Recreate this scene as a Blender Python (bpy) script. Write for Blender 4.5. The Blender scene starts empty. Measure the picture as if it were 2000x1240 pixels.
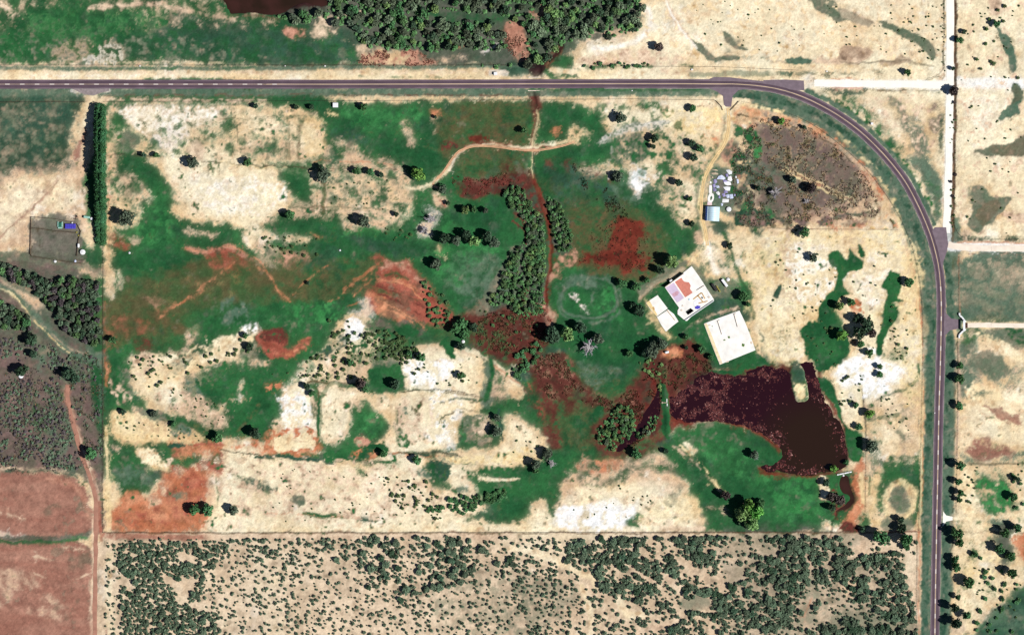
import bpy, bmesh, math, random
import numpy as np
from mathutils import Vector, Matrix

# ------------------------------------------------------------------ camera, sky, sun, exposure
SC = bpy.context.scene
COL = SC.collection
cam_d = bpy.data.cameras.new('camera'); cam = bpy.data.objects.new('camera', cam_d); COL.objects.link(cam)
cam.location = (0, 0, 3000); cam.rotation_euler = (0, 0, 0)
cam_d.sensor_width = 36; cam_d.lens = 108; cam_d.clip_start = 10; cam_d.clip_end = 60000
SC.camera = cam

SUN_EL = math.radians(47)
SH = Vector((-0.94, 0.34)).normalized()          # direction in which shadows fall
w = bpy.data.worlds.new('World'); SC.world = w; w.use_nodes = True
wn = w.node_tree.nodes; wl = w.node_tree.links
sky = wn.new('ShaderNodeTexSky'); sky.sky_type = 'NISHITA'; sky.sun_disc = False
sky.sun_elevation = SUN_EL; sky.air_density = 0.6; sky.dust_density = 0.2; sky.altitude = 600
sky.sun_rotation = math.atan2(-SH.x, -SH.y)
wl.new(sky.outputs['Color'], wn['Background'].inputs['Color'])
wn['Background'].inputs['Strength'].default_value = 0.05
sd = bpy.data.lights.new('sun', 'SUN'); sun = bpy.data.objects.new('sun', sd); COL.objects.link(sun)
sd.energy = 5.0; sd.angle = math.radians(0.5); sd.color = (1.0, 0.96, 0.90)
d = Vector((SH.x * math.cos(SUN_EL), SH.y * math.cos(SUN_EL), -math.sin(SUN_EL)))
sun.rotation_euler = d.to_track_quat('-Z', 'Y').to_euler(); sun.location = (0, 0, 500)
SC.view_settings.view_transform = 'Standard'; SC.view_settings.look = 'None'
SC.view_settings.gamma = 1; SC.view_settings.use_curve_mapping = False
SC.view_settings.exposure = 0.46
SC.cycles.max_bounces = 4; SC.cycles.use_denoising = False

rng = np.random.default_rng(7); random.seed(7)
# one map unit = half a metre; map x runs east, map y runs south from the north-west corner
def wx(px): return (px - 1000.0) * 0.5
def wy(py): return (620.0 - py) * 0.5
def W(px, py, z=0.0): return (wx(px), wy(py), z)
def lin(c):
    c = np.asarray(c, float) / 255.0
    return np.where(c <= 0.04045, c / 12.92, ((c + 0.055) / 1.055) ** 2.4)
KLIT = np.array([1.61, 1.58, 1.56])               # sunlit level ground: picture value per unit albedo
def alb(c, k=1.0): return np.clip(lin(c) / KLIT * k, 0.001, 0.9)

# ------------------------------------------------------------------ map grid, noise
M, ST = 100, 2
X0, Y0 = -M, -M
GX = np.arange(X0, 2000 + M + 1, ST, dtype=float); GY = np.arange(Y0, 1240 + M + 1, ST, dtype=float)
NX, NY = len(GX), len(GY)
XX, YY = np.meshgrid(GX, GY)
def _up(a, n, m):                                 # smooth upsampling of a small random grid
    y = np.linspace(0, a.shape[0] - 1.001, n); x = np.linspace(0, a.shape[1] - 1.001, m)
    yi = y.astype(int); xi = x.astype(int); fy = y - yi; fx = x - xi
    fy = fy * fy * (3 - 2 * fy); fx = fx * fx * (3 - 2 * fx)
    r0 = a[yi]; r1 = a[yi + 1]
    r = r0 + (r1 - r0) * fy[:, None]
    return r[:, xi] + (r[:, xi + 1] - r[:, xi]) * fx[None, :]
def noise(sx, sy=None, octs=4, gain=0.55, seed=0):
    sy = sy or sx; g = np.random.default_rng(1000 + seed); out = np.zeros((NY, NX)); amp = 1; tot = 0
    for o in range(octs):
        nx = max(2, int((GX[-1] - GX[0]) / sx) + 2); ny = max(2, int((GY[-1] - GY[0]) / sy) + 2)
        if nx > NX * 1.3: break
        out += amp * _up(g.standard_normal((ny, nx)), NY, NX); tot += amp * amp; amp *= gain; sx /= 2; sy /= 2
    return out / math.sqrt(tot)
def sm(t): t = np.clip(t, 0, 1); return t * t * (3 - 2 * t)
N_BIG = noise(140, seed=1); N_MID = noise(44, seed=2); N_SM = noise(16, octs=3, seed=3); N_FINE = noise(6, octs=2, gain=.8, seed=4)
N_W = noise(22, octs=4, gain=.7, seed=5); N_W2 = noise(18, octs=4, gain=.7, seed=15); N_S2 = noise(9, octs=2, gain=.7, seed=21); N_S3 = noise(12, octs=3, gain=.75, seed=22)
N_HOR = noise(90, 9, seed=6, octs=3); N_VER = noise(9, 90, seed=8, octs=3); N_PX = np.random.default_rng(5).standard_normal((NY, NX))
N_DIAG = noise(30, 12, seed=9)

def catmull(p, closed=True, n=6):
    p = np.asarray(p, float); m = len(p)
    if m < 3: return p
    out = []
    for i in range(m if closed else m - 1):
        if closed: a, b, c, e = p[i - 1], p[i], p[(i + 1) % m], p[(i + 2) % m]
        else: a, b, c, e = p[max(i - 1, 0)], p[i], p[i + 1], p[min(i + 2, m - 1)]
        for k in range(n):
            t = k / n
            out.append(0.5 * ((2 * b) + (c - a) * t + (2 * a - 5 * b + 4 * c - e) * t * t + (3 * b - a - 3 * c + e) * t ** 3))
    if not closed: out.append(p[-1])
    return np.array(out)
def _win(p, pad):
    x0 = max(0, int((p[:, 0].min() - pad - X0) // ST)); x1 = min(NX, int((p[:, 0].max() + pad - X0) // ST) + 2)
    y0 = max(0, int((p[:, 1].min() - pad - Y0) // ST)); y1 = min(NY, int((p[:, 1].max() + pad - Y0) // ST) + 2)
    return (slice(y0, y1), slice(x0, x1)) if x1 > x0 and y1 > y0 else None
def _dist(p, X, Y, closed):
    D = np.full(X.shape, 1e9, np.float32); ins = np.zeros(X.shape, bool); m = len(p)
    X = X.astype(np.float32); Y = Y.astype(np.float32)
    for i in range(m if closed else m - 1):
        ax, ay = p[i]; bx, by = p[(i + 1) % m]; dx, dy = bx - ax, by - ay; L = dx * dx + dy * dy + 1e-9
        t = np.clip(((X - ax) * dx + (Y - ay) * dy) / L, 0, 1)
        D = np.minimum(D, (X - ax - t * dx) ** 2 + (Y - ay - t * dy) ** 2)
        if closed and ay != by:
            c = (ay > Y) != (by > Y)
            ins ^= c & (X < (bx - ax) * (Y - ay) / (by - ay) + ax)
    return np.sqrt(D), ins
def mask_poly(p, soft=3.0, warp=5.0, smooth=True):
    p = catmull(p, True, 4) if smooth else np.asarray(p, float)
    s = _win(p, soft + warp * 2.5 + 4)
    if s is None: return None, None
    X = XX[s] + N_W[s] * warp; Y = YY[s] + N_W2[s] * warp
    D, ins = _dist(p, X, Y, True)
    return s, sm(np.where(ins, D, -D) / (2 * soft) + 0.5)
def mask_line(p, width, soft=2.0, warp=2.0, smooth=True):
    p = catmull(p, False, 5) if smooth else np.asarray(p, float)
    s = _win(p, soft + width + warp * 2.5 + 4)
    if s is None: return None, None
    X = XX[s] + N_W[s] * warp; Y = YY[s] + N_W2[s] * warp
    D, _ = _dist(p, X, Y, False)
    return s, sm((width / 2 - D) / (2 * soft) + 0.5)
def pts(t, sc=1.0, ox=0.0, oy=0.0):
    return [(float(a.split(',')[0]) * sc + ox, float(a.split(',')[1]) * sc + oy) for a in t.split()]

# ------------------------------------------------------------------ ground covers: what each kind of soil and turf looks like
def mix3(a, b, c, n1, n2):
    a, b, c = (alb(v) for v in (a, b, c))
    t = sm(n1 * 0.42 + 0.5)[..., None]; u = sm(n2 * 0.5 - 0.05)[..., None]
    return a + (b - a) * t + (c - (a + (b - a) * t)) * u
COVER = {
 'S': mix3((243, 220, 176), (252, 240, 208), (212, 176, 134), N_MID, N_S2),      # cream sand
 'Y': mix3((242, 216, 164), (250, 232, 186), (206, 170, 116), N_MID, N_S2),      # yellow sand
 'T': mix3((216, 184, 156), (236, 210, 182), (164, 136, 114), N_SM, N_S2),       # pinkish tan
 'W': mix3((250, 238, 216), (255, 248, 236), (226, 206, 184), N_MID, N_S2),      # pale sand
 'Z': mix3((253, 252, 250), (255, 255, 255), (244, 232, 218), N_MID, N_S2),      # white salt crust
 'J': mix3((104, 76, 56), (126, 94, 70), (80, 66, 48), N_SM, N_FINE),            # brown ditch side
 'Q': mix3((212, 188, 160), (230, 206, 178), (160, 142, 118), N_SM, N_S2),       # scrub floor
 'G': mix3((30, 84, 48), (46, 104, 58), (70, 100, 72), N_MID, N_S2),             # green turf
 'D': mix3((42, 76, 56), (54, 90, 72), (84, 98, 82), N_MID, N_S2),               # dark turf
 'B': mix3((52, 124, 66), (68, 136, 78), (42, 100, 58), N_SM, N_S2),              # bright turf
 'V': mix3((98, 120, 100), (78, 106, 86), (134, 136, 118), N_SM, N_S2),            # mown verge
 'H': mix3((124, 126, 106), (98, 112, 90), (156, 140, 118), N_SM, N_S2),          # dry grey grass
 'O': mix3((74, 90, 54), (104, 84, 58), (50, 94, 56), N_SM, N_S3),                # olive over red soil
 'R': mix3((156, 80, 64), (178, 102, 84), (126, 62, 48), N_SM, N_DIAG),           # red mud
 'E': mix3((198, 120, 84), (218, 150, 114), (156, 100, 66), N_SM, N_S2),          # orange soil
 'M': mix3((88, 44, 38), (114, 58, 50), (60, 62, 44), N_S3, N_S2),
 'I': mix3((108, 36, 30), (130, 54, 42), (86, 34, 26), N_SM, N_S3),               # deep red marsh               # maroon wetland
 'K': mix3((42, 20, 26), (62, 30, 32), (28, 18, 22), N_SM, N_MID),               # dark mud
 'N': mix3((158, 108, 92), (174, 128, 110), (132, 90, 78), N_HOR, N_S2),         # ploughed brown
 'U': mix3((118, 98, 94), (98, 98, 80), (146, 114, 106), N_SM, N_S2),            # mauve brush floor
 'F': mix3((74, 92, 72), (98, 98, 88), (54, 76, 58), N_SM, N_S2),                # woodland floor
 'P': mix3((186, 130, 108), (208, 156, 132), (142, 90, 74), N_S3, N_S2),         # reeds, salmon pink
 'A': mix3((102, 108, 92), (122, 114, 104), (88, 90, 76), N_SM, N_HOR),            # trampled pen
 'X': mix3((62, 66, 46), (84, 72, 52), (44, 60, 40), N_SM, N_FINE),              # dark olive-brown strip
 'L': mix3((222, 218, 212), (240, 228, 214), (190, 172, 160), N_S3, N_FINE),     # pale rubble
}
C = COVER['S'].copy()
TEXTS = []
def paint(text, strokes=False, mul=1.0):
    if not strokes: TEXTS.append(text)
    sc, ox, oy = 1.0, 0.0, 0.0
    for ln in text.strip().splitlines():
        ln = ln.strip()
        if not ln or ln[0] == ';': continue
        if ln[0] == '@':
            a = [float(v) for v in ln[1:].split(',')]; sc = 0.25 if len(a) == 2 else a[2]; ox, oy = a[0], a[1]; continue
        head, body = ln.split('|'); h = head.split(); code = h[0]
        width, soft, warp, gap, op = None, 3.6, 3.4, 0.0, 1.0; raw = False
        for k in h[1:]:
            if k[0] == 'w': width = float(k[1:])
            elif k[0] == 's': soft = float(k[1:])
            elif k[0] == 'j': warp = float(k[1:])
            elif k[0] == 'g': gap = float(k[1:])
            elif k[0] == 'o': op = float(k[1:])
            elif k[0] == 'r': raw = True
        if strokes and not width and code not in 'HQ': continue
        op *= mul
        p = pts(body, sc, ox, oy)
        s, a = (mask_line(p, width, soft if 's' in head.split(' ', 1)[-1] and any(q[0] == 's' for q in h[1:]) else 1.2, min(warp, 1.6), not raw) if width else mask_poly(p, soft, warp, not raw))
        if s is None: continue
        if not width: a = sm((a - .5) * 1.15 + .5 + (N_S2[s] * .16 + N_FINE[s] * .10) * np.clip(4 * a * (1 - a) + .25 * a, 0, 1))
        if gap: a = a * sm(N_S3[s] * .62 + N_FINE[s] * .16 + .92 - gap * 1.7)
        a = (a * op)[..., None]
        C[s] = C[s] * (1 - a) + COVER[code][s] * a

def blur(A, px):
    """three box passes, px in map units"""
    r = max(1, int(px / ST / 1.7)); B = A.copy()
    for _ in range(3):
        for ax in (0, 1):
            pad = [(0, 0)] * B.ndim; pad[ax] = (r + 1, r); P_ = np.cumsum(np.pad(B, pad, mode='edge'), axis=ax)
            n_ = B.shape[ax]; hi = np.take(P_, np.arange(2 * r + 1, 2 * r + 1 + n_), axis=ax); lo = np.take(P_, np.arange(0, n_), axis=ax); B = (hi - lo) / (2 * r + 1)
    return B
def weather():
    """turf thins into soil: covers creep into each other, and open sand bleaches away from its grassy rim"""
    global C
    jx = np.clip(np.arange(NX)[None, :] + (N_S2 * 2.4 + N_PX * .7 + N_S3 * 1.2), 0, NX - 1).astype(int); jy = np.clip(np.arange(NY)[:, None] + (np.roll(N_S2, 131, 1) * 2.2 + np.roll(N_PX, 57, 0) * .7 + np.roll(N_S3, 77, 1) * 1.2), 0, NY - 1).astype(int)
    J = C[jy, jx]; B1 = blur(C, 5); B2 = blur(C, 14); u = sm(N_SM * .35 + .5)[..., None]
    C = J * .38 + B1 * .27 + B2 * .11 + C * .24
    lum = C.mean(2); far = blur(lum, 26); sandy = sm((lum - .22) / .16) * sm((C[..., 0] - C[..., 1] * .98) * 30 + .4)
    t = sm((far - .25) / .17 + N_SM * .18 + N_S3 * .10)
    rim = alb((218, 172, 122)); core = alb((254, 243, 212)); tone = rim + (core - rim) * t[..., None]
    k_ = (sandy * .42)[..., None]; C = C * (1 - k_) + tone * k_
    pink = sm(N_MID * .5 + N_S3 * .3 - .35)[..., None] * (sandy * .45)[..., None]; C = C * (1 - pink) + alb((224, 190, 168)) * pink
    sandy = sm((C.mean(2) - .20) / .14)
    peach = sm(N_SM * .5 + N_S3 * .35 + N_DIAG * .25 - .15) * sandy * .55
    C = C * (1 - peach[..., None]) + (alb((222, 176, 132)) * .6 + alb((206, 178, 150)) * .4) * peach[..., None]
    bleach = sm(np.roll(N_SM, 211, 1) * .6 + N_MID * .5 - .75) * sandy * .6
    C = C * (1 - bleach[..., None]) + alb((255, 248, 232)) * bleach[..., None]
    tuft = sm((N_S3 * .55 + N_FINE * .45 + N_SM * .45 - .88) * 1.6) * sandy * .72
    C = C * (1 - tuft[..., None]) + (COVER['V'] * .5 + COVER['O'] * .5) * tuft[..., None]
    straw = sm((np.roll(N_S3, 300, 1) * .5 + N_MID * .5 + N_S2 * .3 - .85) * 1.6) * (1 - sandy) * .46
    C = C * (1 - straw[..., None]) + COVER['H'] * straw[..., None]
    dark_turf = sm(np.roll(N_MID, 400, 1) * .6 + np.roll(N_SM, 90, 0) * .4 - .5) * (1 - sandy) * .5  # random darker patches of turf
    C = C * (1 - dark_turf[..., None]) + COVER['D'] * dark_turf[..., None]
    grit = 1 + .05 * np.roll(N_S2, 200, 0) + .05 * np.roll(N_FINE, 100, 1); C = C * grit[..., None]
    for t_ in list(TEXTS): paint(t_, True, .55)
# ------------------------------------------------------------------ where each ground cover lies
paint('''
; wide areas, map units
G s4|-100,-100 700,-100 712,40 706,100 700,130 500,127 0,128 -100,128
F s6 j8|540,-100 1260,-100 1255,50 1150,80 1080,128 985,135 860,128 760,95 700,95 640,60 560,30
D|0,176 196,176 170,215 140,268 120,330 50,340 -100,380 -100,176
T|-100,350 30,330 90,322 165,310 180,430 200,500 200,520 60,480 -100,490
A s3|60,424 150,428 200,470 205,545 120,528 -100,500 -100,490 50,490
U s6|-100,520 80,520 200,560 202,1000 190,1000 160,930 60,915 -100,915
F s8 g.2|60,500 200,560 203,700 100,640 40,560
N s2|-100,922 120,925 160,945 178,990 180,1045 -100,1052
N s2|-100,1064 178,1064 186,1100 192,1360 -100,1360
Q s4 r|203,1042 1795,1042 1795,1360 203,1360
G s4|206,198 700,198 1130,198 1180,235 1230,330 1360,420 1380,520 1440,600 1480,720 1320,720 1300,880 1240,1000 1000,1020 860,900 620,880 430,860 205,930
S s4 g.05|225,205 520,208 605,222 628,250 634,300 560,330 556,420 470,440 400,430 340,400 325,345 270,300 230,270
S s5 g.25|560,330 640,300 700,310 790,330 800,380 795,430 700,440 620,420 560,420
''')
paint('''
; ---- north-west field
@0,0
T w7 g.3|0,20 60,90 180,170
T w9 g.2|700,70 900,45 1250,30
D s8 g.15|900,320 1000,260 1400,100 2000,170 2800,260 2800,500 1100,480
B s12 g.3|150,120 700,100 1250,80 1250,240 700,260 300,260
T g.35|440,400 620,310 880,330 950,480 450,500
T s2 g.5|1430,400 1500,360 1660,440 1500,490
T w3 g.1|400,490 900,490 1300,488 1650,500
T w7 g.1|1300,60 1500,90 1700,130 1900,160
V w7|-400,535 2000,535 4100,520
G w5 g.3|600,540 2000,530
T w3 g.1|-400,512 1100,512
S w13 s1.5|-400,585 2000,583 3950,585
T w5 g.3|-400,570 3950,568
G w4 g.5|2800,600 3200,605 3900,605
W w4 g.4|0,596 1100,590
; ---- south side of the highway
V w17 s1.5|-400,715 2000,715 5600,720
D w6 g.3|-400,770 660,770
X w1.5|0,800 680,798
M w4 g.25 o.6|800,745 2000,742 4000,745
T w5 g.3|800,770 2000,800 1400,785
D w3 g.2|900,825 2000,820
L w8 s1|560,705 850,705
L s1.5|560,700 860,705 740,745 640,730
S s2|650,745 740,740 750,790 690,900 640,1000 560,1120 520,1100 560,1000 620,880 660,800
N s2|640,1010 670,1030 620,1240 570,1240
H g.4 s5|0,830 200,830 500,900 500,1100 200,1240 0,1240
G g.45|250,950 420,930 520,1100 540,1240 300,1240
; ---- pasture, north-west corner
W s8 g.2|950,830 1700,840 1900,900 1500,1000 1350,1150 1200,1100 1050,920
T g.4|1300,900 1950,900 1900,1000 1400,1020
G|900,880 970,890 1000,960 940,1040 870,1080 840,1000
H s4|950,1040 1060,1050 1080,1130 980,1190 930,1120
G|1190,1080 1250,1090 1250,1140 1180,1140
G g.2|1380,970 1520,960 1530,990 1420,1010
G|1600,990 1650,920 1700,860 1700,960 1660,1020 1700,1050
G|1730,960 1800,940 1850,1000 1760,1020
G g.3|1860,985 2000,970 2200,1000 2000,1020
G|1930,1140 2010,1150 2010,1230 1950,1210
Q s2|1480,1130 1580,1110 1600,1180 1560,1240 1480,1210
O s3|1500,1090 1580,1095 1560,1130 1490,1130
G g.2|830,1190 1100,1200 1250,1240 900,1280
X w3 g.2|900,1200 1240,1230 1500,1240 2100,1300 3100,1330
E w4 g.45 o.6|840,930 850,1240 850,2000
G w3|820,830 826,1900
@500,0
T g.35 s3|-50,880 420,870 500,960 540,1040 560,1120 680,1060 800,1240 -50,1240
E g.4|380,960 480,950 520,1100 360,1100
O w3 g.2|0,915 300,910 340,930
O w6 g.3|240,920 240,1240
O w6 g.3|340,930 330,1240
G|0,1090 60,1080 110,1160 100,1230 10,1180
G|200,1160 270,1180 300,1240 210,1240
Y w4 g.2|560,880 640,905
B s6 g.3|650,850 1000,830 1300,860 1150,1000 800,1000
D s8 g.2|520,960 800,1020 1000,1200 760,1100 600,1060
T s4 g.25|1150,940 1220,1000 1240,1120 1200,1140 1160,1040
E|1360,850 1450,860 1450,900 1390,910
T g.4|1380,920 1440,920 1410,1080
M s5 g.25|1540,950 1700,900 2000,880 2050,1100 1850,1160 1560,1140
K s3 g.1 o.7|1660,1090 1740,1060 1830,1090 1830,1115 1680,1115
M s4 g.1|1440,1110 1540,1090 1560,1130 1460,1160
D g.2 s5|1560,1140 2000,1150 2200,1240 1620,1240
R w6|1540,1240 1580,1190 1650,1145 1800,1125 2000,1145 2200,1175
S w3|1545,1240 1585,1190 1655,1145 1800,1127 2000,1147 2200,1172
; riverside wood floor
P s3 g.35|840,420 960,380 1050,440 1130,390 1230,400 1360,470 1390,500 1050,505 870,495
Q s4 g.2|480,180 600,150 620,230 560,300 430,290
P s3 g.1|200,220 380,240 370,280 240,280
Q s3 g.25|760,390 850,340 940,360 860,420
G s4 g.2|1300,110 1500,90 1900,110 2000,160 1700,190 1450,160
L w4|1760,415 1830,390 1900,345
E s2|1510,330 1590,300 1590,350
T s3 g.2|1400,440 1560,440 1700,430 1600,470 1420,480
P s3|1940,190 2050,180 2100,330 2060,420 1990,350
K s2|-240,-40 600,-40 560,40 300,60 120,110 -60,110 -60,30 -250,20
L w12 s1|1840,580 1900,575 1950,575
@1000,0
P s3 g.25|-40,200 80,200 130,320 150,480 60,490 0,360
P s2 g.4|160,80 230,20 270,90 260,140 180,180
D s3|50,480 160,480 160,590 -60,600 -60,500
G s3|250,470 500,450 540,610 250,610
S s3|500,470 620,360 860,320 1020,240 1060,100 1000,0 1300,0 1200,100 1250,240 1400,380 1560,470 1500,560 800,560 560,600 500,560
T s4 g.15|560,470 700,380 900,400 1100,380 1300,420 1340,520 1140,540 1100,500 600,510
R g.4 s3|600,470 800,440 1100,480 900,500 640,500
W s3|1160,180 1200,160 1230,220 1170,270
S w14 s2|1040,60 1070,200 1000,300 850,370 640,380
R w1.6 g.1 o.7|1160,60 1240,120 1290,200 1400,320 1440,450
W w5|1210,0 1300,200 1380,320 1420,420
G w8 g.2|580,525 820,520 1100,530
G w7 g.2|1310,515 1420,520
S w9 s2|310,545 560,570 1000,580
S w13 s2|600,605 1000,570 1400,575 2000,570
S w14 s2|540,590 1000,595 1400,600 2000,590
T g.2 w10|1100,560 1600,570
V w10 s2|1400,590 2000,570
H s3|1400,340 1480,360 1600,440 1750,430 1760,470 1560,470 1460,420
H s3 g.1|1640,260 1690,270 1840,370 1800,390 1680,330
V w4 g.2|1600,455 2000,450
K s1.5|160,500 230,480 250,520 230,600 150,600
K w10|220,560 260,500 330,440 370,360
G w6|130,700 600,700 1500,700
''')
paint('''
@1000,0
; centre north
O s6 g.1|-200,830 120,820 150,900 40,1000 -100,1080 -200,1050
M s2|120,720 210,720 220,860 150,870 130,790
K s1.5|150,850 210,850 180,885
M w9 o.8|185,880 190,950 165,1080 150,1150
Y w3|195,885 200,950 180,1050 165,1150
S w5|0,1145 160,1150 300,1135 460,1100 520,1090
R w3|0,1160 160,1165 300,1150
S s2 g.1|440,1040 500,990 590,1010 620,1060 540,1080 520,1120 460,1110
E s2|300,1010 340,1000 360,1040 310,1050
S s5 g.1|470,800 700,770 1000,760 1100,800 1640,760 1650,820 1650,980 1300,1000 1350,950 1100,960 1000,980 860,900 760,850 600,840
Y s6 g.3|1200,840 1650,830 1640,1000 1560,1100 1400,1080 1240,960
G s3|980,790 1060,780 1200,840 1180,855 1040,840
L s3 g.15|640,1080 760,1080 800,1000 1000,970 1150,980 1300,950 1260,1000 1000,1020 900,1060 760,1110 680,1110
H s5 g.2|790,1150 880,1060 1000,1060 1060,1160 1040,1240 800,1240
G g.3|1100,1020 1400,1040 1440,1100 1280,1160 1120,1120
T g.3 s4|1160,1040 1300,1060 1500,1130 1560,1200 1600,1240 1180,1240
G g.4|1400,1140 1600,1160 1620,1240 1300,1240
X w1.8|1590,790 1645,870 1700,870 1765,800
S s2 r|1650,870 1715,870 1715,940 1740,1060 1700,1130 1650,1140 1660,1000 1640,950
S w5|1685,830 1690,950 1680,1080 1620,1200 1580,1240
U s4|1660,1110 1740,1100 1780,1180 1700,1240 1640,1200
E s6 g.1|1760,830 2000,850 2300,900 2500,1000 2700,1150 2100,1150 1760,1000
U s3 g.2|1810,860 2000,900 1980,950 1850,920
G s3 g.1|1740,1000 1790,1010 1780,1060
G s3|1820,1050 1920,1030 1960,1130 1900,1120
B s2|1870,1160 1930,1120 1980,1150 1980,1220 1900,1230
; north-east sands
@1500,0
H s3|340,0 500,0 540,60 680,100 800,170 830,190 740,190 640,180 540,110 400,70
N s3 g.15 o.8|560,90 700,90 800,160 820,190 640,180
H s3|860,180 1000,200 1120,260 1220,300 1300,380 1310,480 1270,420 1180,340 1060,290 900,220
T g.4 s3|900,20 1040,20 1060,60 900,70
H s2|130,480 200,440 320,460 330,490 200,495
Q s2|340,480 430,440 560,440 560,390 640,370 800,400 780,450 660,490 520,490
N s2 g.15|560,400 660,370 810,400 740,430 600,450
Q s2|860,500 900,480 1000,440 1040,430 1110,480 980,520 900,520
Q s2 g.1|910,410 980,420 960,440
X w2 o.6|0,470 120,490 560,490 860,490 1100,490 1300,520
N s2 g.2|190,300 240,270 340,290 230,300
N s2 g.2|400,280 430,290 420,300
N s2 g.2|470,350 520,360 500,390
N s2 g.3|100,120 160,200 150,240
V w7 g.1|0,575 160,580
D w8 g.1|170,580 300,575 470,590
D w5 g.2|480,575 720,575
D w7 g.3|820,550 930,570
L s2|280,600 400,620 480,650 440,690 280,690
Z w16 s1|420,655 900,660 1380,660
E w4 g.2|500,615 700,615
E w4|500,680 740,685
D s2|370,710 500,700 780,700 740,740 600,740
X w3 g.1|780,705 1330,712
Z w15 s.8 r|1424,-400 1420,640 1412,1200 1402,1900
Z s2|1360,640 1400,600 1450,660 1420,720 1360,690
X w1.6 g.1|1370,-100 1380,560 1330,600 1240,620
J w5.5 s1|1463,-200 1462,600 1450,1200 1442,1900
X w2 g.3|1474,-200 1472,640 1460,1200 1452,1860
X w2 g.35|1470,-200 1470,600 1455,1100 1450,1800
G s4 g.1|560,760 700,760 900,950 1000,1100 1100,1240 980,1240 860,1060 700,900
H s3 g.1|920,760 1000,770 1100,900 1220,1050 1300,1240 1180,1240 1100,1100 1000,880
T s6 g.3|640,780 900,780 1000,1000 1100,1160 1200,1240 1100,1240 940,1020 760,840
V s4 g.1|1130,900 1220,1000 1280,1240 1200,1240 1120,960
U s3 g.1|1260,850 1330,760 1340,900 1300,1100 1260,1000
D g.2 w8|1330,720 1350,900 1350,1240
D s3 g.1|1240,710 1340,710 1340,760 1260,740
Q s3|1720,-10 1820,-10 1810,110 1770,130 1720,60
V s3|1780,190 1820,240 1880,310 1930,400 1940,540 1910,560 1870,430 1820,330
Z w20 s3|1500,640 1700,650 2400,655
V s3|1900,665 1970,665 1980,800 1950,880 1850,930 1800,920 1900,830
Q s3 g.1|1700,920 1800,880 1900,860 1880,930
Q s3|1610,1190 1740,1140 1900,1110 2100,1020 2100,1210 1800,1225 1680,1210
W s14 g.2|1480,600 1850,560 1860,900 1640,1000 1480,800
''')
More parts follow.
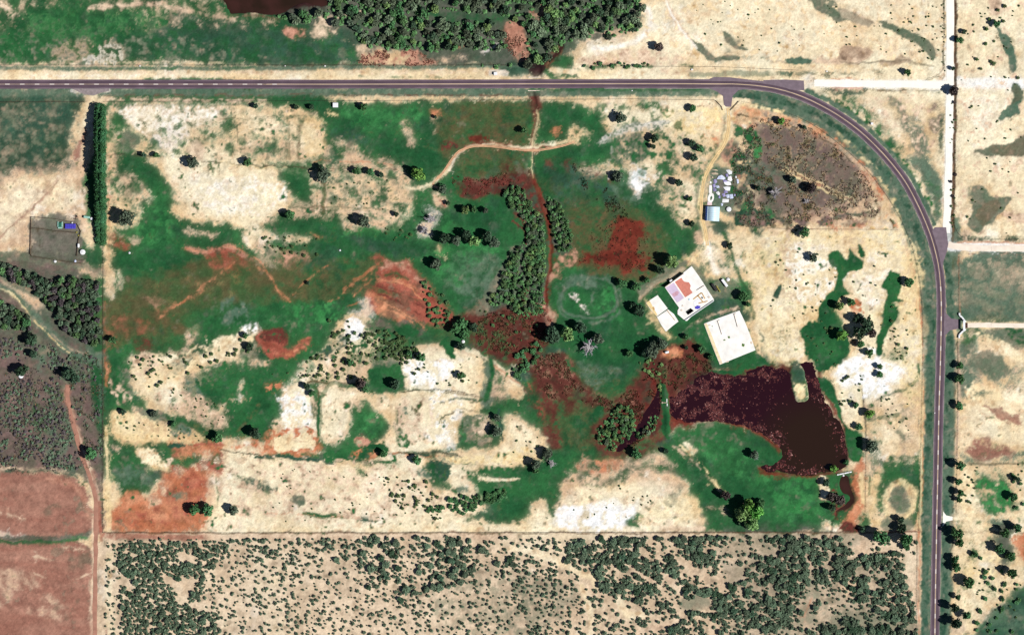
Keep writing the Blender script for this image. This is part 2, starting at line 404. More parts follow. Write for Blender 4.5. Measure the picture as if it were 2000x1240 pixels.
paint('''
; ---- west middle
@0,310
D s4 g.15|0,0 500,0 560,90 420,140 300,130 200,70 60,120 0,260
W s8 g.15 o.7|0,380 160,320 260,330 120,470 0,560
S s5 g.2|80,160 560,100 640,400 560,440 260,450 100,560 0,640 0,300
N w3 o.7|450,150 400,240 300,340 200,430 60,560 -60,660
N w4 g.2 o.7|360,290 250,390
H s4|0,720 200,740 250,800 400,810 800,870 790,900 500,850 200,800 0,790
U s4 g.1|0,740 200,750 420,830 600,850 780,850 770,900 600,890 400,870 0,800
A s1.5 r j1|250,455 430,470 600,520 625,560 600,720 580,800 230,760
S s3 g.1|610,490 720,480 740,600 750,720 660,640 640,560
T s3 g.1|640,860 760,850 760,940 700,930 620,890
H s2 g.2|290,480 430,480 430,500
X w1.4|250,540 420,565 600,575
X w1.4|300,550 310,700
X w1.6|245,460 240,760
X w1.6|230,765 400,785 560,805 640,800
T s4|20,880 200,980 340,1080 370,1150 260,1180 120,1100 0,960
H w16 s3|0,900 140,990 300,1060 380,1150
P g.1 s3|40,910 160,960 270,1030 200,1040 80,970
V w12 s3|0,1000 100,1050 190,1130 280,1240
Y w3|0,1015 100,1070 180,1140 250,1220 290,1260
T g.2 s2|730,960 750,960 745,1120 735,1080
; windbreak foot and track east of it
G s1.5 r|780,0 830,0 845,680 770,690
E w4 g.4 o.6|860,0 850,340 860,560 850,700
R s3 g.05|850,560 900,600 980,620 1020,690 960,720 880,700 850,650
T s3 g.3|900,560 1050,610 1110,640 1040,670 940,620
S s2|820,700 870,710 860,760 830,840 880,880 900,960 880,1080 820,1080 800,900 800,760
S s1.5 o.8|930,880 950,900 945,1020 930,1000
S s4 g.3|860,180 1080,180 1180,320 1060,350 1080,480 940,520 850,470
G s4|1020,180 1100,220 1080,280 1010,270
B g.35 s8|1080,400 1300,380 1400,560 1200,700 1060,560
S s3|1170,-10 1400,-10 1800,0 1980,20 2100,60 2100,480 1960,500 1850,525 1700,490 1440,480 1380,430 1330,370 1400,320 1300,160
W s10 g.1|1500,100 1700,160 2000,200 2060,330 1800,420 1600,360 1500,260
T s5 g.3|1300,160 1420,180 1560,420 1400,400
X w1.5 g.4|1620,60 1640,200 1730,400
T s3 g.15|1450,540 1560,570 1690,580 1670,610 1480,590
S s3 g.1|1900,520 2050,540 2100,620 1960,700 1900,640
; red wash, west
O s10 o.5|820,1140 1050,990 1300,900 1500,800 1900,760 2300,860 2400,1240 820,1400
R s8 g.7 o.55|860,1160 1200,1000 1500,830 1900,800 2100,1000 1700,1240 900,1300
G s5 g.4 o.8|900,1200 1250,1100 1600,1000 1900,900 2100,1000 2000,1240 1300,1300
E s5 g.72 o.6|1080,1040 1300,960 1600,860 1900,900 2000,1100 1300,1240
P w9 g.1|1460,705 1600,725 1720,705 1800,690 1880,740 1960,790
R s4 g.1|1640,720 1800,700 1900,760 1860,820 1700,830
E w4 g.1|1800,850 1660,940 1560,1040 1440,1110 1330,1160 1240,1250
P g.2 s4|1120,1080 1220,1060 1300,1120 1200,1160
V s10 g.2|1700,1160 1850,1080 1950,1240 1700,1240
R w6 g.3 o.7|820,1130 840,1240
; centre west
@500,310
T s4 g.25|0,100 180,110 200,240 300,280 480,280 560,200 620,150 1150,150 1230,300 1130,420 1100,520 980,560 880,520 760,560 540,470 420,440 160,500 0,480
S s6|-40,80 180,100 200,260 300,330 200,400 60,480 -40,480
T s5 g.25|340,0 1040,0 1130,90 1120,150 800,150 560,90 320,60
G s4|190,120 400,130 420,280 360,330 260,280 190,200
O w5|540,180 530,430
E w3 g.2|420,20 900,30 1080,60
G g.4 s3|560,200 700,200 760,260 1000,280 980,330 640,360
T g.2 w5|400,405 1000,430
S w5|1160,215 1250,240
S w6|1270,235 1380,190 1470,110 1540,20 1560,-30
W w3|1500,90 1560,-10
T s3 g.1|1360,260 1480,300 1500,380 1400,360
R w4|1440,320 1480,370
L s2 g.1|1310,390 1450,430 1440,490 1360,520 1370,600 1280,600 1265,540 1330,480
W s3 g.3|1270,540 1360,520 1360,620 1290,600
S s3 g.1|0,590 330,600 420,620 400,660 240,640 0,640
E s2 g.1|420,570 510,600 490,630
T s4 g.2|0,650 60,650 200,740 160,860 0,800
S s2|1410,680 1450,690 1430,750
S s2|1450,700 1500,720 1470,780 1450,760
O s8 g.3 o.7|0,760 500,760 520,860 900,760 960,860 700,1100 400,1100 0,1240
P s4 g.35|200,740 420,790 340,890 200,860
G s6|60,1040 400,1090 700,1080 900,980 860,1100 700,1240 -20,1260 -20,1080
E w5 g.15|20,850 120,920 160,1010 260,1110
E w4 g.2|960,820 800,920 700,1000 640,1080
E w4 g.3|940,900 760,980
R s6|880,770 960,760 1010,800 1180,800 1240,860 1340,950 1380,1010 1420,1120 1500,1180 1560,1300 1400,1300 1200,1260 1040,1240 920,1200 850,1070 940,960 960,860 1000,830
P s4 g.1|1010,810 1180,800 1230,870 1330,960 1360,1010 1260,950 1160,860 1000,850
E s4 g.1|860,1060 960,1060 1200,1240 1000,1240
G s3 g.1|1000,880 1120,880 1180,930 1080,920 980,920
E w3 g.2|980,920 1200,950
O s2 g.1|920,1000 1100,1040 1160,1100 1060,1080 920,1040
O w3 g.2|1020,1020 1200,1090 1340,1120
L s4 g.1|740,1130 860,1090 920,1180 880,1240 700,1240
B s12 g.5|620,560 1200,560 1500,700 1500,900 900,720
D s5 g.15|700,600 1300,680 1250,760 900,720
M s4|1570,180 1700,170 1850,200 2060,220 2080,280 1900,290 1660,300 1600,240
N s4 g.1 o.6|1640,170 1850,140 1960,180 1800,220
V s8 g.2|1560,740 1860,760 1800,1000 1640,1140 1500,1000
H s3|1990,710 1900,860 1830,980 1760,1120 1720,1200 1760,1240 1840,1120 1900,980 2000,800
N s4 o.7|1640,1180 1720,1160 1840,1040 1840,1240 1640,1240
M s5|1820,1060 2000,1100 2000,1260 1800,1240
F s3|1800,1060 1900,900 2000,720 2080,720 2100,1240 1860,1240
''')
paint('''
; ---- centre
@1000,310
F s3|-60,180 120,170 160,240 280,330 380,340 470,560 480,720 340,750 320,480 220,420 260,820 260,1240 -80,1240 -60,900 60,680 100,520 0,380
M s6|-60,-20 100,60 200,160 160,220 40,260 -120,270 -100,120
I w6 s2|160,130 200,260 250,400 280,520 310,700 300,760 290,900 270,1050 270,1200
M w6|20,420 90,480 110,580
M w6 g.1|150,760 150,900 100,1060 50,1200
O s12 g.15|200,180 700,160 900,340 1200,560 1180,700 1060,900 820,920 620,860 480,640 440,400
D s10 g.2|260,40 700,160 840,320 640,340 360,260
O s6 g.1|480,560 700,540 800,620 740,700 500,720
I s6|830,460 920,480 1000,520 1040,620 980,680 1020,760 990,840 880,880 780,850 700,830 520,820 520,770 620,750 740,720 760,640 840,540
I s6|540,770 700,740 900,700 980,760 960,820 840,850 560,810
R s5 g.4|880,500 960,500 1040,600 1000,620 920,560
O s4 g.1|700,860 1040,930 1180,760 1200,900 1000,960 760,940
P s3 g.35|420,710 500,740 540,800 440,810 380,870 340,960 290,980 290,900 360,820
G s8|340,960 480,870 700,880 820,960 900,1060 1060,1040 860,1240 340,1240
V s6 g.15|340,1000 460,900 640,880 700,960 640,1060 440,1100
L g.3 s2|450,1040 560,1060 590,1100 540,1130 600,1240 560,1240
B s8 g.4|480,880 560,860 760,1140 880,1240 760,1240
S s4 g.05|500,60 700,40 820,-20 1080,-10 1160,80 1060,180 1050,240 980,270 920,240 900,140 860,80 760,130 560,100
Z s4 g.05|960,60 1040,120 1070,200 1010,270 930,230 910,120
T s3 g.1|560,60 700,120 660,160 560,130
G s3|1110,40 1240,30 1240,110 1180,120
T s3 g.1|1080,110 1260,160 1340,240 1420,260 1430,460 1400,530 1300,520 1260,420 1290,340 1180,360 1160,280 1220,240 1080,150
S s3 g.1|1280,340 1420,360 1430,480 1350,520 1280,420
S s3|1180,300 1230,260 1270,310 1180,350
G s3 g.3|1150,170 1260,180 1280,250 1180,280 1130,230
T s4 g.15|1240,-20 1420,-40 1500,20 1560,60 1540,160 1430,160 1280,100
G g.3 s4|1120,-20 1320,20 1300,100 1140,60
G s3 g.1|1420,60 1500,90 1460,220 1460,460 1500,620 1400,720 1400,520 1430,300
Y w7 s1.2|1580,-20 1540,60 1500,160 1478,280 1470,400 1480,500 1520,580 1530,680
Q w3 o.6|1570,0 1530,80 1488,200 1466,330 1468,420
T s2|1430,580 1560,590 1540,700 1440,640
V s5|1560,60 1750,100 1760,300 1700,420 1540,360 1540,180
A s3 g.2|1620,100 1740,160 1720,320 1600,330
U s6 g.15|1760,60 2000,80 2200,160 2400,300 2300,480 2000,520 1800,520 1740,440 1700,420
R s3 g.1|1760,80 1840,90 1850,160 1780,200
D s5 g.2|1780,240 1940,300 1900,440 1780,440
G s3|1800,380 1880,340 1960,360 1900,410
B s2|1830,360 1870,350 1880,380
D s4|1560,480 1720,500 1720,600 1620,580 1560,540
S s4 g.1|1670,560 1780,560 1840,640 1980,620 2000,760 1900,1100 1880,1000 1800,860 1740,700
S s4 g.05|1400,740 1530,680 1640,640 1720,760 1780,960 1640,940 1560,860 1460,840 1360,830
W s5 g.15|1480,700 1560,720 1700,840 1700,920 1580,840
G s2 g.2|1780,800 1820,860 1900,880 1880,740 1820,700
G w6|1650,580 1700,700 1760,860 1840,1060 1900,1240
X w2 g.2|1660,600 1720,760 1800,950 1860,1080
D s3|1880,540 1980,560 1930,600 1860,590
E w4 g.3|1380,800 1300,880 1200,940 1100,1010 1000,1090
Q w9 s2 o.8|1340,860 1220,920 1080,1000 1000,1080
H s5 g.1|1620,930 1780,960 1760,1080 1640,1080 1580,1020
D s4|1560,1080 1760,1060 1850,1100 1880,1240 1600,1240 1560,1180
G s3|1180,1000 1280,1120 1300,1240 1200,1120
B s4 g.2|1700,1080 1840,1120 1880,1200 1760,1140
; ---- scrapyard hill and eastern paddock
@1500,310
T s6|-60,-400 160,-360 420,-240 700,-60 830,100 900,260 900,400 1000,540 600,560 0,550 -40,500 -100,200
E s6 g.4 o.8|-40,-380 160,-340 420,-220 700,-40 830,120 880,260 880,400 960,520 600,540 0,540 -40,480 300,300 600,200 400,-100 100,-300
Y s6 g.25|640,100 760,100 880,300 960,520 700,460 760,340 640,200
U s12 o.95|-60,-320 100,-300 400,-160 600,-40 720,100 740,240 560,340 400,420 100,420 0,400 -100,200
E s5 g.8 o.5|0,-280 300,-210 560,-40 740,160 720,260 320,300 200,100 60,0
V s6 g.5|-60,-60 300,-60 500,100 500,300 300,360 -60,360
G s4 g.66|-40,-160 300,-120 560,60 640,240 400,260 100,200 -60,60
O s3 g.2 w4|120,-300 300,-240 440,-180
X w2.5 g.2|60,-290 240,-250 400,-220 560,-130 700,0 820,140 880,260
G g.35 s4|140,20 300,10 330,70 180,80
G g.4 s4|400,40 500,60 540,180 440,140
G s3 g.3|120,-190 200,-160 180,-100
B s3|-20,380 30,370 70,440 30,480 -10,470
D s3 g.2|0,330 100,400 180,500 160,520 60,430
E w2|120,95 320,180 560,280 640,320
E w2|160,90 360,180 600,290 660,320
D w6|520,460 640,430 740,430 840,410
U s3 g.2|220,460 300,470 280,540 220,510
U s3 g.2|380,480 480,460 490,530 400,540
D w5 g.1|570,510 660,520 720,515
G w6|970,480 1000,540
T w3 g.1|0,550 1020,550
Y s6 g.1|-60,560 1000,560 1180,640 1220,900 1200,1300 -60,1300
S s12 g.15|0,560 500,600 540,760 300,1000 200,1240 -60,1240
W s14 g.35|600,560 1000,560 1060,800 880,1100 740,1240 640,1000
T w12 s3|170,560 150,760 170,900 200,1000
T s6 g.3|520,600 760,560 700,720 600,720
G s3|540,715 600,780 640,740 640,690 670,740 740,800 720,850 640,870 600,920 600,990 630,1060 560,1100 500,1200 520,1300 420,1300 400,1160 490,1060 540,1000 540,880 490,830 470,760
G s2.5|700,670 740,690 750,760 710,750
G s3|930,900 1000,890 1050,940 1040,1020 1020,1090 1050,1110 960,1120 1020,1150 1000,1240 960,1290 880,1290 910,1120 920,1040 890,1010 940,970
D s2.5|40,1050 70,1000 110,980 100,1030 70,1080
Y s3|1140,720 1200,900 1220,1240 1160,1240 1150,1000
E w4 g.2|1060,640 1110,800 1150,900 1175,1240
T s5 g.2|760,-60 900,80 1000,330 1100,470 1160,640 1100,660 1020,560 900,420 860,200 700,0
W s3 g.1|1040,360 1130,500 1140,560 1080,500
X w2 g.2|760,60 860,180 920,300 1000,360
; highway bend verges
V w24 s2|-80,-440 120,-395 340,-310 560,-170 820,50 960,250 1080,480 1160,700 1210,900 1250,1240 1270,2000 1260,2800 1240,3800
D w7 g.3|500,-190 790,40 960,280 1090,520 1170,740 1215,1000 1240,1240 1250,2000 1230,3800
V w10 s2|200,-500 500,-350 860,-60 1040,130
V s4|1060,0 1160,120 1260,300 1310,490 1340,480 1360,300 1340,120 1300,60 1200,0
G s4 g.2|1180,120 1260,260 1320,460 1350,440 1360,240 1260,200
H s3|1150,60 1250,180 1210,160 1120,50
V s3|1400,450 1480,460 1500,600 1500,900 1490,1240 1395,1240 1390,900 1385,560
O s3 g.2|1420,800 1490,800 1490,1240 1420,1200
H s2 o.8 w5|1400,-100 1415,-100
; east of the gravel road
X w5 g.2|1440,520 1480,600 1560,635 1800,640 2100,640
Z w15 s1.2|1400,680 1560,690 2400,700
E w3|1480,655 2300,660
M w2.5 g.2|1500,740 2300,750
E w2 o.7|1500,1240 1490,760
H s4 g.05|1560,240 1620,210 1720,230 1740,290 1900,300 1860,340 1840,400 1780,500 1700,520 1660,570 1580,560 1550,500 1590,400
N s4 g.25|1600,420 1700,330 1820,360 1780,440 1660,520 1580,540
N s3 g.1|1840,430 1940,420 2100,430 2100,500 1860,480
D w10 g.1|1500,620 1700,630 2100,620
Q s3|1480,580 1560,600 1560,570
V s3|1510,780 2200,780 2200,1340 1500,1340
T s4 g.3|1560,820 1800,800 1960,840 1900,1000 1760,900 1600,880
T s5 g.4|1510,900 1560,1000 1540,1150 1500,1150
T s6 g.3|1860,900 2100,860 2100,1050 1960,1080
D s6 g.2|1600,1140 2100,1160 2100,1300 1560,1300
''')
paint('''
; ---- west brush
@0,620
F s10 g.25|0,-40 300,0 700,60 800,300 600,380 300,300 100,260 0,200
V s10 g.3|200,260 800,240 800,420 500,500 300,420
H s4|160,80 260,130 400,260 500,300 440,300 320,260
V w16 s4|260,-20 360,90 520,240 640,310 780,300
T w3 g.2|250,-10 360,90 500,210 620,270 720,300
G s8 g.35|330,480 500,480 500,640 400,640
G s6 g.4|180,540 320,700 420,820 400,940 280,820 220,900 260,700
U s10 g.1|0,480 160,520 240,800 300,1000 200,1160 0,1160
V s8 g.3|360,740 560,740 620,1160 360,1140 380,900
V w8 g.3|780,300 790,700 790,1200
N w9 s1.5|530,540 520,620 540,720 590,860 640,1000 690,1180 720,1260
T w4|540,700 580,840 630,960 690,1160 720,1260
P w3 o.6|560,700 600,820
T w5 g.1|0,1180 250,1180 420,1190 520,1210
D w6 g.2|0,1200 300,1195 500,1210 600,1240
R w5 g.3 o.7|820,0 815,200 830,350
E w5|830,350 835,540
X w1.6|805,-200 808,1240
R s4 g.4|850,0 1050,0 1250,-40 1230,60 1000,160 920,260 840,260
M s4 g.2|1040,200 1100,140 1200,180 1200,240 1060,280
O s8 g.1|1180,0 1500,0 1500,100 1430,240 1250,290 1200,160
G s4 g.2|1200,140 1480,140 1440,250 1240,290
G s6|1580,0 2000,0 2000,60 1860,110 1840,160 1700,180 1600,260 1500,280 1500,200 1540,110
T s4|1460,110 1560,70 1560,130 1500,220 1460,260 1380,290 1320,330 1260,310 1340,270 1430,240
S s4|990,320 1100,300 1220,280 1250,320 1340,340 1380,400 1500,320 1640,260 1720,180 1840,160 1880,100 2000,60 2000,300 1900,340 1680,360 1560,420 1460,460 1420,560 1320,640 1300,740 1140,690 1130,600 1040,560 1000,460
Z s4|1880,100 2000,60 2020,110 1920,130
U s4 g.2|1260,400 1300,360 1400,340 1460,240 1560,200 1640,240 1500,300 1440,400 1340,460 1260,450
V s3 g.2|1480,250 1640,210 1600,260 1500,310
H s5 g.1|1880,220 2000,160 2000,300 1880,310
S s5 g.1|1340,560 1500,460 1620,430 1500,640 1640,700 1700,760 1600,800 1440,780 1300,720
T s4 g.2|1400,640 1560,620 1800,800 1700,880 1500,800 1340,720
G s5 g.15|1470,460 1600,440 1780,380 1860,360 1900,400 1860,560 1800,640 1760,690 1600,620 1580,520
H s4 g.1|1460,480 1540,500 1530,620 1450,600
S s4|1880,480 1920,450 2050,440 2050,500 1940,520 1920,600 1860,660 1800,720 1700,760 1740,700 1860,560
G s3|1900,500 2100,500 2100,900 1960,820 1840,840 1790,780 1860,680 1940,620
T w3 g.1|1900,515 1980,520
G s3|830,480 880,560 860,700 820,700
G s3|880,640 1000,620 1060,580 1130,620 1130,690 1060,710 950,740 860,720
Y s3|880,760 980,740 1060,760 1200,800 1340,860 1500,880 1560,900 1560,970 1400,980 1240,960 1100,1000 960,990 900,930 870,860
T s3 g.1|1050,700 1180,740 1300,800 1360,880 1500,860 1540,900 1200,900 1060,820
V s3|1110,730 1230,770 1300,790 1250,810 1120,790
G w9|1180,740 1300,770 1400,800 1560,860 1680,900
G s3|1480,800 1600,840 1700,890 1760,940 1640,920 1500,860
G s3|1320,770 1400,760 1420,830 1340,850
H s3 g.1|1360,840 1460,850 1500,880 1400,900
R s4 g.1|1320,1020 1560,960 1700,960 1740,1050 1720,1240 1320,1240 1360,1100
E s5 g.1|1400,1010 1600,980 1700,1040 1640,1100 1420,1100
D s3|1330,990 1400,970 1440,1000 1380,1020
G s3|1350,1090 1450,1080 1560,1090 1540,1130 1440,1170 1350,1130
O s3 g.1|1620,1050 1700,1060 1720,1140 1640,1130
G s3|830,990 900,960 1100,1010 1040,1060 1050,1120 1000,1180 860,1200 860,1060
D s2|820,1000 860,1020 850,1080 820,1080
T s2|870,990 960,1010 920,1040
Y s4|1040,1040 1140,1050 1200,1110 1320,1120 1300,1200 1200,1200 1100,1100
V s5 g.1|880,1200 1040,1160 1150,1180 1180,1290 960,1300
D s3|1180,1200 1280,1190 1300,1240 1180,1260
Y w5|830,860 840,1240
; ---- south-west pasture
@500,620
G s6|-60,0 560,0 600,60 560,180 440,260 360,360 260,500 200,540 190,660 140,800 80,880 -60,880
R s4|0,120 60,90 200,100 240,160 200,220 300,230 410,170 400,210 300,300 160,300 60,260
M s3|60,100 220,110 220,160 100,200
E s3 g.2|60,240 160,290 260,260 400,180 380,220 290,300 160,310
L s3 g.2|-50,60 0,60 20,90 -20,110 -60,90
T s4 g.1|10,330 60,320 130,350 110,380 0,390 -60,360
G g.3 s4|230,130 420,140 380,200 260,210
S s4 g.05|690,0 880,0 860,80 1000,160 960,230 1060,240 1180,200 900,300 940,400 880,500 700,500 560,520 270,480 340,380 480,330 560,230 640,120
Z s4 g.1|680,100 740,40 820,90 780,180 700,190
U s3 g.1|840,30 1000,0 1300,20 1320,100 1240,180 1060,140 900,80
G s3 g.25|540,120 700,160 760,260 560,300 440,280
G s4 g.3|740,180 1000,120 1260,180 1240,320 920,300 780,260
G s3|1080,80 1160,50 1240,110 1200,180 1080,180
H s3 g.15|960,250 1100,220 1140,330 1100,400 980,380 900,400
G s3 g.1|920,400 1100,390 1160,520 1280,580 1200,610 1000,560 900,560
S s4|1120,300 1260,230 1440,210 1620,260 1740,290 1770,400 1780,540 1760,660 1400,570 1240,570 1160,500 1140,400
W s5 g.05|1180,330 1300,300 1600,330 1500,440 1400,560 1260,560 1160,480
T s4 g.2|1600,400 1780,420 1760,620 1560,580
Q s3 g.1|1280,210 1540,210 1560,260 1320,280
S w8|1640,250 1800,310 1900,400 2050,530
E w4|1860,380 2060,520
D s3|1690,340 1800,320 1780,400
V s3|1790,350 1870,360 1870,460 1850,660 1750,660 1760,520
T s3 g.1|1850,430 2050,500 2050,640 1840,660
E s2 g.1|80,520 190,515 180,560 90,550
S s3|220,520 420,530 440,640 460,760 480,960 160,960 120,860 200,740
W s6 g.2 o.7|220,520 420,530 440,640 460,760 480,960 160,960 120,860 200,740
T s4|480,530 560,530 490,640 440,660
G w8|510,620 500,780 490,950
G w8|520,620 570,540 700,525 850,540
G g.1 w9|420,540 460,560 480,640
O g.2 w6|430,650 450,780
S s3|540,560 700,550 840,560 860,620 780,650 740,750 720,820 740,870 640,980 540,980 490,900 520,720
T s4 g.3|620,560 840,560 760,700 620,760
T s3 g.1|870,600 1100,600 1120,720 1060,860 1000,780 880,720
S s4|1120,620 1260,590 1500,590 1760,640 1760,740 1600,760 1570,900 1560,980 1300,1040 1240,1050 1100,1000 1120,860
W s5 g.2|1400,640 1560,640 1580,860 1400,1000 1240,1000 1300,820
T s4 g.3|1120,700 1280,640 1300,760 1160,860
H s3 g.2|1180,650 1290,640 1240,760
V s3 g.1|1120,740 1180,680 1200,740
G s4|820,640 880,680 900,760 1010,780 1020,850 960,900 940,1000 900,1030 700,1020 620,1080 480,1100 200,1080 500,1060 640,990 720,880 760,760
B s4 g.1|850,770 950,760 970,870 900,960 850,880
S s3|780,960 840,930 880,980 800,1000
S s3|960,960 1060,860 1110,960 1200,1040 1100,1060 920,1030
V s3|1100,900 1190,920 1190,1000 1100,990
E s3 g.1|80,880 140,880 400,960 490,980 500,1040 400,1080 0,1080 -60,1020
S s3|140,920 460,940 300,1060 140,1020
T w2 g.1|280,950 400,960
G w10|100,1085 300,1075 480,1090 620,1120
D s3|480,1080 640,1040 900,1020 760,1060 700,1120 600,1160 540,1140
S w3|150,1095 400,1105 520,1130 590,1165
S s4|-60,1110 400,1125 560,1170 640,1130 740,1040 1000,1030 1060,1100 1240,1090 1420,1130 1420,1240 -60,1240
G s3 g.1|740,1090 820,1100 1080,1130 1080,1070 1100,1080 1100,1160 960,1160 740,1140
G s3|770,1180 840,1190 860,1240 800,1240
V s4|1330,1140 1430,1120 1490,1180 1480,1240 1300,1240 1260,1180
D w4|1120,1060 1500,1060 1560,1080
S s4|1480,1060 2050,1060 2050,1200 1700,1240 1480,1240 1420,1130
V s3 g.1|1430,1080 1560,1100 1620,1100 1600,1160 1520,1150 1440,1110
G s3|1850,1190 2060,1200 2060,1260 1640,1240 1860,1210
G s5 g.3|1560,770 1850,740 1960,780 1980,960 1900,1000 1700,1020 1560,940
T s4 g.1|1700,780 1840,780 1840,960 1720,960
B s3 g.1|1570,910 1640,910 1660,960 1580,960
G s3|1720,690 1900,680 2060,640 2060,760 1940,760 1960,880 1920,980 1900,880 1870,740 1720,740
S s3|1940,780 2060,780 2060,1180 1560,1060 1560,1020 1900,1000
''')
paint('''
; ---- centre south, wetland
@1000,620
M s5|-400,-20 60,-20 300,-60 300,80 240,240 60,300 -60,270 -240,200 -340,80
P s4 g.3 o.8|-300,140 60,80 160,60 240,200 180,250 0,160 -200,200
P s3 g.15|140,0 300,-40 260,180 180,240 140,140
O s5 g.1|-200,240 0,160 120,260 0,400 -60,340
D s4|0,380 140,260 400,240 420,280 220,380 140,460 40,520
G s6|440,100 900,100 1060,260 1100,330 900,420 760,560 640,600 520,480 460,340
G s5 g.1|430,240 520,260 1300,40 1480,0 1560,180 1300,260 1060,330 800,300
V s6 g.2|520,340 760,380 900,400 720,520 600,540
M s6|180,420 320,300 420,290 500,440 560,520 660,620 820,620 1000,430 1060,340 1300,200 1400,180 1500,300 1560,440 1400,560 1260,820 1200,900 900,1010 700,1040 640,940 840,680 700,800 560,640 440,640 260,640
P s4 g.45 o.7|220,440 320,310 430,290 480,420 560,480 620,600 480,560 430,640 260,600
P s4 g.5 o.7|620,560 800,620 1000,560 1080,600 900,660 700,640
K s3 g.15|1150,560 1140,720 1080,800 1000,920 940,920 1020,740 1120,600
M s4 g.1|1060,480 1140,560 1080,680 960,700 960,560
I s4 g.5|1060,480 1140,560 1080,680 960,700 960,560
E s3 g.1|1180,300 1280,260 1310,280 1200,320
G s4 g.1|1160,380 1300,330 1280,380 1180,410
O s4|1130,420 1440,420 1400,520 1240,520
E s2|1110,420 1140,480 1120,540 1100,480
G s2|1150,520 1200,520 1230,700 1240,900 1190,940 1160,700
M s3|1230,800 1350,760 1400,840 1280,860 1240,900
R s3 g.2|1240,780 1300,800 1300,850 1250,850
G s5|480,560 700,700 640,940 760,1060 1180,960 1300,860 1500,820 1700,800 2000,920 2200,1000 2400,1200 2400,1680 1500,1620 1100,1100 540,1240 420,1240 260,800 240,640
G s4|0,560 220,760 260,860 240,920 60,780 -60,720
M s5 g.25|40,520 140,600 250,740 240,790 180,740 100,620
M s4|260,840 320,820 380,1000 300,1020 260,930
B s6 g.2|260,720 360,720 380,860 240,840
D s3|1000,900 1200,900 1200,980 760,1080 640,1020 800,1040
O w9 s2 g.1|780,1050 950,1010 1100,950 1190,900
P s2|640,880 680,870 730,910 700,920 660,930
P s2|810,790 850,790 840,810
S s4|-60,760 60,790 150,860 240,900 280,940 240,1080 160,1120 60,1120 -60,1120
S s3|0,400 40,520 60,600 20,640 -60,560
T s6 g.05|440,1240 480,1150 600,1110 820,1120 960,1110 1120,1050 1200,1100 1280,1200 1300,1300 420,1300
E s4 g.3|480,1160 620,1110 900,1120 760,1200 500,1220
T w4 g.1|1260,1000 1400,1120 1540,1250
S s3|1330,960 1400,1000 1440,1060 1360,1040
B s8 g.3|1360,960 1700,1000 1900,1140 1600,1240 1400,1100
R s2|1920,1190 2010,1170 2010,1230
M s4|1560,430 1900,370 2050,400 2060,470 1700,480 1600,460
; ---- pond and east bank
@1500,620
G s4|-60,330 60,340 100,420 60,440 -60,430
E s3 g.1|90,420 170,330 190,400 150,450
Y s5|0,-20 380,-20 380,30 250,60 270,140 330,300 260,360 120,420 80,340 0,300 -80,200
W s6 g.3|60,60 240,100 300,280 200,340 60,240
G g.3 s3|40,80 160,120 130,240 60,240
G s4|270,80 390,20 460,-60 520,-60 640,200 600,330 500,360 400,430 360,360 300,260 260,140
G s4|380,480 460,460 520,560 560,680 600,820 740,920 740,1080 640,1060 600,900 540,760 440,620
E s3|660,190 700,170 700,220
S s4|880,180 960,60 1060,0 1220,-20 1220,360 1100,480 900,600 740,660 700,860 600,860 560,720 520,600 480,480 540,360 740,300 860,260
Z s5 g.02|540,360 720,300 760,230 840,250 880,340 1040,380 1050,480 940,600 740,640 720,520 540,520
G s4 g.05|880,260 960,260 1050,250 1090,230 1070,300 1000,340 900,320
G w7|1180,370 1170,450 1140,510 1080,560 1000,580
D w4|1000,580 900,620 850,640
G w10 o.9|870,780 1010,760
G w8 g.2|1010,790 1070,790
G s3 g.1|1070,660 1130,660 1110,720
G s3 g.1|1020,760 1140,760 1130,800 1040,820
T s5 g.2|760,640 1180,600 1200,900 1180,1240 780,1240 820,860
H g.2 s4|1000,820 1050,840 1060,960 1010,900
S s5 g.2|820,800 1000,800 1000,1100 860,1000
V s4 g.05|780,980 880,980 890,1140 820,1140 800,1060
X w2.5 g.1|740,600 750,720 770,860 770,960
Y w4|720,440 730,640 745,900 760,1000
E s3|690,1100 740,1100 760,1260 680,1240
G s4|1160,1060 1210,1000 1220,1100 1180,1120
G s4 g.1|940,1180 1060,1080 1180,1160 1200,1240 940,1240
S w5 g.1|1255,380 1265,450
S w5 g.2|1260,540 1255,1060
Y w6 g.1|1190,300 1205,800 1195,1100
H s3|1545,340 1700,260 1860,340 1880,440 1760,500 1640,420
V s5|1500,180 1640,180 1620,360 1700,560 1900,590 1760,650 1500,640
D s5 g.1|1560,-20 2100,-10 2100,10 1560,10
S w10|1540,60 2200,60
G s4|1540,100 1680,80 1640,170 1520,200
H s4 g.1|1700,100 1900,80 2100,120 2100,260 1900,220
D s4 g.1|1880,110 2100,120 2100,220 1960,200
V s4 g.2|1900,380 2100,360 2100,560 1800,540
D s3|1640,600 1730,580 1740,620 1640,640
S s5|1480,640 2200,620 2200,900 2100,960 1900,960 1700,960 1520,1050 1440,1000
T s4 g.3|1540,680 1640,660 1700,760 1800,900 1600,960 1500,900
N s3 g.05|1700,680 1780,740 1960,790 1980,830 1880,830
N s3|1545,1030 1600,960 1700,930 1780,960 1900,1020 1920,1060 1740,1120 1600,1110
V s4|1500,1050 1560,1100 1740,1130 2100,1000 2100,1100 1780,1140 1540,1150
X w4|1580,1145 2100,1140
S s5 g.15|1540,1160 2100,1100 2100,1400 1480,1400
T w5|1485,200 1490,600 1470,1100
O w2|1480,160 1485,700
V w26 s3|1410,200 1410,700 1400,1240 1390,2000 1360,2800
D w5 g.2|1440,200 1440,640 1430,900
''')
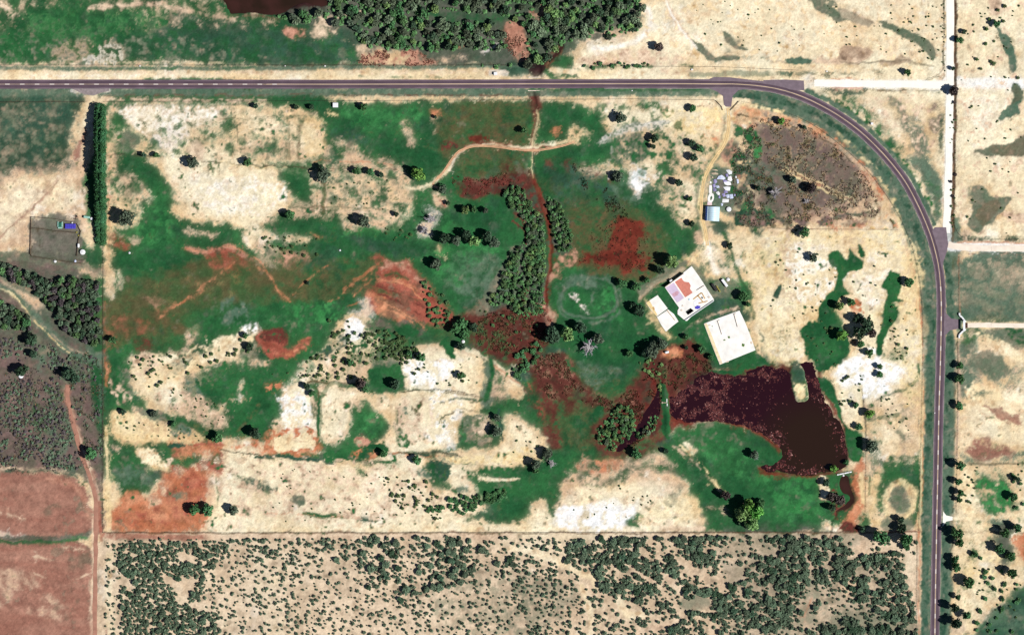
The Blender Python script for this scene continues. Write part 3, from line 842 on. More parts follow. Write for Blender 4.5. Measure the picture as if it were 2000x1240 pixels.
paint('''
; ---- south-west
@0,930
P g.2 s4 o.7|0,280 100,300 40,260
T w3 g.3|0,285 200,330
P w9 s3 o.8|380,30 560,60 660,200 700,320
L s3 g.1|-60,440 200,460 120,490 -60,480
A w8|0,480 500,480 700,450
G w6 s1|-60,515 300,510 600,495
B w4 g.2|560,470 700,480
T s8 g.2 o.7|-60,740 200,740 300,860 120,880 60,1000 -60,1020
T s8 g.2 o.7|240,1020 380,940 500,1040 480,1100 260,1090
T w3 g.1|260,620 420,650
T w3 g.1|500,560 660,570
T w3 g.1|260,750 360,790
T w3 g.1|560,800 680,770
T w12 s2|700,-60 760,180 745,420 740,700 730,1000 740,1300
N w7 s2|720,-40 765,200 760,450
R w6 s1.5 o.8|780,200 775,400 800,500
Q w22 s2|770,560 765,900 765,1300
S w14 s2|860,600 850,900 870,1300
R w9 s2 o.7|740,1000 735,1300
X w1.5|805,-40 800,430
Y w10 s2|845,30 850,420
G s4|920,90 1100,60 1180,100 1060,160 960,210 930,180
E s6|960,120 1050,100 1160,170 1260,20 1300,-40 1700,-40 1690,100 1600,200 1660,280 1580,420 870,430 880,240
R s6 g.35|1300,0 1650,0 1560,240 1400,400 1000,380 920,300 1200,240
T g.3 s4|1200,80 1320,20 1280,160 1180,220
H s4 g.1|1350,140 1440,120 1450,170 1370,180
T s4|1640,-20 1740,20 1720,200 1620,220
S w5|1690,60 1690,240
G w4 g.1|1700,0 1700,240
S s5|1740,100 1860,40 2050,140 2300,140 2300,430 1640,430 1640,280 1740,240
G s3|1760,0 1860,-10 2000,70 2100,80 2100,130 1980,110 1880,30
R w10 s2|820,460 1200,475 1600,475
T w10 s2|1600,475 2000,470 4000,470
X w1.7|800,437 8000,437
S w8|1640,415 4000,410 5400,400
H w3 g.1|1600,410 1660,430
Q g.2 s4|820,480 900,480 940,1240 850,1240
; ---- south middle
@500,930
E s8 g.7 o.6|-40,290 400,290 960,340 960,430 -40,430
E w2 g.1|0,295 300,300 500,310 960,345
G w8|380,290 500,310 600,300 700,320
D w8|800,330 940,340
H s3|280,150 380,150 350,220 320,220
H w10 g.05|0,80 80,90 150,95
W s8 g.2|860,-20 960,-20 1020,200 1000,400 820,280
W s6 g.2|780,300 880,240 960,330
T s5 g.3|1000,60 1500,60 1500,260 1000,260
U g.3 s4|1280,190 1400,180 1400,260 1280,260
G s4|1340,10 1480,0 1520,80 1480,100 1380,50
S s4|1480,-20 1680,30 1700,110 1520,80
V s3|1530,90 1640,90 1640,130 1550,130
G s4|1680,-20 2100,-40 2300,0 2260,240 2100,320 2000,350 1880,370 1740,330 1640,330 1760,260 1960,240 1980,140 1740,110
S w4|1740,10 1900,25 2060,20
S w10 s2|1000,400 2000,390 2700,400
W s8 g.4|0,600 400,640 360,960 0,960
; scrub floor
Q s8|400,700 2000,600 2000,1300 400,1300
H s14 g.3|1400,780 2000,700 2200,900 2000,1300 1500,1300
U s8 g.4|560,640 760,800 700,960 560,940
U s8 g.4|860,960 1240,880 1180,1060 900,1060
S s8 g.3|0,800 500,860 300,1240 0,1240
S s5 g.1|860,560 1000,600 1040,660 940,620
S s5 g.1|1340,480 1640,500 1560,590 1360,560
S s4 g.1|1880,500 2040,480 2000,620 1900,560
T s5 g.1|1580,1040 1700,1160 1760,1300 1660,1300
@1000,930
G s5|-60,-60 420,-60 400,80 360,200 300,270 160,200 120,310 0,360 -60,340
S s4|160,230 250,180 290,290 340,420 0,430 0,360 120,320
S s5|420,40 640,80 1300,0 1380,160 1500,280 1400,400 340,430 340,280 380,120
Z s4 g.02|340,280 540,230 760,180 960,240 940,320 860,400 340,410
T s5 g.1|380,100 460,40 520,150 500,220 380,220
T w3 g.2|420,40 700,130 1000,220 1200,250
H s4 g.1|1280,80 1340,60 1280,200 1200,240 1200,180
T s6 g.1|1000,20 1280,-10 1340,60 1200,140 1000,80
G s4|860,370 960,290 1040,300 1020,370 980,400
Y s5|1000,400 1080,250 1360,130 1480,280 1420,330 1200,330
G s6|1340,-80 2420,-80 2440,240 2200,440 1420,440 1420,400 1560,370 1480,300 1520,240 1360,40
T g.2 s3|1480,230 1680,240 1640,250
Y w4|1560,20 1640,100
T g.2 w4|1640,280 1700,300
T w8|1160,400 1500,410
B s8 g.2|1700,-40 2400,0 2400,300 2100,330 2000,100
S s4|0,450 600,450 900,470 700,500 660,560 300,500 0,600
S w14 s3|0,560 160,590 340,650 480,720 560,760 640,800 660,860
T w9 s3|900,700 1000,760 1120,820
S w10 s3|540,860 600,1000 620,1180 600,1240
S w14 s3|840,960 900,1080 1020,1080
S s3|1560,480 1680,480 1680,520 1560,530
T s5 g.1|1280,580 1520,600 1440,620
T s6 g.1|1340,680 1500,780 1660,820 1500,840
T s5|1700,730 1800,700 1840,800 1720,850
H s6|1320,950 1500,920 1560,1000 1340,1040
T w9|1180,760 1300,880 1340,940
T w12 s3|1000,1200 1200,1170 1340,1100 1360,1180
H s8 g.2|0,800 480,860 420,1100 0,1240
F s14 g.1|1600,460 2100,440 2100,1300 1700,1300 1700,900
; ---- south-east
@1500,930
Q s6 g.1|740,440 1160,440 1160,1300 1000,1300 1040,620 760,520
F s10 g.1|-60,440 640,440 900,620 1040,700 1040,900 900,1000 900,1300 -60,1300
T s5 g.1|560,840 760,800 880,840 680,880 660,980
T s5|900,780 1000,840 1140,860 1140,1040 1040,1120 960,960
G g.2 s6|80,1000 180,980 180,1120 90,1120
H s8|540,1060 900,1060 1100,1100 1160,1300 560,1300
S s4|1060,560 1150,560 1160,920 1100,800 1040,760
T s4|740,500 880,540 1000,580 860,610 660,600
T w5|640,630 860,600 1000,570
Q s4|60,620 160,620 160,680 80,680
K s1.5 o.8|330,960 400,880 380,920 360,980
E s2|280,1080 310,1100 290,1140 250,1110
E w4 o.8|340,960 280,1090
R w6 g.1|300,560 330,620 340,700
T s2|240,440 350,430 340,450 270,470
R s2|430,500 500,460 510,500 470,530
H s5 g.2|-40,450 120,450 60,560 -40,560
E w3 g.1|1180,280 1185,600 1175,1300
G s4|480,-40 680,-40 680,60 700,240 640,330 500,380 420,300 420,0
P s2|410,20 440,20 470,160 420,170 410,100
E s3|690,-20 760,-20 770,200 740,240 700,340 720,420 580,420 560,360 620,300 680,200 660,100
Y w8|730,-20 750,200
G w4|790,0 800,140
Y s4|800,0 920,-20 860,160 860,280 900,360 860,420 790,430 810,300 800,160
M s2|590,350 690,370 720,420 570,410
G s3|720,290 800,280 800,360 760,420 710,360
G s4|920,-40 1210,-60 1200,340 1130,420 1120,340 1160,200 1130,80 1040,20 930,80 920,260 860,260 860,100
Y w11 s2 g.05|1050,35 1000,50 940,120 920,210 950,300 1040,320 1110,270 1140,180 1120,90 1050,35
H s4|980,90 1060,60 1110,130 1100,220 1040,280 980,260 950,180
G g.45 s3|980,90 1060,60 1110,130 1100,220 1040,280 980,260 950,180
H s3|940,320 1120,330 1140,430 900,420
T w5|560,430 720,430
R w2.5|900,432 1180,434
S s3 g.1|1440,0 1560,-20 1640,60 1620,200 1640,300 1480,300 1460,180
S s4 g.1|1860,0 2100,40 2100,300 1900,280 1900,120
G s5 g.05|1640,0 1840,0 1900,120 1900,230 1740,320 1660,280 1620,150
S w6 s1.5|1360,320 1500,330 1640,330
S w6 g.1|1640,330 1780,320 1900,300 2100,310
S s2|1362,280 1400,310 1400,345 1365,380
V s4|1700,340 1860,330 1900,380 1780,420
S s5 g.15|1500,370 1700,360 1780,440 1780,560 1820,700 1700,860 1820,900 1880,1020 1740,1060 1600,1140 1560,940 1440,900 1440,760 1520,700 1500,560 1480,420
Y g.3 s4|1540,600 1780,640 1740,760 1540,760
U g.3 s4|1700,640 1840,640 1820,800 1680,800
G s3|1575,580 1620,570 1640,620 1600,640
E s2|1910,500 1960,460 2100,440 2100,700 1980,660 1940,560
S s3|1860,690 1960,660 2100,700 2100,730 1900,720
T s3 g.1|1770,540 1860,540 1880,580 1800,600
D s10|1760,1040 2100,800 2200,1300 1700,1300 1620,1200
V s8 g.2|1740,1060 2000,1020 2040,1200 1780,1200
Q s3|1460,1120 1500,1080 1520,1200 1460,1240
F s6|1800,380 1960,380 1900,480 1920,600 1820,720 1780,560
''')
paint('''
; ---- second pass: small features, map units
; tracks and mottling of the north-west pasture
G s4 g.6|205,205 260,205 300,230 320,290 300,310 205,310
H s5 g.7|330,205 560,210 600,300 430,300
G s4 g.80|215,210 560,215 625,250 628,300 330,300 230,280
G s3 g.2|470,298 520,290 600,300 640,310 640,325 560,330 500,318
X w2.4 g.1|262,301 300,304 340,308 380,314 440,318 500,322 560,326 640,334 700,336 770,346
S w4 g.1|290,300 340,304 372,311 440,314 480,316
X w2 g.15|250,301 205,303
Y w3 g.1|430,316 480,324 560,328
O w2.2 g.2|430,232 520,232 600,228
X w2.2 g.2|464,255 465,285
X w2.2 g.2|478,262 480,292
O w5 g.15|566,238 565,310
O w5 g.15|588,238 582,312
Y s4|592,235 622,236 634,290 600,300 594,270
O w5 g.1|632,350 630,415
T w3 g.1|625,350 624,412
T w3 g.1|640,350 638,418
X w1.8 g.3|408,328 408,400
X w1.8 g.3|430,330 432,420
G s4 g.2|540,330 600,332 606,380 590,395 566,380 548,350
G s3 g.4|640,355 700,360 780,380 760,400 700,410 645,400
S s4 g.2|650,330 700,345 760,350 750,365 680,360
O w3 g.2|560,404 700,406 770,410
T s5 g.3|210,350 250,340 280,360 270,400 225,410
R s4 g.3|212,300 228,305 226,330 212,335
; red wash ribbons
E w3 g.3 o.5|360,486 400,492 430,484 455,482 470,492 500,505 515,520
P w4 g.1|400,492 430,486 455,485
R s3 g.2|400,495 450,488 480,505 470,540 430,530
E w2 g.3 o.5|455,512 430,535 395,560 362,585 330,605 312,620
E w3 g.3 o.5|508,512 530,545 545,575 560,590
E w2.4 g.1|640,520 600,545 570,575
O s6 g.2|560,520 700,510 720,560 640,590 560,590
E w2.2 g.1|735,520 700,545 680,560 660,585 640,590
E w2 g.15|760,530 720,550 690,580
; diagonal track south of the fan
E w2.4|700,590 680,600
G s5|540,590 640,590 700,585 680,620 640,650 560,650 500,640 480,620
R w2.6|728,560 780,570 830,590
E w2.2|735,545 790,552 830,575
M w3 g.2|720,556 770,564 830,600
E w2.2|740,600 800,620 830,640
; green mottles in the southern pasture
G s4 g.4|330,700 380,670 420,680 400,700 350,720
G s4 g.86|210,690 500,690 500,860 210,860
G s3 g.35|640,640 700,660 760,650 820,680 760,720 700,735 600,740 560,730 600,700
X w2.2|600,746 640,746 700,748
X w2.2|860,764 920,772 940,776
X w2.4|700,890 790,886 870,886 900,892
E w3 g.1|780,892 820,890 870,892
X w2 g.2|520,894 620,910
G w6 g.1|900,900 950,912 1000,925
O s4 g.4|790,770 830,780 820,820 800,810
X w2|862,830 870,810 895,800 930,800
G s4 g.80|470,930 800,930 800,1000 470,1000
T s5 g.35|470,930 640,925 760,950 800,1000 640,1010 480,1000
Z s5 g.1|780,724 830,700 880,720 870,750 850,762 800,755
W s4 g.1|880,790 900,800 895,830 870,835
Z s4 o.8|866,845 880,840 875,870 855,880
; centre and creek
B s8 g.4|860,420 1000,500 1000,540 900,560 850,520
V s5 g.3|900,540 960,500 1000,560 940,600
D w4 g.1|1040,300 1042,340
Y w2.2|1047,215 1049,240 1044,262 1040,285
Y w2|1040,295 1038,320 1040,350
T s3|1060,598 1072,600 1075,630 1060,635
P s3 g.2|1035,600 1075,600 1075,660 1030,680
O s6 g.3|850,650 960,660 1000,700 960,710 870,680
D s5 g.3|860,660 940,680 900,690
; around the ruins
H s3 g.2|1245,560 1265,548 1300,525 1320,512 1330,520 1290,556 1260,575
Y s3 g.1|1322,508 1345,498 1360,505 1340,518
Y s3 g.1|1262,592 1270,590 1300,645 1312,655 1300,662 1280,640
H w9 s3|1355,518 1378,552 1392,572
G s4|1375,470 1400,480 1430,500 1450,540 1470,580 1440,590 1400,570 1385,540
S s4 g.05|1345,495 1382,480 1410,470 1438,520 1448,555 1410,545 1385,545 1365,528
W s4 g.1|1372,485 1395,480 1425,530 1420,545 1385,520
Y g.55 s4|1345,495 1382,480 1410,470 1438,520 1445,550 1410,545 1385,540
H s3 g.1|1395,550 1440,550 1440,572 1400,580
T w4 g.1|1352,632 1400,612 1440,600
H w3 g.1|1330,650 1350,636 1370,628
M s5 g.25|1300,690 1340,680 1370,700 1388,715 1350,735 1300,740
E s3|1300,688 1328,680 1330,695 1298,700
M s6|1300,735 1330,720 1370,712 1390,716 1400,728 1440,732 1490,712 1545,712 1550,735 1400,745 1310,760
K s6 g.1|1350,730 1385,720 1400,735 1480,730 1500,722 1540,735 1400,750 1330,750
I w5 s3 o.8|1312,815 1360,822 1400,818 1440,828 1475,842 1505,858 1520,880
I w5 s3|1484,916 1520,926 1600,928 1642,918
I w6 s3|1600,720 1612,770 1640,818 1654,870 1658,898
I w3 s2|1318,828 1350,826 1380,820
I w3 s2|1484,922 1540,932
; the spit: green ring with a sandy end
G s2.5|1545,712 1552,706 1566,708 1574,735 1581,772 1577,784 1564,788 1551,783 1545,755
D s2|1548,712 1564,712 1570,742 1552,745
Y s2|1554,752 1568,752 1572,772 1562,780 1554,772
G s4 g.35|1500,720 1520,650 1540,620 1530,700
G s4 g.86|1480,560 1560,540 1580,700 1500,700
B s3 g.2|1395,545 1460,548 1455,560 1410,560
; sand sweeps in the east
T w10 s4 g.1 o.8|1520,470 1545,560 1535,620
H s4 g.4|1480,500 1560,470 1570,600 1540,620
T w8 s4 g.2|1650,470 1690,520 1700,600
X s3 g.6|1700,660 1770,640 1780,700 1700,720
E w2.4 g.1|1800,600 1801,900
T g.6 s4|1690,770 1795,760 1790,920 1700,900
G s4 g.6|1690,770 1795,760 1790,1030 1700,1000
G s4 g.35|1720,900 1795,890 1795,940 1730,950
; orange earth beside the channel
M s2.5 g.1|1645,1020 1672,1022 1682,1034 1645,1034
S w2|1645,1036 1680,1037
J w3|1666,950 1668,975
; north side detail
J w2 g.1|450,28 520,34 560,38
G s4 g.35|180,60 300,60 500,90 500,120 200,110
T g.6 s5|0,0 500,0 500,60 0,60
T g.86 s5|500,60 720,90 720,128 500,128
P s3 g.2|712,105 750,97 800,102 845,116 840,126 720,126
S w3 g.1|140,124 240,122 440,122
X w1.8|500,128 720,128 860,128 1000,128
J w2 g.2 o.7|200,188 500,186 900,186 1020,188
T w4 g.2|205,194 340,195 520,198
M w4 g.5 o.6|760,186 940,186
T g.4 s4|1150,60 1240,60 1290,130 1180,110
R g.6 s4|1160,100 1330,100 1320,125 1160,122
Q g.86 s4|1350,0 1840,0 1840,140 1400,120
T g.6 s6|1500,0 1840,0 1840,110 1560,80
T g.86 s6|1880,0 2100,0 2100,460 1880,460
H s3 g.1|1410,85 1426,95 1420,102
Y w4 g.3|1440,130 1560,128 1780,128
; south floor
T g.5 s5|440,1060 1100,1060 1100,1260 440,1260
S g.6 s5|440,1080 1000,1080 1000,1260 440,1260
W s5 g.1|988,1048 1060,1050 1060,1068 1100,1075 1040,1072 1000,1060
S s6 g.2|1000,1050 1260,1048 1260,1060 1120,1062 1140,1080 1030,1080
K s8 g.35|1470,1130 1560,1100 1600,1180 1480,1260
H s6 g.4|1500,1160 1600,1120 1620,1260 1500,1260
''')

paint('''
; ---- third pass, map units
; north-west pasture: cream again where turf crept in
S s4 g.3|300,205 520,207 610,225 625,300 560,318 440,316 330,290 300,240
W s5 g.3|235,208 430,208 430,228 360,260 300,280 260,240
L s5 g.3 o.7|305,255 360,250 370,280 320,290
Y s4 g.1|592,232 625,232 634,296 600,300 594,270
G s3 g.2|432,240 450,225 460,240 450,262 436,258
G s3 g.1|408,262 422,258 424,270 410,268
G s3 g.15|218,232 240,226 246,248 236,262 220,254
G s3 g.2|234,264 256,260 268,280 250,292 234,286
G s3 g.2|296,272 312,268 316,288 300,292
T s3|370,284 396,280 402,296 396,312 376,308
O s2|372,276 392,272 398,282 374,283
T g.4 s4|440,270 560,270 600,300 560,312 460,308
T g.3 s5|640,290 780,330 800,372 760,420 690,430 660,400 650,340
S g.5 s4|640,340 780,340 790,420 650,420
; west fringe by the windbreak
Y s4 g.3|208,270 222,270 224,330 220,480 208,480
T s4 g.45|206,210 232,210 240,330 236,400 206,400
S s3 g.15|214,394 268,390 276,420 268,440 222,444
; knoll and its bushy slope
S s3 g.05|672,620 705,620 720,650 740,662 725,680 700,690 660,700 640,735 600,744 572,738 590,715 622,696 640,668 655,640
Z s4|672,645 690,630 706,645 692,668 674,664
S s3 g.3|700,655 762,665 800,680 770,692 728,684
T s4 g.3|640,690 720,690 735,720 700,744 650,740
T s4 g.2|745,690 770,690 775,715 750,712
S s3|780,700 800,680 850,672 900,685 940,696 944,740 938,764 860,758 800,752 786,730
Z s5 g.1|792,705 840,698 885,706 880,730 850,756 806,750
S s3|630,760 700,756 716,764 706,780 690,790 684,820 660,864 636,864 624,840
T g.4 s3|655,760 710,760 700,800 660,800
S s3|718,770 776,770 776,800 764,830 748,816 724,800
S s3|776,775 800,766 874,768 938,778 936,808 896,812 888,846 860,880 820,882 776,864 784,830
T g.45 s4|776,775 860,770 830,830 780,850
Z s4 g.2 o.8|856,846 884,842 888,868 858,872
; around the diagonal sand ridges west
T s4 g.45|250,700 330,690 400,720 470,690 500,650 500,700 430,740 350,790 270,760
U s4 g.5|310,720 350,705 380,680 400,700 350,730
E s5 g.6 o.6|250,820 380,830 440,850 400,870 260,868
E s5 g.5|330,860 470,855 520,860 500,884 360,884
; central sandy field by the driveway
H s4 g.05|1195,290 1220,266 1250,264 1266,290 1258,312 1230,324 1200,316
G s4 g.45|1200,270 1262,270 1262,316 1200,316
G s4 g.45|1262,256 1350,262 1392,290 1380,330 1300,340 1262,300
G s4 g.55|1290,330 1370,330 1366,440 1300,400
Y s4 g.3|1300,205 1408,208 1404,250 1340,270 1290,240
E s4 g.55|1340,210 1408,210 1404,290 1350,260
S s3 g.1|1300,396 1356,396 1360,434 1330,440 1316,420
G s4 g.7|1130,215 1300,205 1300,250 1180,260
V s6 g.5|1160,330 1290,340 1300,400 1180,400
G s5 g.6|1440,450 1500,450 1520,500 1460,520
; east paddock strip
T s5 g.45|1880,510 2100,510 2100,620 1880,620
G s5 g.5|1900,580 2100,570 2100,625 1880,625
H s6 g.5|1880,520 2100,520 2100,600 1880,600
T s6 g.6|1880,650 2100,650 2100,780 1880,780
Y g.5 s5|1880,780 2100,780 2100,880 1880,860
G g.6 s4|1890,900 2100,900 2100,1240 1890,1240
; wetland tones
O s6 g.35|1120,760 1300,800 1290,880 1200,900 1110,860
G s6 g.45|1080,720 1180,780 1160,860 1060,840
G s5 g.4|880,200 1000,200 1000,280 880,270
O s6 g.2|860,210 1010,205 1020,330 880,330
D s8 g.35|1080,300 1200,380 1200,440 1090,400
O s8 g.4|1100,400 1200,400 1160,480 1110,480
M s4 g.35 o.8|1060,300 1180,330 1200,360 1080,330
; west field greens
D s8 g.3|300,60 560,60 600,120 400,124
B s10 g.4|60,20 240,30 260,60 100,80
H s5 g.6|200,80 320,80 300,120 210,120
R g.6 s4|0,210 160,210 120,330 0,330
H g.55 s5|0,190 160,190 120,330 0,330
''')

paint('''
; continuous wet ground from the creek junction down to the dam
M s12|930,620 1000,600 1060,610 1072,660 1060,700 1110,700 1130,740 1170,772 1230,785 1268,740 1300,700 1360,684 1392,716 1335,742 1312,800 1290,862 1230,892 1180,888 1148,860 1168,820 1190,792 1130,795 1090,830 1060,800 1040,760 1030,720 960,700 920,670
M s8 g.3|1060,800 1090,830 1100,870 1085,880 1060,840 1040,790
O s10 g.3|1090,760 1160,790 1160,860 1120,880 1090,840
I s8 g.5 o.8|1170,780 1230,790 1270,745 1300,730 1310,790 1280,800 1200,820
P s6 g.5|1050,700 1100,690 1115,735 1110,775 1080,780 1055,740
P s4 g.55|1120,740 1170,770 1230,780 1260,790 1180,800 1130,780
I s6 g.55|940,650 1000,650 1060,640 1060,690 980,690
G s6 g.45|1090,780 1150,800 1150,850 1110,850
V s12 g.5 o.8|1430,225 1560,250 1640,330 1700,400 1600,430 1450,430
D s8 g.5|1440,300 1520,330 1500,420 1440,430
O s6 g.55|1520,320 1640,320 1640,380 1540,380
''')
weather()
paint('''
; ---- fourth pass, map units: long gentle features
; washes and ridges of the west, green again between them
O s12 o.4|215,560 300,530 380,510 460,500 520,520 560,560 520,600 420,590 330,620 260,660 215,670
R s8 g.6 o.6|400,490 460,488 490,505 480,535 440,525 400,520
E w2.2 g.2 o.65|360,487 400,491 430,486 458,483 476,494 505,508 520,528 534,552 550,580
E w2.2 g.2 o.65|458,512 434,535 398,558 365,584 335,602 312,622
G s10 o.8|360,620 420,600 480,590 500,610 480,640 430,650 380,660
V s8 g.3|420,600 460,585 490,600 480,630 440,635
M s5 g.1|508,645 540,640 560,645 555,670 520,668
R s5 g.1|512,665 540,690 575,685 606,660 602,676 575,697 540,700 518,690
E s3 g.4|530,690 575,688 606,662 600,676 570,696
B s10 g.3|560,600 640,590 680,600 640,630 580,640
; sand west of the knoll: pinkish, with grey-green drifts
S s6 g.1|260,700 300,690 350,690 400,670 450,655 490,640 500,655 470,680 430,700 380,720 350,745 360,780 330,790 300,770 270,750 255,725
T s6 g.35|300,760 400,770 450,790 440,830 400,820 340,800
H s5 g.3|330,715 370,690 390,680 400,690 370,715 345,735
T s5 g.35|250,700 300,690 310,720 270,735
V s5 g.2|365,745 390,735 410,745 400,775 375,775
G s7 g.15|385,738 420,722 465,705 480,715 470,745 455,780 435,790 400,780 385,760
O w3 g.2 o.7|470,840 490,815 510,790 520,770
Y s5 g.2 o.8|215,820 250,808 300,815 330,835 330,858 270,862 235,850
E s5 g.45 o.8|330,850 420,860 450,855 440,875 380,872
T s5 g.3|300,880 340,890 330,910 290,900
R w5 g.2 o.8|380,868 420,866 445,880
E w6 g.2 o.9|425,878 470,872 520,872 560,885 610,890
; narrow lane, hedges and ditch lines of the south pasture
D w3.5|500,892 540,893 580,893 620,898 650,908
X w2|432,880 470,884 520,890
O w2.4|600,745 630,745 640,748
G w6|624,775 622,800 620,830 622,850
O w3|610,755 622,765 620,780
X w2|780,768 830,762 870,762 930,770
G s4|860,670 880,660 890,680 885,700 870,690
G w9 s3|958,700 962,730 956,760 950,780
O w2.2 g.1|865,832 868,820 860,812
H s5 g.2|905,815 940,810 960,830 958,855 930,868 905,855
T s4 g.2|925,822 950,820 955,850 930,855
D w4|975,800 978,830 982,860
O w2.4 g.1|640,886 700,886 760,884 840,888
G w5|690,898 740,904 770,900 772,890
D w4 g.1|800,888 870,890 900,895
G s4 g.1|820,905 860,908 880,925 850,930 830,918
G s4|830,905 858,905 880,922 862,936 845,925
D s4 g.1|470,935 500,935 530,948 545,955 520,960 490,950
H s3|566,968 595,968 588,988 574,984
G w4|592,1003 625,1004 660,1008
D w4|700,1014 740,1016
T s6 g.3 o.8|560,900 700,925 740,940 700,960 600,940
E w3 g.3 o.7|450,1003 560,1003 700,1010
J w1.6|205,1040 700,1041 1790,1040
; knoll greens
G s4 g.45|690,640 780,650 820,680 780,695 720,690
G s5 g.2|765,640 800,632 815,650 800,665 770,660
H s5 g.2|735,690 775,675 785,705 770,720 740,715
G s5|726,718 780,712 790,750 770,765 740,762 720,745
; red clay fan: ribbed
O w5 o.8|752,535 775,532 795,545
M w3 g.1|735,560 770,570 800,590 825,600
M w3 g.1|740,575 780,590 820,615
E w2.4 g.1|733,552 760,548 800,560 825,585
E w2 g.1|738,585 770,600 805,625
E w2 g.1|745,600 790,620 815,640
P w4 g.2|738,528 770,515 795,515 815,540 835,565
G s5|770,645 795,636 808,655 795,668 775,662
; creek corridor
M s5 g.15|1000,365 1020,355 1040,370 1052,400 1062,420 1050,430 1030,415 1010,395
I w4 o.8|1050,360 1058,385 1068,410 1072,440
H s5 g.1 o.9|1005,480 985,510 965,555 945,590 935,610 945,615 965,585 985,545 1000,505 1012,485
M s5 g.15|935,620 1000,610 1060,620 1062,680 1010,700 960,700 930,660
P s5 g.45 o.8|1035,605 1070,600 1072,650 1045,680 1030,650
M w4|1000,432 1022,448 1028,475
D s6 g.2|1110,320 1180,350 1190,390 1140,370
M s6 g.2|890,350 930,350 980,345 1010,335 1000,375 960,382 920,385 895,375
K s4 g.45 o.6|905,270 930,266 950,272 930,278
I s3 g.2 o.8|915,268 935,265 955,272 940,279 918,278
M s3 g.2|862,278 880,276 890,290 868,292
M s5 g.45|1120,500 1160,500 1160,520 1110,515
G s8 g.1|1085,550 1120,535 1180,540 1200,570 1180,610 1120,620 1090,600
V s7 g.3|1090,560 1120,545 1170,548 1180,575 1150,600 1110,590
; central sands: yellower by the drive, rubble streak
Z w5 g.2|1172,272 1200,262 1230,246 1260,243 1300,238
L w10 g.25 s3|1168,275 1200,262 1250,250 1300,240
Y s6 g.2|1300,215 1405,212 1405,240 1340,262 1310,245
X w1.6 g.1|1376,208 1340,207
S w14 s3|1423,214 1424,240 1420,270
P s5 g.2 o.8|1412,275 1428,270 1440,300 1430,320 1410,310
G s4|1434,255 1446,250 1450,265 1440,270
G s4|1455,262 1475,258 1482,280 1462,285
B s3|1468,290 1480,280 1492,288 1490,304 1474,308
G s5 g.15|1430,300 1470,310 1490,330 1480,350 1440,340
D s4|1440,410 1470,405 1500,415 1510,440 1480,440 1440,435
B s3 g.1|1452,398 1468,396 1470,408 1455,412
; wash below the slabs
G s5|1376,712 1400,722 1440,716 1480,690 1500,712 1490,716 1440,732 1400,732 1385,722
H s3 g.2|1482,640 1500,690 1505,715 1492,700
; right-hand paddocks
H s6 g.3|1920,700 1960,690 1975,720 1950,745 1915,730
S s5 g.1|1905,650 1950,660 2000,690 2060,720 2060,750 2000,720 1940,680
S s5 g.2|1890,745 1950,760 1990,770 2060,775 2060,790 1950,790 1890,780
G s6 g.3|1960,640 2060,640 2060,680 1990,670
N s4 o.8|1925,790 1960,800 1990,815 1985,825 1950,815
''')

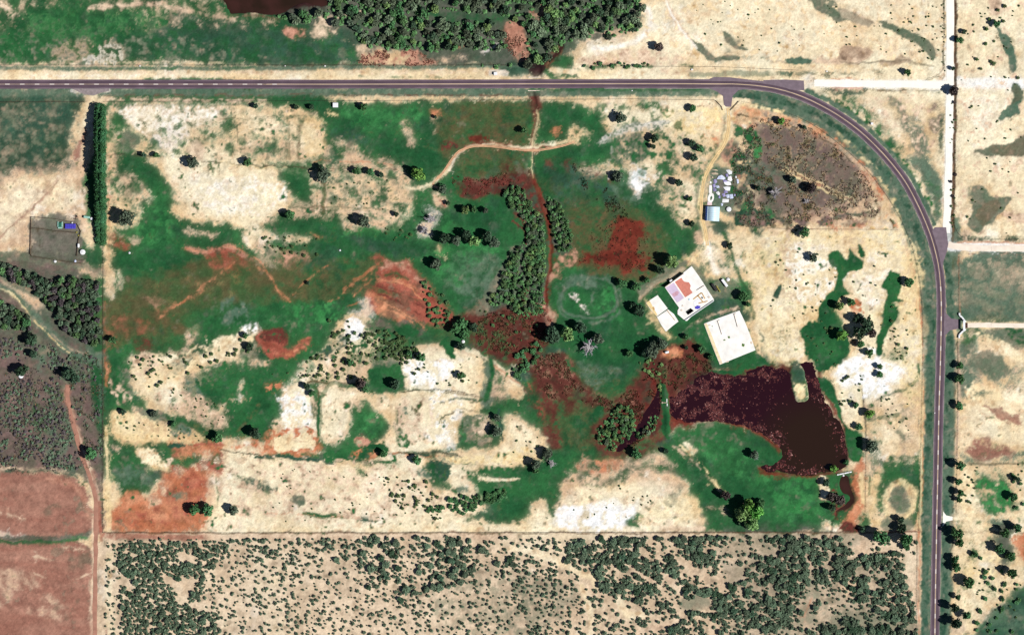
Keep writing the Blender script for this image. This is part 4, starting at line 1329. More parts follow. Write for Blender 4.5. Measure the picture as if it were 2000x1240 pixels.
paint('''
; ---- fifth pass, map units: crusts, crisp rims and small things
Z s7 g.05|1092,990 1130,985 1190,990 1238,992 1228,1015 1210,1030 1150,1033 1090,1030
Z s6 g.02|1636,712 1690,690 1700,680 1718,690 1722,708 1760,716 1756,738 1720,768 1684,775 1680,752 1640,742
Z s5 g.1|1238,322 1260,332 1268,352 1258,372 1246,372 1234,350
Z s5|674,632 696,622 710,640 700,660 680,662
Z s6 g.15|795,712 850,700 884,712 870,740 840,756 806,748
W s10 g.3|420,350 520,345 560,380 540,410 440,420 390,390
W s8 g.3|240,210 420,208 420,230 340,260 290,268 250,235
L s6 g.3 o.8|305,255 360,252 366,278 322,288
Z s5 g.2|475,640 500,635 500,645 480,655
Z s5 g.3 o.8|545,770 600,765 600,840 560,850
Z s6 g.4 o.7|840,770 900,775 880,860 830,850
W s8 g.3 o.8|1560,480 1640,470 1680,520 1640,560 1580,580
W s10 g.3|1500,560 1560,560 1580,680 1520,700
L w9 s3 g.25|1172,273 1200,262 1232,247 1262,242 1310,238
G s2.5|1289,752 1300,750 1306,790 1310,845 1298,856 1292,800
G s3 g.2|1275,735 1290,745 1300,775 1290,778 1280,755
E s3 g.1|1296,692 1328,682 1332,694 1302,700
Y w5 s2 g.2|1328,870 1350,890 1385,925 1405,955
S s4 g.15|1332,862 1352,872 1360,888 1345,880
S s3|1602,934 1612,936 1618,968 1604,970
G s3 g.1|1615,930 1632,925 1636,960 1624,980 1616,950
M s5 g.2|1620,960 1640,962 1650,990 1630,1010
M s4|1648,1018 1672,1020 1684,1036 1646,1036
J w3|1664,948 1669,968 1666,984 1650,996
D s4 g.3|1548,712 1564,712 1572,745 1552,750
Y s3|1554,752 1568,752 1572,770 1562,778 1554,770
B s3|1466,284 1480,278 1490,286 1488,302 1474,306
G s4|1452,262 1472,258 1482,274 1462,282
V s6 g.2|1440,300 1500,320 1560,340 1560,370 1460,360
D s4|1438,420 1470,412 1500,420 1506,438 1440,440
U s5|1450,420 1490,418 1495,440 1455,440
Y w3 o.8|1528,333 1560,348 1610,372 1660,392
Y w2 o.8|1540,332 1590,354 1650,382
X w2.4|1440,224 1500,238 1560,252 1620,280 1670,320
O w5 g.2|1630,428 1670,418 1710,412
O w5|1740,428 1746,446
D w5 g.1|1495,412 1520,425 1545,440
U s4|1552,425 1572,428 1570,445 1556,442
U s4|1596,428 1620,425 1622,442 1602,444
E s4 g.3|1620,440 1740,430 1750,446 1620,448
V s4|1642,258 1660,262 1650,275
T g.5 s4|1700,200 1780,185 1830,200 1820,300 1780,280
X w2.2|1845,0 1844,70 1843,135
; wetland reeds
P s4 g.6|1060,705 1095,700 1110,735 1100,770 1075,770 1060,735
O s6 g.4|1110,760 1160,790 1140,830 1110,820
G s4|1170,790 1180,786 1176,812 1160,825 1150,815
R s4 g.35 o.7|1030,745 1045,770 1060,800 1062,815 1045,800
; north fields
T s5 g.4|120,90 220,80 240,122 110,124
W s4 g.3|195,95 230,92 235,122 160,124
T w6 s3 g.3|175,17 240,12 310,8
T w8 g.3|0,8 30,28 52,44
H s8 g.5|0,60 200,50 400,80 500,120 0,124
G s10 g.5|0,20 300,30 300,60 0,80
P s3 g.15|714,108 745,98 775,100 800,98 830,108 846,120 820,127 740,127
P s3 g.1|550,58 570,52 594,62 592,70 560,70
Q s4 g.2|620,35 655,30 655,60 630,72 610,66
T w3 g.1|610,30 650,35 690,26 710,22
E s3 g.2|878,82 900,75 900,92
L w3|942,102 958,96 972,88
P s4 g.2|985,48 1012,52 1032,80 1030,118 1012,112 995,85
P s3 g.3|1040,20 1060,5 1068,20 1062,35
J s4 g.1|1072,98 1092,90 1098,100 1084,120 1066,136
W w10 s4|1262,15 1270,50 1250,75 1210,92 1160,95
T s5 g.4|1150,110 1250,98 1330,105 1335,128 1160,124
; east
Z w5 s2|1500,158 1560,160
T w3 g.1|1888,484 2060,486
Y g.3 s6|1900,1090 1950,1080 1945,1125 1890,1120
B s5 g.2|1912,940 1950,935 1975,965 1960,1000 1920,990
S s4 g.1|1880,925 1905,930 1905,1005 1880,1005
''')

paint('''
; scrapyard hill: fine mottles of bare orange, straw and weeds
U s8 g.35 o.7|1440,300 1480,250 1600,280 1680,360 1690,410 1600,430 1480,440 1440,420
E s3 g.6 o.8|1470,230 1580,250 1680,330 1720,420 1640,440 1560,440 1500,300
T s3 g.62 o.8|1450,220 1600,250 1700,350 1740,440 1520,440 1480,300
G s3 g.72|1440,230 1560,290 1640,340 1660,380 1560,380 1440,440
D s4 g.5|1440,320 1500,330 1540,370 1480,410 1440,400
X s3 g.8|1450,220 1600,260 1700,350 1720,430 1500,430
Y s5 g.3|1680,350 1715,370 1740,440 1690,440 1700,400
Y s5 g.35|1430,205 1520,215 1620,265 1680,320 1640,300 1540,250 1440,240
; eastern pasture: warm yellow with pale heart
Y s12 g.25 o.8|1470,470 1640,450 1780,460 1800,560 1740,620 1700,560 1640,500 1600,620 1560,700 1500,700 1480,560
W s10 g.3|1540,480 1620,480 1640,540 1590,600 1550,560
W s10 g.3|1690,500 1740,500 1740,560 1700,600
Y s8 g.3 o.8|1700,620 1790,600 1795,780 1760,780 1760,660
; north-east
T s8 g.55|1260,0 1500,0 1840,20 1840,130 1500,140 1300,100
Y s8 g.6 o.7|1260,0 1500,0 1840,20 1840,130 1500,140 1300,100
T s8 g.65|1880,0 2100,0 2100,460 1880,460
V s3 g.1|1345,80 1360,85 1395,112 1440,114 1440,118 1395,120 1370,106
''')

paint('''
; ---- sixth pass, map units
; swales of the north-eastern fields
H s2.5 j2|1582,-10 1600,-10 1612,10 1634,20 1652,26 1668,24 1682,34 1700,42 1707,48 1690,49 1665,42 1640,44 1620,32 1600,22 1588,8
Q s3 o.5|1640,20 1668,24 1700,42 1690,49 1660,44
H s2.5 j2|1714,44 1735,48 1760,56 1785,66 1810,78 1822,92 1827,108 1822,122 1814,112 1806,98 1792,86 1770,78 1750,66 1728,56
H s2.5 j2|1350,82 1366,86 1388,104 1402,110 1430,108 1446,112 1440,118 1410,118 1388,116 1366,104
H s2.5 j2|1412,62 1424,68 1438,86 1456,94 1462,98 1446,98 1430,90 1418,82
V s2.5 j2|1532,118 1550,110 1580,114 1584,122 1550,125
T s3 o.7|1586,120 1608,112 1640,110 1640,98 1660,92 1684,96 1702,98 1696,112 1666,120 1632,130 1600,126
J s3 o.35|1640,98 1660,92 1684,96 1700,99 1690,110 1650,114
J s3 o.4|1716,124 1730,118 1750,112 1762,108 1778,118 1745,130 1722,130
X w1.6 o.7|1640,121 1700,122 1760,118 1800,124 1824,130
T s3 o.8|1925,-10 1955,-10 1952,28 1944,34 1932,18
V s2.5 j2|1946,48 1955,58 1970,78 1982,100 1985,135 1978,140 1968,110 1956,85
V s2.5 j2|1976,166 1993,166 1995,200 1988,220 1962,232 1948,232 1968,208 1976,190
J s4 o.3|1978,168 1992,168 1993,195 1975,200
H s3 j2|1904,296 1930,286 1975,278 2020,258 2020,300 1950,306 1920,302
J s3 o.3|1930,290 1980,280 2020,262 2020,298 1950,304
H s3 j2|1898,370 1905,362 1925,366 1935,384 1975,386 1968,402 1945,430 1925,440 1914,454 1895,450 1888,436 1898,410
J s5 o.4|1905,410 1935,390 1955,400 1940,425 1915,440
T s3 o.8|1962,418 1985,414 2020,418 2020,435 1965,430
T w3 o.7|1305,0 1322,35 1340,65 1352,85
T w2 o.6|1295,0 1312,38 1332,68
W w4 o.8|1300,0 1318,38 1338,70 1360,95
J w5 s1.5 o.9|1865.5,-60 1865.5,160 1864,300 1861,450
X w2 g.2|1868,0 1868,160 1866,300 1863,455
; driveway and the worn loop beside the house
H w16 s4 o.6|1422,230 1414,284 1398,306 1385,328 1373,352 1367,390 1368,424 1376,455
S w11 s2|1422,208 1424,235 1420,262 1412,285
Y w9 s2|1420,262 1412,286 1398,306 1386,326 1375,350 1369,388 1370,420 1377,452 1382,480
W w12 s4|1382,476 1386,500 1400,530
Y w5 g.1|1350,510 1370,490 1380,478
H w10 s3 o.9|1338,512 1300,532 1270,550 1252,570
J w2 g.2 o.5|1332,514 1296,535 1262,556
; circles in the turf
H s5 g.1|1196,288 1212,268 1240,262 1262,272 1268,296 1254,318 1228,326 1204,314
G s5 g.35|1206,290 1220,274 1244,272 1256,290 1248,308 1224,314
L w4 g.3 o.7|1194,286 1192,310 1186,330 1188,350
V w5 s2.5 g.15 o.8|1150,535 1118,545 1096,570 1092,600 1110,622 1150,632 1190,625 1212,600 1210,565 1190,542 1150,535
B s10 g.2|1170,560 1200,570 1200,610 1170,615
V s7 g.1 o.8|1095,545 1130,535 1160,545 1150,580 1110,590 1090,575
L s3 g.25|1112,568 1140,570 1150,585 1148,600 1135,600 1128,585
; olive and red bands of the central marsh
O s8 g.25|1112,408 1160,402 1190,425 1190,480 1150,508 1120,500 1108,460
O s8 g.25|1250,440 1290,460 1300,500 1280,540 1230,550 1180,545 1150,528 1200,530 1255,520 1262,470
O s14 o.8|1180,440 1230,420 1270,450 1275,520 1240,545 1190,535 1120,520 1110,500 1170,480
I s11 j7 o.9|1208,430 1228,428 1248,440 1258,458 1250,476 1256,500 1258,512 1240,528 1212,532 1190,522 1150,516 1130,508 1140,500 1175,492 1190,480 1194,460 1200,445
K s6 g.5 o.45|1195,470 1215,450 1220,490 1200,510 1160,505
P s3 g.3 o.7|1095,500 1112,488 1130,500 1122,515 1100,520 1085,540 1075,545 1076,525
G s8 g.35|930,640 980,650 1000,690 960,700 930,680
I s5 g.4|1040,610 1072,605 1074,650 1060,676 1035,680 1020,650
G s7 g.4|1150,770 1210,786 1200,800 1160,800
K s5 g.4 o.6|1255,790 1285,760 1292,800 1285,830 1260,850
I s5 g.3 o.8|1240,770 1262,740 1285,750 1288,780 1262,800 1240,800
O s7 g.3|1285,728 1340,705 1360,720 1320,745
K s5 g.2 o.8|1350,738 1380,716 1396,732 1380,745 1345,752
I w4 s2 o.8|1312,822 1340,822 1380,818 1410,822 1450,832 1490,850 1520,872
''')

paint('''
; ---- seventh pass: south-west pasture
G s4 g.5|640,650 700,645 730,680 700,700 660,690
G s3 g.25|735,655 775,640 812,660 820,685 790,692 750,680
G s3 g.35|690,672 735,668 760,700 720,712 690,700
D s3 g.15|620,690 660,660 690,640 680,665 650,690 625,705
G s5 g.1|440,800 460,770 490,740 520,715 545,725 540,760 530,800 520,850 480,848 450,830
O s4 g.2 w4|465,842 485,818 505,790
E s2|520,756 540,750 546,757 530,764
E s4 g.2|525,840 600,835 622,850 620,875 580,888 520,885 505,868
S s3|540,852 600,850 618,868 570,884 535,870
R w2 g.2 o.7|570,858 600,862
D w5 s1.5|498,893 540,891 580,896 620,900
G s3|640,880 690,870 740,868 760,880 740,895 690,900 650,905 630,895
P s3 g.1|690,858 712,850 722,866 700,872
T s6 g.2 o.7|780,790 830,780 850,830 800,860 770,840
O s3 g.3|795,790 825,785 822,805 800,812
V s4 g.1|780,800 798,790 802,805 788,812
G s3 g.1|778,850 798,850 798,872 775,868
H w5 s2 g.2|855,790 880,782 900,778 930,780
O w2|858,828 868,812 885,804
D s4 g.05|835,898 870,905 878,930 850,932
G s4 g.1|900,903 940,912 1000,910 1040,915 1010,935 950,925 915,930
S w4|935,934 975,939 1010,935
Y s5 g.15|870,895 950,885 1000,880 1040,870 1050,900 960,905 890,905
E w3 g.2 o.8|730,888 770,884 800,890
E s4 g.4|680,880 720,878 740,892 700,900
G s4 g.3|225,695 250,690 260,720 235,740 215,730
H s4 g.2|235,720 262,735 258,770 240,760
T s4 g.3|215,740 245,752 262,778 225,790
H s4 g.2|270,802 310,800 330,815 300,822
V s4 g.2|335,830 375,838 380,850 340,850
D s3|328,868 345,864 360,868 350,876 332,876
S s4 g.1|262,880 290,875 320,892 330,910 300,912 275,900
''')

paint('''
; ---- eighth pass, map units
G s3 j2|1635,488 1650,505 1658,498 1660,485 1668,496 1684,512 1680,525 1660,530 1650,542 1650,560 1657,575 1640,585 1628,610 1632,632 1600,632 1598,600 1622,575 1634,560 1635,530 1622,515 1618,500
G s4|1566,640 1600,628 1640,640 1660,670 1650,700 1625,715 1600,725 1592,712 1575,695 1566,665
G s3 j2|1676,478 1685,482 1690,500 1678,500
G s3 j2|1733,535 1752,532 1762,545 1760,565 1756,582 1762,590 1742,592 1755,600 1750,622 1738,640 1722,690 1712,692 1712,660 1720,640 1728,592 1730,570 1722,562
G s3 j2|1596,745 1612,738 1630,760 1645,800 1650,830 1680,850 1685,890 1662,900 1650,850 1635,800 1612,770
D s2.5 j1.5|1510,575 1518,560 1526,556 1525,570 1518,582 1510,578
E s4 g.1|1668,585 1684,592 1688,612 1672,618 1662,605
; orange arc and wider brush on the scrapyard hill
U s8 g.2 o.85|1560,260 1620,270 1680,320 1712,370 1725,410 1700,430 1640,430 1600,330
E w16 s5 g.35 o.75|1440,222 1500,232 1560,246 1620,275 1670,318 1710,370 1732,420
E w8 s3 g.4 o.8|1450,212 1520,226 1590,248 1650,286 1700,340 1728,390
Y w10 s4 g.3 o.8|1640,262 1690,310 1728,360 1750,410 1762,450
T s4 g.6|1560,260 1680,320 1720,420 1600,430 1540,340
G s4 g.66 o.8|1440,240 1640,300 1660,400 1440,440
Y w1.8 o.8|1530,333 1570,352 1620,376 1662,394
Y w1.8 o.8|1534,328 1580,348 1630,372 1668,388
J s4 g.66 o.7|1480,240 1640,290 1730,430 1500,440
; ring of turf left of the ruin
G s5|1108,562 1145,562 1155,590 1140,606 1110,602
V w5 s2.5 o.9|1150,540 1115,550 1098,575 1100,602 1125,618 1160,622 1190,612 1205,590 1200,562 1180,545 1150,540
L s2.5 g.25|1112,572 1128,570 1134,582 1122,588
L s2.5 g.25|1132,590 1146,596 1152,612 1142,610
; brown and green mottling of the pasture soils
T s6 g.5|460,900 800,905 860,960 800,1010 470,1010
J s4 g.92 o.8|210,200 820,200 820,460 210,460
J s4 g.92 o.8|210,690 1060,690 1060,1030 210,1030
G s3 g.88|210,200 820,200 820,460 210,460
G s3 g.90|210,690 1060,690 1060,1030 210,1030
J s4 g.93 o.8|1440,450 1795,450 1795,1030 1660,1030 1660,700 1440,700
G s3 g.92|1440,450 1795,450 1795,1030 1660,1030 1660,700 1440,700
G s5 g.4 o.8|1130,215 1300,205 1340,260 1330,340 1200,340 1140,300
G s6 g.5 o.8|1260,260 1400,280 1370,440 1300,430
; marsh: more green and dull brown
O s6 g.5 o.8|930,620 1060,620 1060,700 940,690
G s6 g.66|1040,700 1120,700 1270,780 1290,880 1180,880 1080,860
O s6 g.55 o.8|1040,700 1120,700 1270,760 1290,880 1180,880 1080,860
O s6 g.5 o.8|1290,700 1390,690 1390,720 1320,770
; faint tracks of the upper left and the inside of the east boundary
T w3 g.2 o.8|0,452 40,424 90,370 130,335
J w1.6 g.2 o.6|0,458 44,428 94,372 128,338
Y w5 s1.5 o.7|1788,560 1796,620 1800,700 1798,1030
E w2 g.2 o.7|1793,560 1801,640 1804,760 1801,1000
V w3|0,560 30,575 50,600 80,635 110,665 140,690 200,695
Y w2.2 g.1|0,563 28,577 48,602 78,637 108,667 135,688
''')
# ------------------------------------------------------------------ terrain relief
Z = N_MID * 0.16 + N_SM * 0.07 + N_FINE * 0.045
POND = pts('1318,772 1342,752 1372,734 1384,724 1400,733 1440,735 1490,718 1530,723 1545,732 1550,720 1578,708 1592,716 1597,742 1612,785 1636,820 1649,855 1656,898 1642,914 1605,925 1550,926 1505,921 1486,914 1508,906 1526,894 1520,870 1498,850 1470,840 1440,828 1400,820 1360,824 1322,818 1308,800 1306,770')
SPIT = pts('1542,722 1550,712 1566,716 1572,735 1579,770 1576,782 1564,785 1553,780 1548,755')
WEST_POND = pts('1288,752 1290,785 1286,812 1268,838 1240,862 1214,880 1200,878 1226,850 1245,830 1262,800 1278,775')
TOP_POND = pts('438,-60 445,18 470,24 530,28 560,20 590,5 650,8 665,-60')
SMALL_POND = pts('1641,934 1648,927 1657,931 1661,948 1665,962 1668,972 1667,982 1656,992 1636,999 1633,1004 1634,997 1650,985 1660,974 1656,966 1646,962 1640,950')
STREAMS = [('1046,125 1054,135 1050,146 1042,152', 7), ('1042,178 1043,195 1044,215', 7), ('1044,215 1046,240 1041,270 1038,300 1042,330 1048,352 1056,372 1066,405 1072,435 1076,475 1074,520 1067,560 1066,600', 4.5), ('1634,1000 1625,1020 1620,1040 1618,1052', 4)]
SPRING = pts('1066,137 1075,122 1088,110 1098,95 1102,82 1090,95 1080,108 1072,122')
def carve(p, depth, soft, line=None, smooth=True, warp=1.5):
    s, a = mask_line(p, line, soft, warp, smooth) if line else mask_poly(p, soft, warp, smooth)
    if s is None: return
    Z[s] = np.minimum(Z[s], Z[s] * (1 - a) - depth * a) if depth > 0 else np.maximum(Z[s], Z[s] * (1 - a) - depth * a)
carve(POND, 1.3, 4, warp=3.5); carve(WEST_POND, 0.9, 3); carve(TOP_POND, 2.0, 4); carve(SMALL_POND, 1.5, 1.8, warp=.5); carve(SPRING, 1.0, 2)
carve(SPIT, -0.9, 2, warp=1)
for t, wd in STREAMS: carve(pts(t), 0.9, 2, wd)
carve(pts('1296,700 1298,740 1302,790 1305,850'), -1.1, 4, 9)                 # earth dam
carve(pts('1762,938 1746,945 1735,965 1731,985 1738,1004 1760,1010 1777,997 1785,975 1780,950 1762,938'), -0.5, 3, 6)
HIGHWAY = pts('-1500,165 0,165 700,165 1180,164 1400,164.5 1440,165 1480,168 1520,174.5 1560,186.5 1600,204.5 1640,227.5 1680,257 1716,291 1746,325 1770,358 1790,395 1806,430 1819,464 1829,500 1835,535 1838,575 1838.5,620 1837,700 1834,800 1831.5,930 1829,1050 1826,1240 1822,1700 1814,2700')
# mown verges that follow the highway
_h = catmull(HIGHWAY, False, 8); _d = np.gradient(_h, axis=0); _d /= np.hypot(_d[:, 0], _d[:, 1])[:, None]; _n = np.stack([-_d[:, 1], _d[:, 0]], 1)
def verge(code, off, wd, x0, y0, x1, y1, gap=0.0, op=1.0):
    q = _h + _n * off; q = q[(q[:, 0] > x0) & (q[:, 0] < x1) & (q[:, 1] > y0) & (q[:, 1] < y1)]
    s_, a_ = mask_line(q, wd, 1.8, 2.0, False)
    if s_ is None: return
    if gap: a_ = a_ * sm(N_S3[s_] * .62 + N_FINE[s_] * .16 + .92 - gap * 1.7)
    C[s_] = C[s_] * (1 - (a_ * op)[..., None]) + COVER[code][s_] * (a_ * op)[..., None]
verge('V', 17, 20, 1432, 160, 1900, 2700); verge('D', 20, 14, 1432, 160, 1900, 2700, .35); verge('H', 12, 4, 1432, 160, 1900, 2700, .3)
verge('V', -14, 10, 1575, 175, 1830, 440); verge('G', -22, 9, 1575, 175, 1830, 440, .3); verge('V', -18, 18, 1830, 500, 1900, 2700); verge('D', -17, 12, 1830, 500, 1900, 2700, .4); verge('X', -31, 2.5, 1830, 660, 1900, 2700, .3)
GRAVEL = [('north-south white gravel lane', '1856,-700 1855.5,0 1855.5,150 1853,300 1851,400 1848,455', 14.5),
          ('white gravel lane from highway bend to north-south lane', '1590,163 1640,163 1700,164 1780,165 1850,165', 13),
          ('pale gravel lane leading east from the asphalt junction', '1852,477 1872,482 1930,485 2000,485 2500,486', 12),
          ('pale lane east of the white entrance', '1890,635 1930,635 2000,636 2500,640', 9)]
TRACKS = [('dirt driveway', '1422,212 1423,250 1415,282 1400,304 1387,325 1376,350 1370,390 1371,420 1378,452 1382,480', 6, 'Y'),
          ('curving dirt track', '868,372 846,360 866,336 884,310 897,296 925,286 960,286 1000,291 1040,294 1075,290 1105,283 1122,277', 4, 'E'),
          ('brown farm road', '132,752 134,790 146,838 160,890 174,930 186,972 187,1040 186,1110 186,1240 186,1500', 8, 'P')]
flat = np.zeros((NY, NX))
for p, wd in [(HIGHWAY, 24)] + [(pts(t), wd + 8) for _, t, wd in GRAVEL] + [(pts(t), wd + 5) for _, t, wd, _c in TRACKS]:
    s, a = mask_line(p, wd, 3, 0)
    flat[s] = np.maximum(flat[s], a)
for t in ['1385,140 1600,140 1640,160 1590,185 1450,205 1440,225 1405,225 1395,205', '1800,420 1875,430 1880,510 1830,510', '1830,600 1900,600 1900,675 1830,675',
          '1250,565 1350,505 1410,590 1500,690 1400,725 1300,655', '1368,395 1412,395 1412,440 1368,440', '135,170 220,170 215,195 150,195', '1836,990 1860,1000 1860,1030 1836,1030',
          '112,430 155,430 175,515 112,515', '1380,330 1440,320 1445,405 1380,405']:
    s, a = mask_poly(pts(t), 3, 0, False); flat[s] = np.maximum(flat[s], a)
Z = Z * (1 - flat) - 0.12 * flat
def at(px, py, A=None):
    A = Z if A is None else A
    fx = min(max((px - X0) / ST, 0), NX - 1.001); fy = min(max((py - Y0) / ST, 0), NY - 1.001); i, j = int(fx), int(fy); u, v = fx - i, fy - j
    return (A[j, i] * (1 - u) + A[j, i + 1] * u) * (1 - v) + (A[j + 1, i] * (1 - u) + A[j + 1, i + 1] * u) * v

# tone: soft mottling of soil colour, seen as darker and lighter grains of ground
C *= (1 + 0.055 * N_PX + 0.075 * N_FINE + 0.05 * N_S3 + 0.03 * N_SM)[..., None]
C = np.clip(C, 0.004, 0.9)
HOLES = [pts('1338.5,608.6 1348.6,601.5 1355.4,606.8 1343.5,615.2')]
for h in HOLES:
    s, a = mask_poly(h, 1.5, 0, False); Z[s] = Z[s] * (1 - a) - 4.0 * a
# ------------------------------------------------------------------ materials
def nodes(name):
    m = bpy.data.materials.new(name); m.use_nodes = True; nt = m.node_tree
    return m, nt.nodes, nt.links, nt.nodes['Principled BSDF']
def mat(name, rgb, rough=0.8, vary=0.12, scale=1.5, metal=0.0, rnd=0.0, spec=0.3, k=1.0):
    m, n, l, b = nodes(name); a = alb(rgb, k)
    tc = n.new('ShaderNodeTexCoord'); nz = n.new('ShaderNodeTexNoise'); nz.inputs['Scale'].default_value = scale; nz.inputs['Detail'].default_value = 5
    l.new(tc.outputs['Object'], nz.inputs['Vector'])
    mr = n.new('ShaderNodeMapRange'); mr.inputs[1].default_value = .3; mr.inputs[2].default_value = .7; mr.inputs[3].default_value = 1 - vary; mr.inputs[4].default_value = 1 + vary
    l.new(nz.outputs['Fac'], mr.inputs[0])
    hs = n.new('ShaderNodeHueSaturation'); hs.inputs['Color'].default_value = (*a, 1); val = mr.outputs[0]
    if rnd:
        oi = n.new('ShaderNodeObjectInfo'); r2 = n.new('ShaderNodeMapRange'); r2.inputs[3].default_value = 1 - rnd; r2.inputs[4].default_value = 1 + rnd
        l.new(oi.outputs['Random'], r2.inputs[0]); mu = n.new('ShaderNodeMath'); mu.operation = 'MULTIPLY'
        l.new(val, mu.inputs[0]); l.new(r2.outputs[0], mu.inputs[1]); val = mu.outputs[0]
    l.new(val, hs.inputs['Value']); l.new(hs.outputs['Color'], b.inputs['Base Color'])
    b.inputs['Roughness'].default_value = rough; b.inputs['Metallic'].default_value = metal; b.inputs['Specular IOR Level'].default_value = spec
    return m
def ground_mat():
    m, n, l, b = nodes('ground_cover')
    at_ = n.new('ShaderNodeAttribute'); at_.attribute_name = 'cover'
    ge = n.new('ShaderNodeNewGeometry')
    n1 = n.new('ShaderNodeTexNoise'); n1.inputs['Scale'].default_value = .55; n1.inputs['Detail'].default_value = 6; n1.inputs['Roughness'].default_value = .65
    l.new(ge.outputs['Position'], n1.inputs['Vector'])
    mr = n.new('ShaderNodeMapRange'); mr.inputs[1].default_value = .3; mr.inputs[2].default_value = .7; mr.inputs[3].default_value = .86; mr.inputs[4].default_value = 1.14
    l.new(n1.outputs['Fac'], mr.inputs[0])
    vm = n.new('ShaderNodeVectorMath'); vm.operation = 'SCALE'; l.new(at_.outputs['Color'], vm.inputs[0]); l.new(mr.outputs[0], vm.inputs['Scale'])
    n3 = n.new('ShaderNodeTexNoise'); n3.inputs['Scale'].default_value = .018; n3.inputs['Detail'].default_value = 5; l.new(ge.outputs['Position'], n3.inputs['Vector'])
    m3 = n.new('ShaderNodeMapRange'); m3.inputs[1].default_value = .3; m3.inputs[2].default_value = .7; m3.inputs[3].default_value = .93; m3.inputs[4].default_value = 1.07; l.new(n3.outputs['Fac'], m3.inputs[0])
    v2 = n.new('ShaderNodeVectorMath'); v2.operation = 'SCALE'; l.new(vm.outputs[0], v2.inputs[0]); l.new(m3.outputs[0], v2.inputs['Scale']); l.new(v2.outputs[0], b.inputs['Base Color'])
    bp = n.new('ShaderNodeBump'); bp.inputs['Strength'].default_value = .5; bp.inputs['Distance'].default_value = .35
    l.new(n1.outputs['Fac'], bp.inputs['Height']); l.new(bp.outputs['Normal'], b.inputs['Normal'])
    b.inputs['Roughness'].default_value = .95; b.inputs['Specular IOR Level'].default_value = .1
    return m
def link(name, me, parent=None, **props):
    o = bpy.data.objects.new(name, me); COL.objects.link(o); o.parent = parent
    for k, v in props.items(): o[k] = v
    return o
def mesh_np(name, V, F, mats=(), smooth=False):
    me = bpy.data.meshes.new(name); V = np.asarray(V, np.float32); F = np.asarray(F, np.int32); k = F.shape[1]
    me.vertices.add(len(V)); me.vertices.foreach_set('co', V.ravel())
    me.loops.add(F.size); me.loops.foreach_set('vertex_index', F.ravel())
    me.polygons.add(len(F)); me.polygons.foreach_set('loop_start', np.arange(0, F.size, k, dtype=np.int32)); me.polygons.foreach_set('loop_total', np.full(len(F), k, np.int32))
    if smooth: me.polygons.foreach_set('use_smooth', np.ones(len(F), bool))
    me.update(calc_edges=True)
    for m in mats: me.materials.append(m)
    return me
# ground sheet: fine over the map, ever coarser out to the horizon
steps = np.concatenate([np.arange(10, 401, 10.), 400 + np.array([60, 150, 300, 600, 1200, 2500, 5000, 12000, 30000.])])
AX = np.concatenate([GX[0] - steps[::-1], GX, GX[-1] + steps]); AY = np.concatenate([GY[0] - steps[::-1], GY, GY[-1] + steps])
def fold(A_, g):                                   # the country goes on past the map as it is near its edge
    k_ = (A_ - g[0]) / ST; n_ = len(g) - 1; k_ = np.abs(k_) % (2 * n_); k_ = np.where(k_ > n_, 2 * n_ - k_, k_); return np.clip(k_.round().astype(int), 0, n_)
ix, iy = fold(AX, GX), fold(AY, GY)
Zp = Z[iy][:, ix]; Cp = C[iy][:, ix]
ox = np.maximum(np.maximum(GX[0] - AX, AX - GX[-1]), 0)[None, :]; oy = np.maximum(np.maximum(GY[0] - AY, AY - GY[-1]), 0)[:, None]
f = sm((np.maximum(ox, oy) - 120) / 380)[..., None]
Cp = Cp * (1 - f) + np.array([0.34, 0.29, 0.20]) * f; Zp = Zp * (1 - f[..., 0]) - .05 * f[..., 0]
PX, PY = np.meshgrid(AX, AY)
V = np.stack([(PX - 1000) * .5, (620 - PY) * .5, Zp], -1).reshape(-1, 3)
n_, m_ = PX.shape; idx = np.arange(n_ * m_).reshape(n_, m_)
F = np.stack([idx[1:, :-1], idx[1:, 1:], idx[:-1, 1:], idx[:-1, :-1]], -1).reshape(-1, 4)
gm = mesh_np('ground', V, F, [ground_mat()], True)
ca = gm.color_attributes.new('cover', 'FLOAT_COLOR', 'POINT')
ca.data.foreach_set('color', np.concatenate([Cp.reshape(-1, 3), np.ones((n_ * m_, 1))], 1).astype(np.float32).ravel())
link('ground', gm, kind='structure', label='patchwork of green turf, cream sand and red soil')

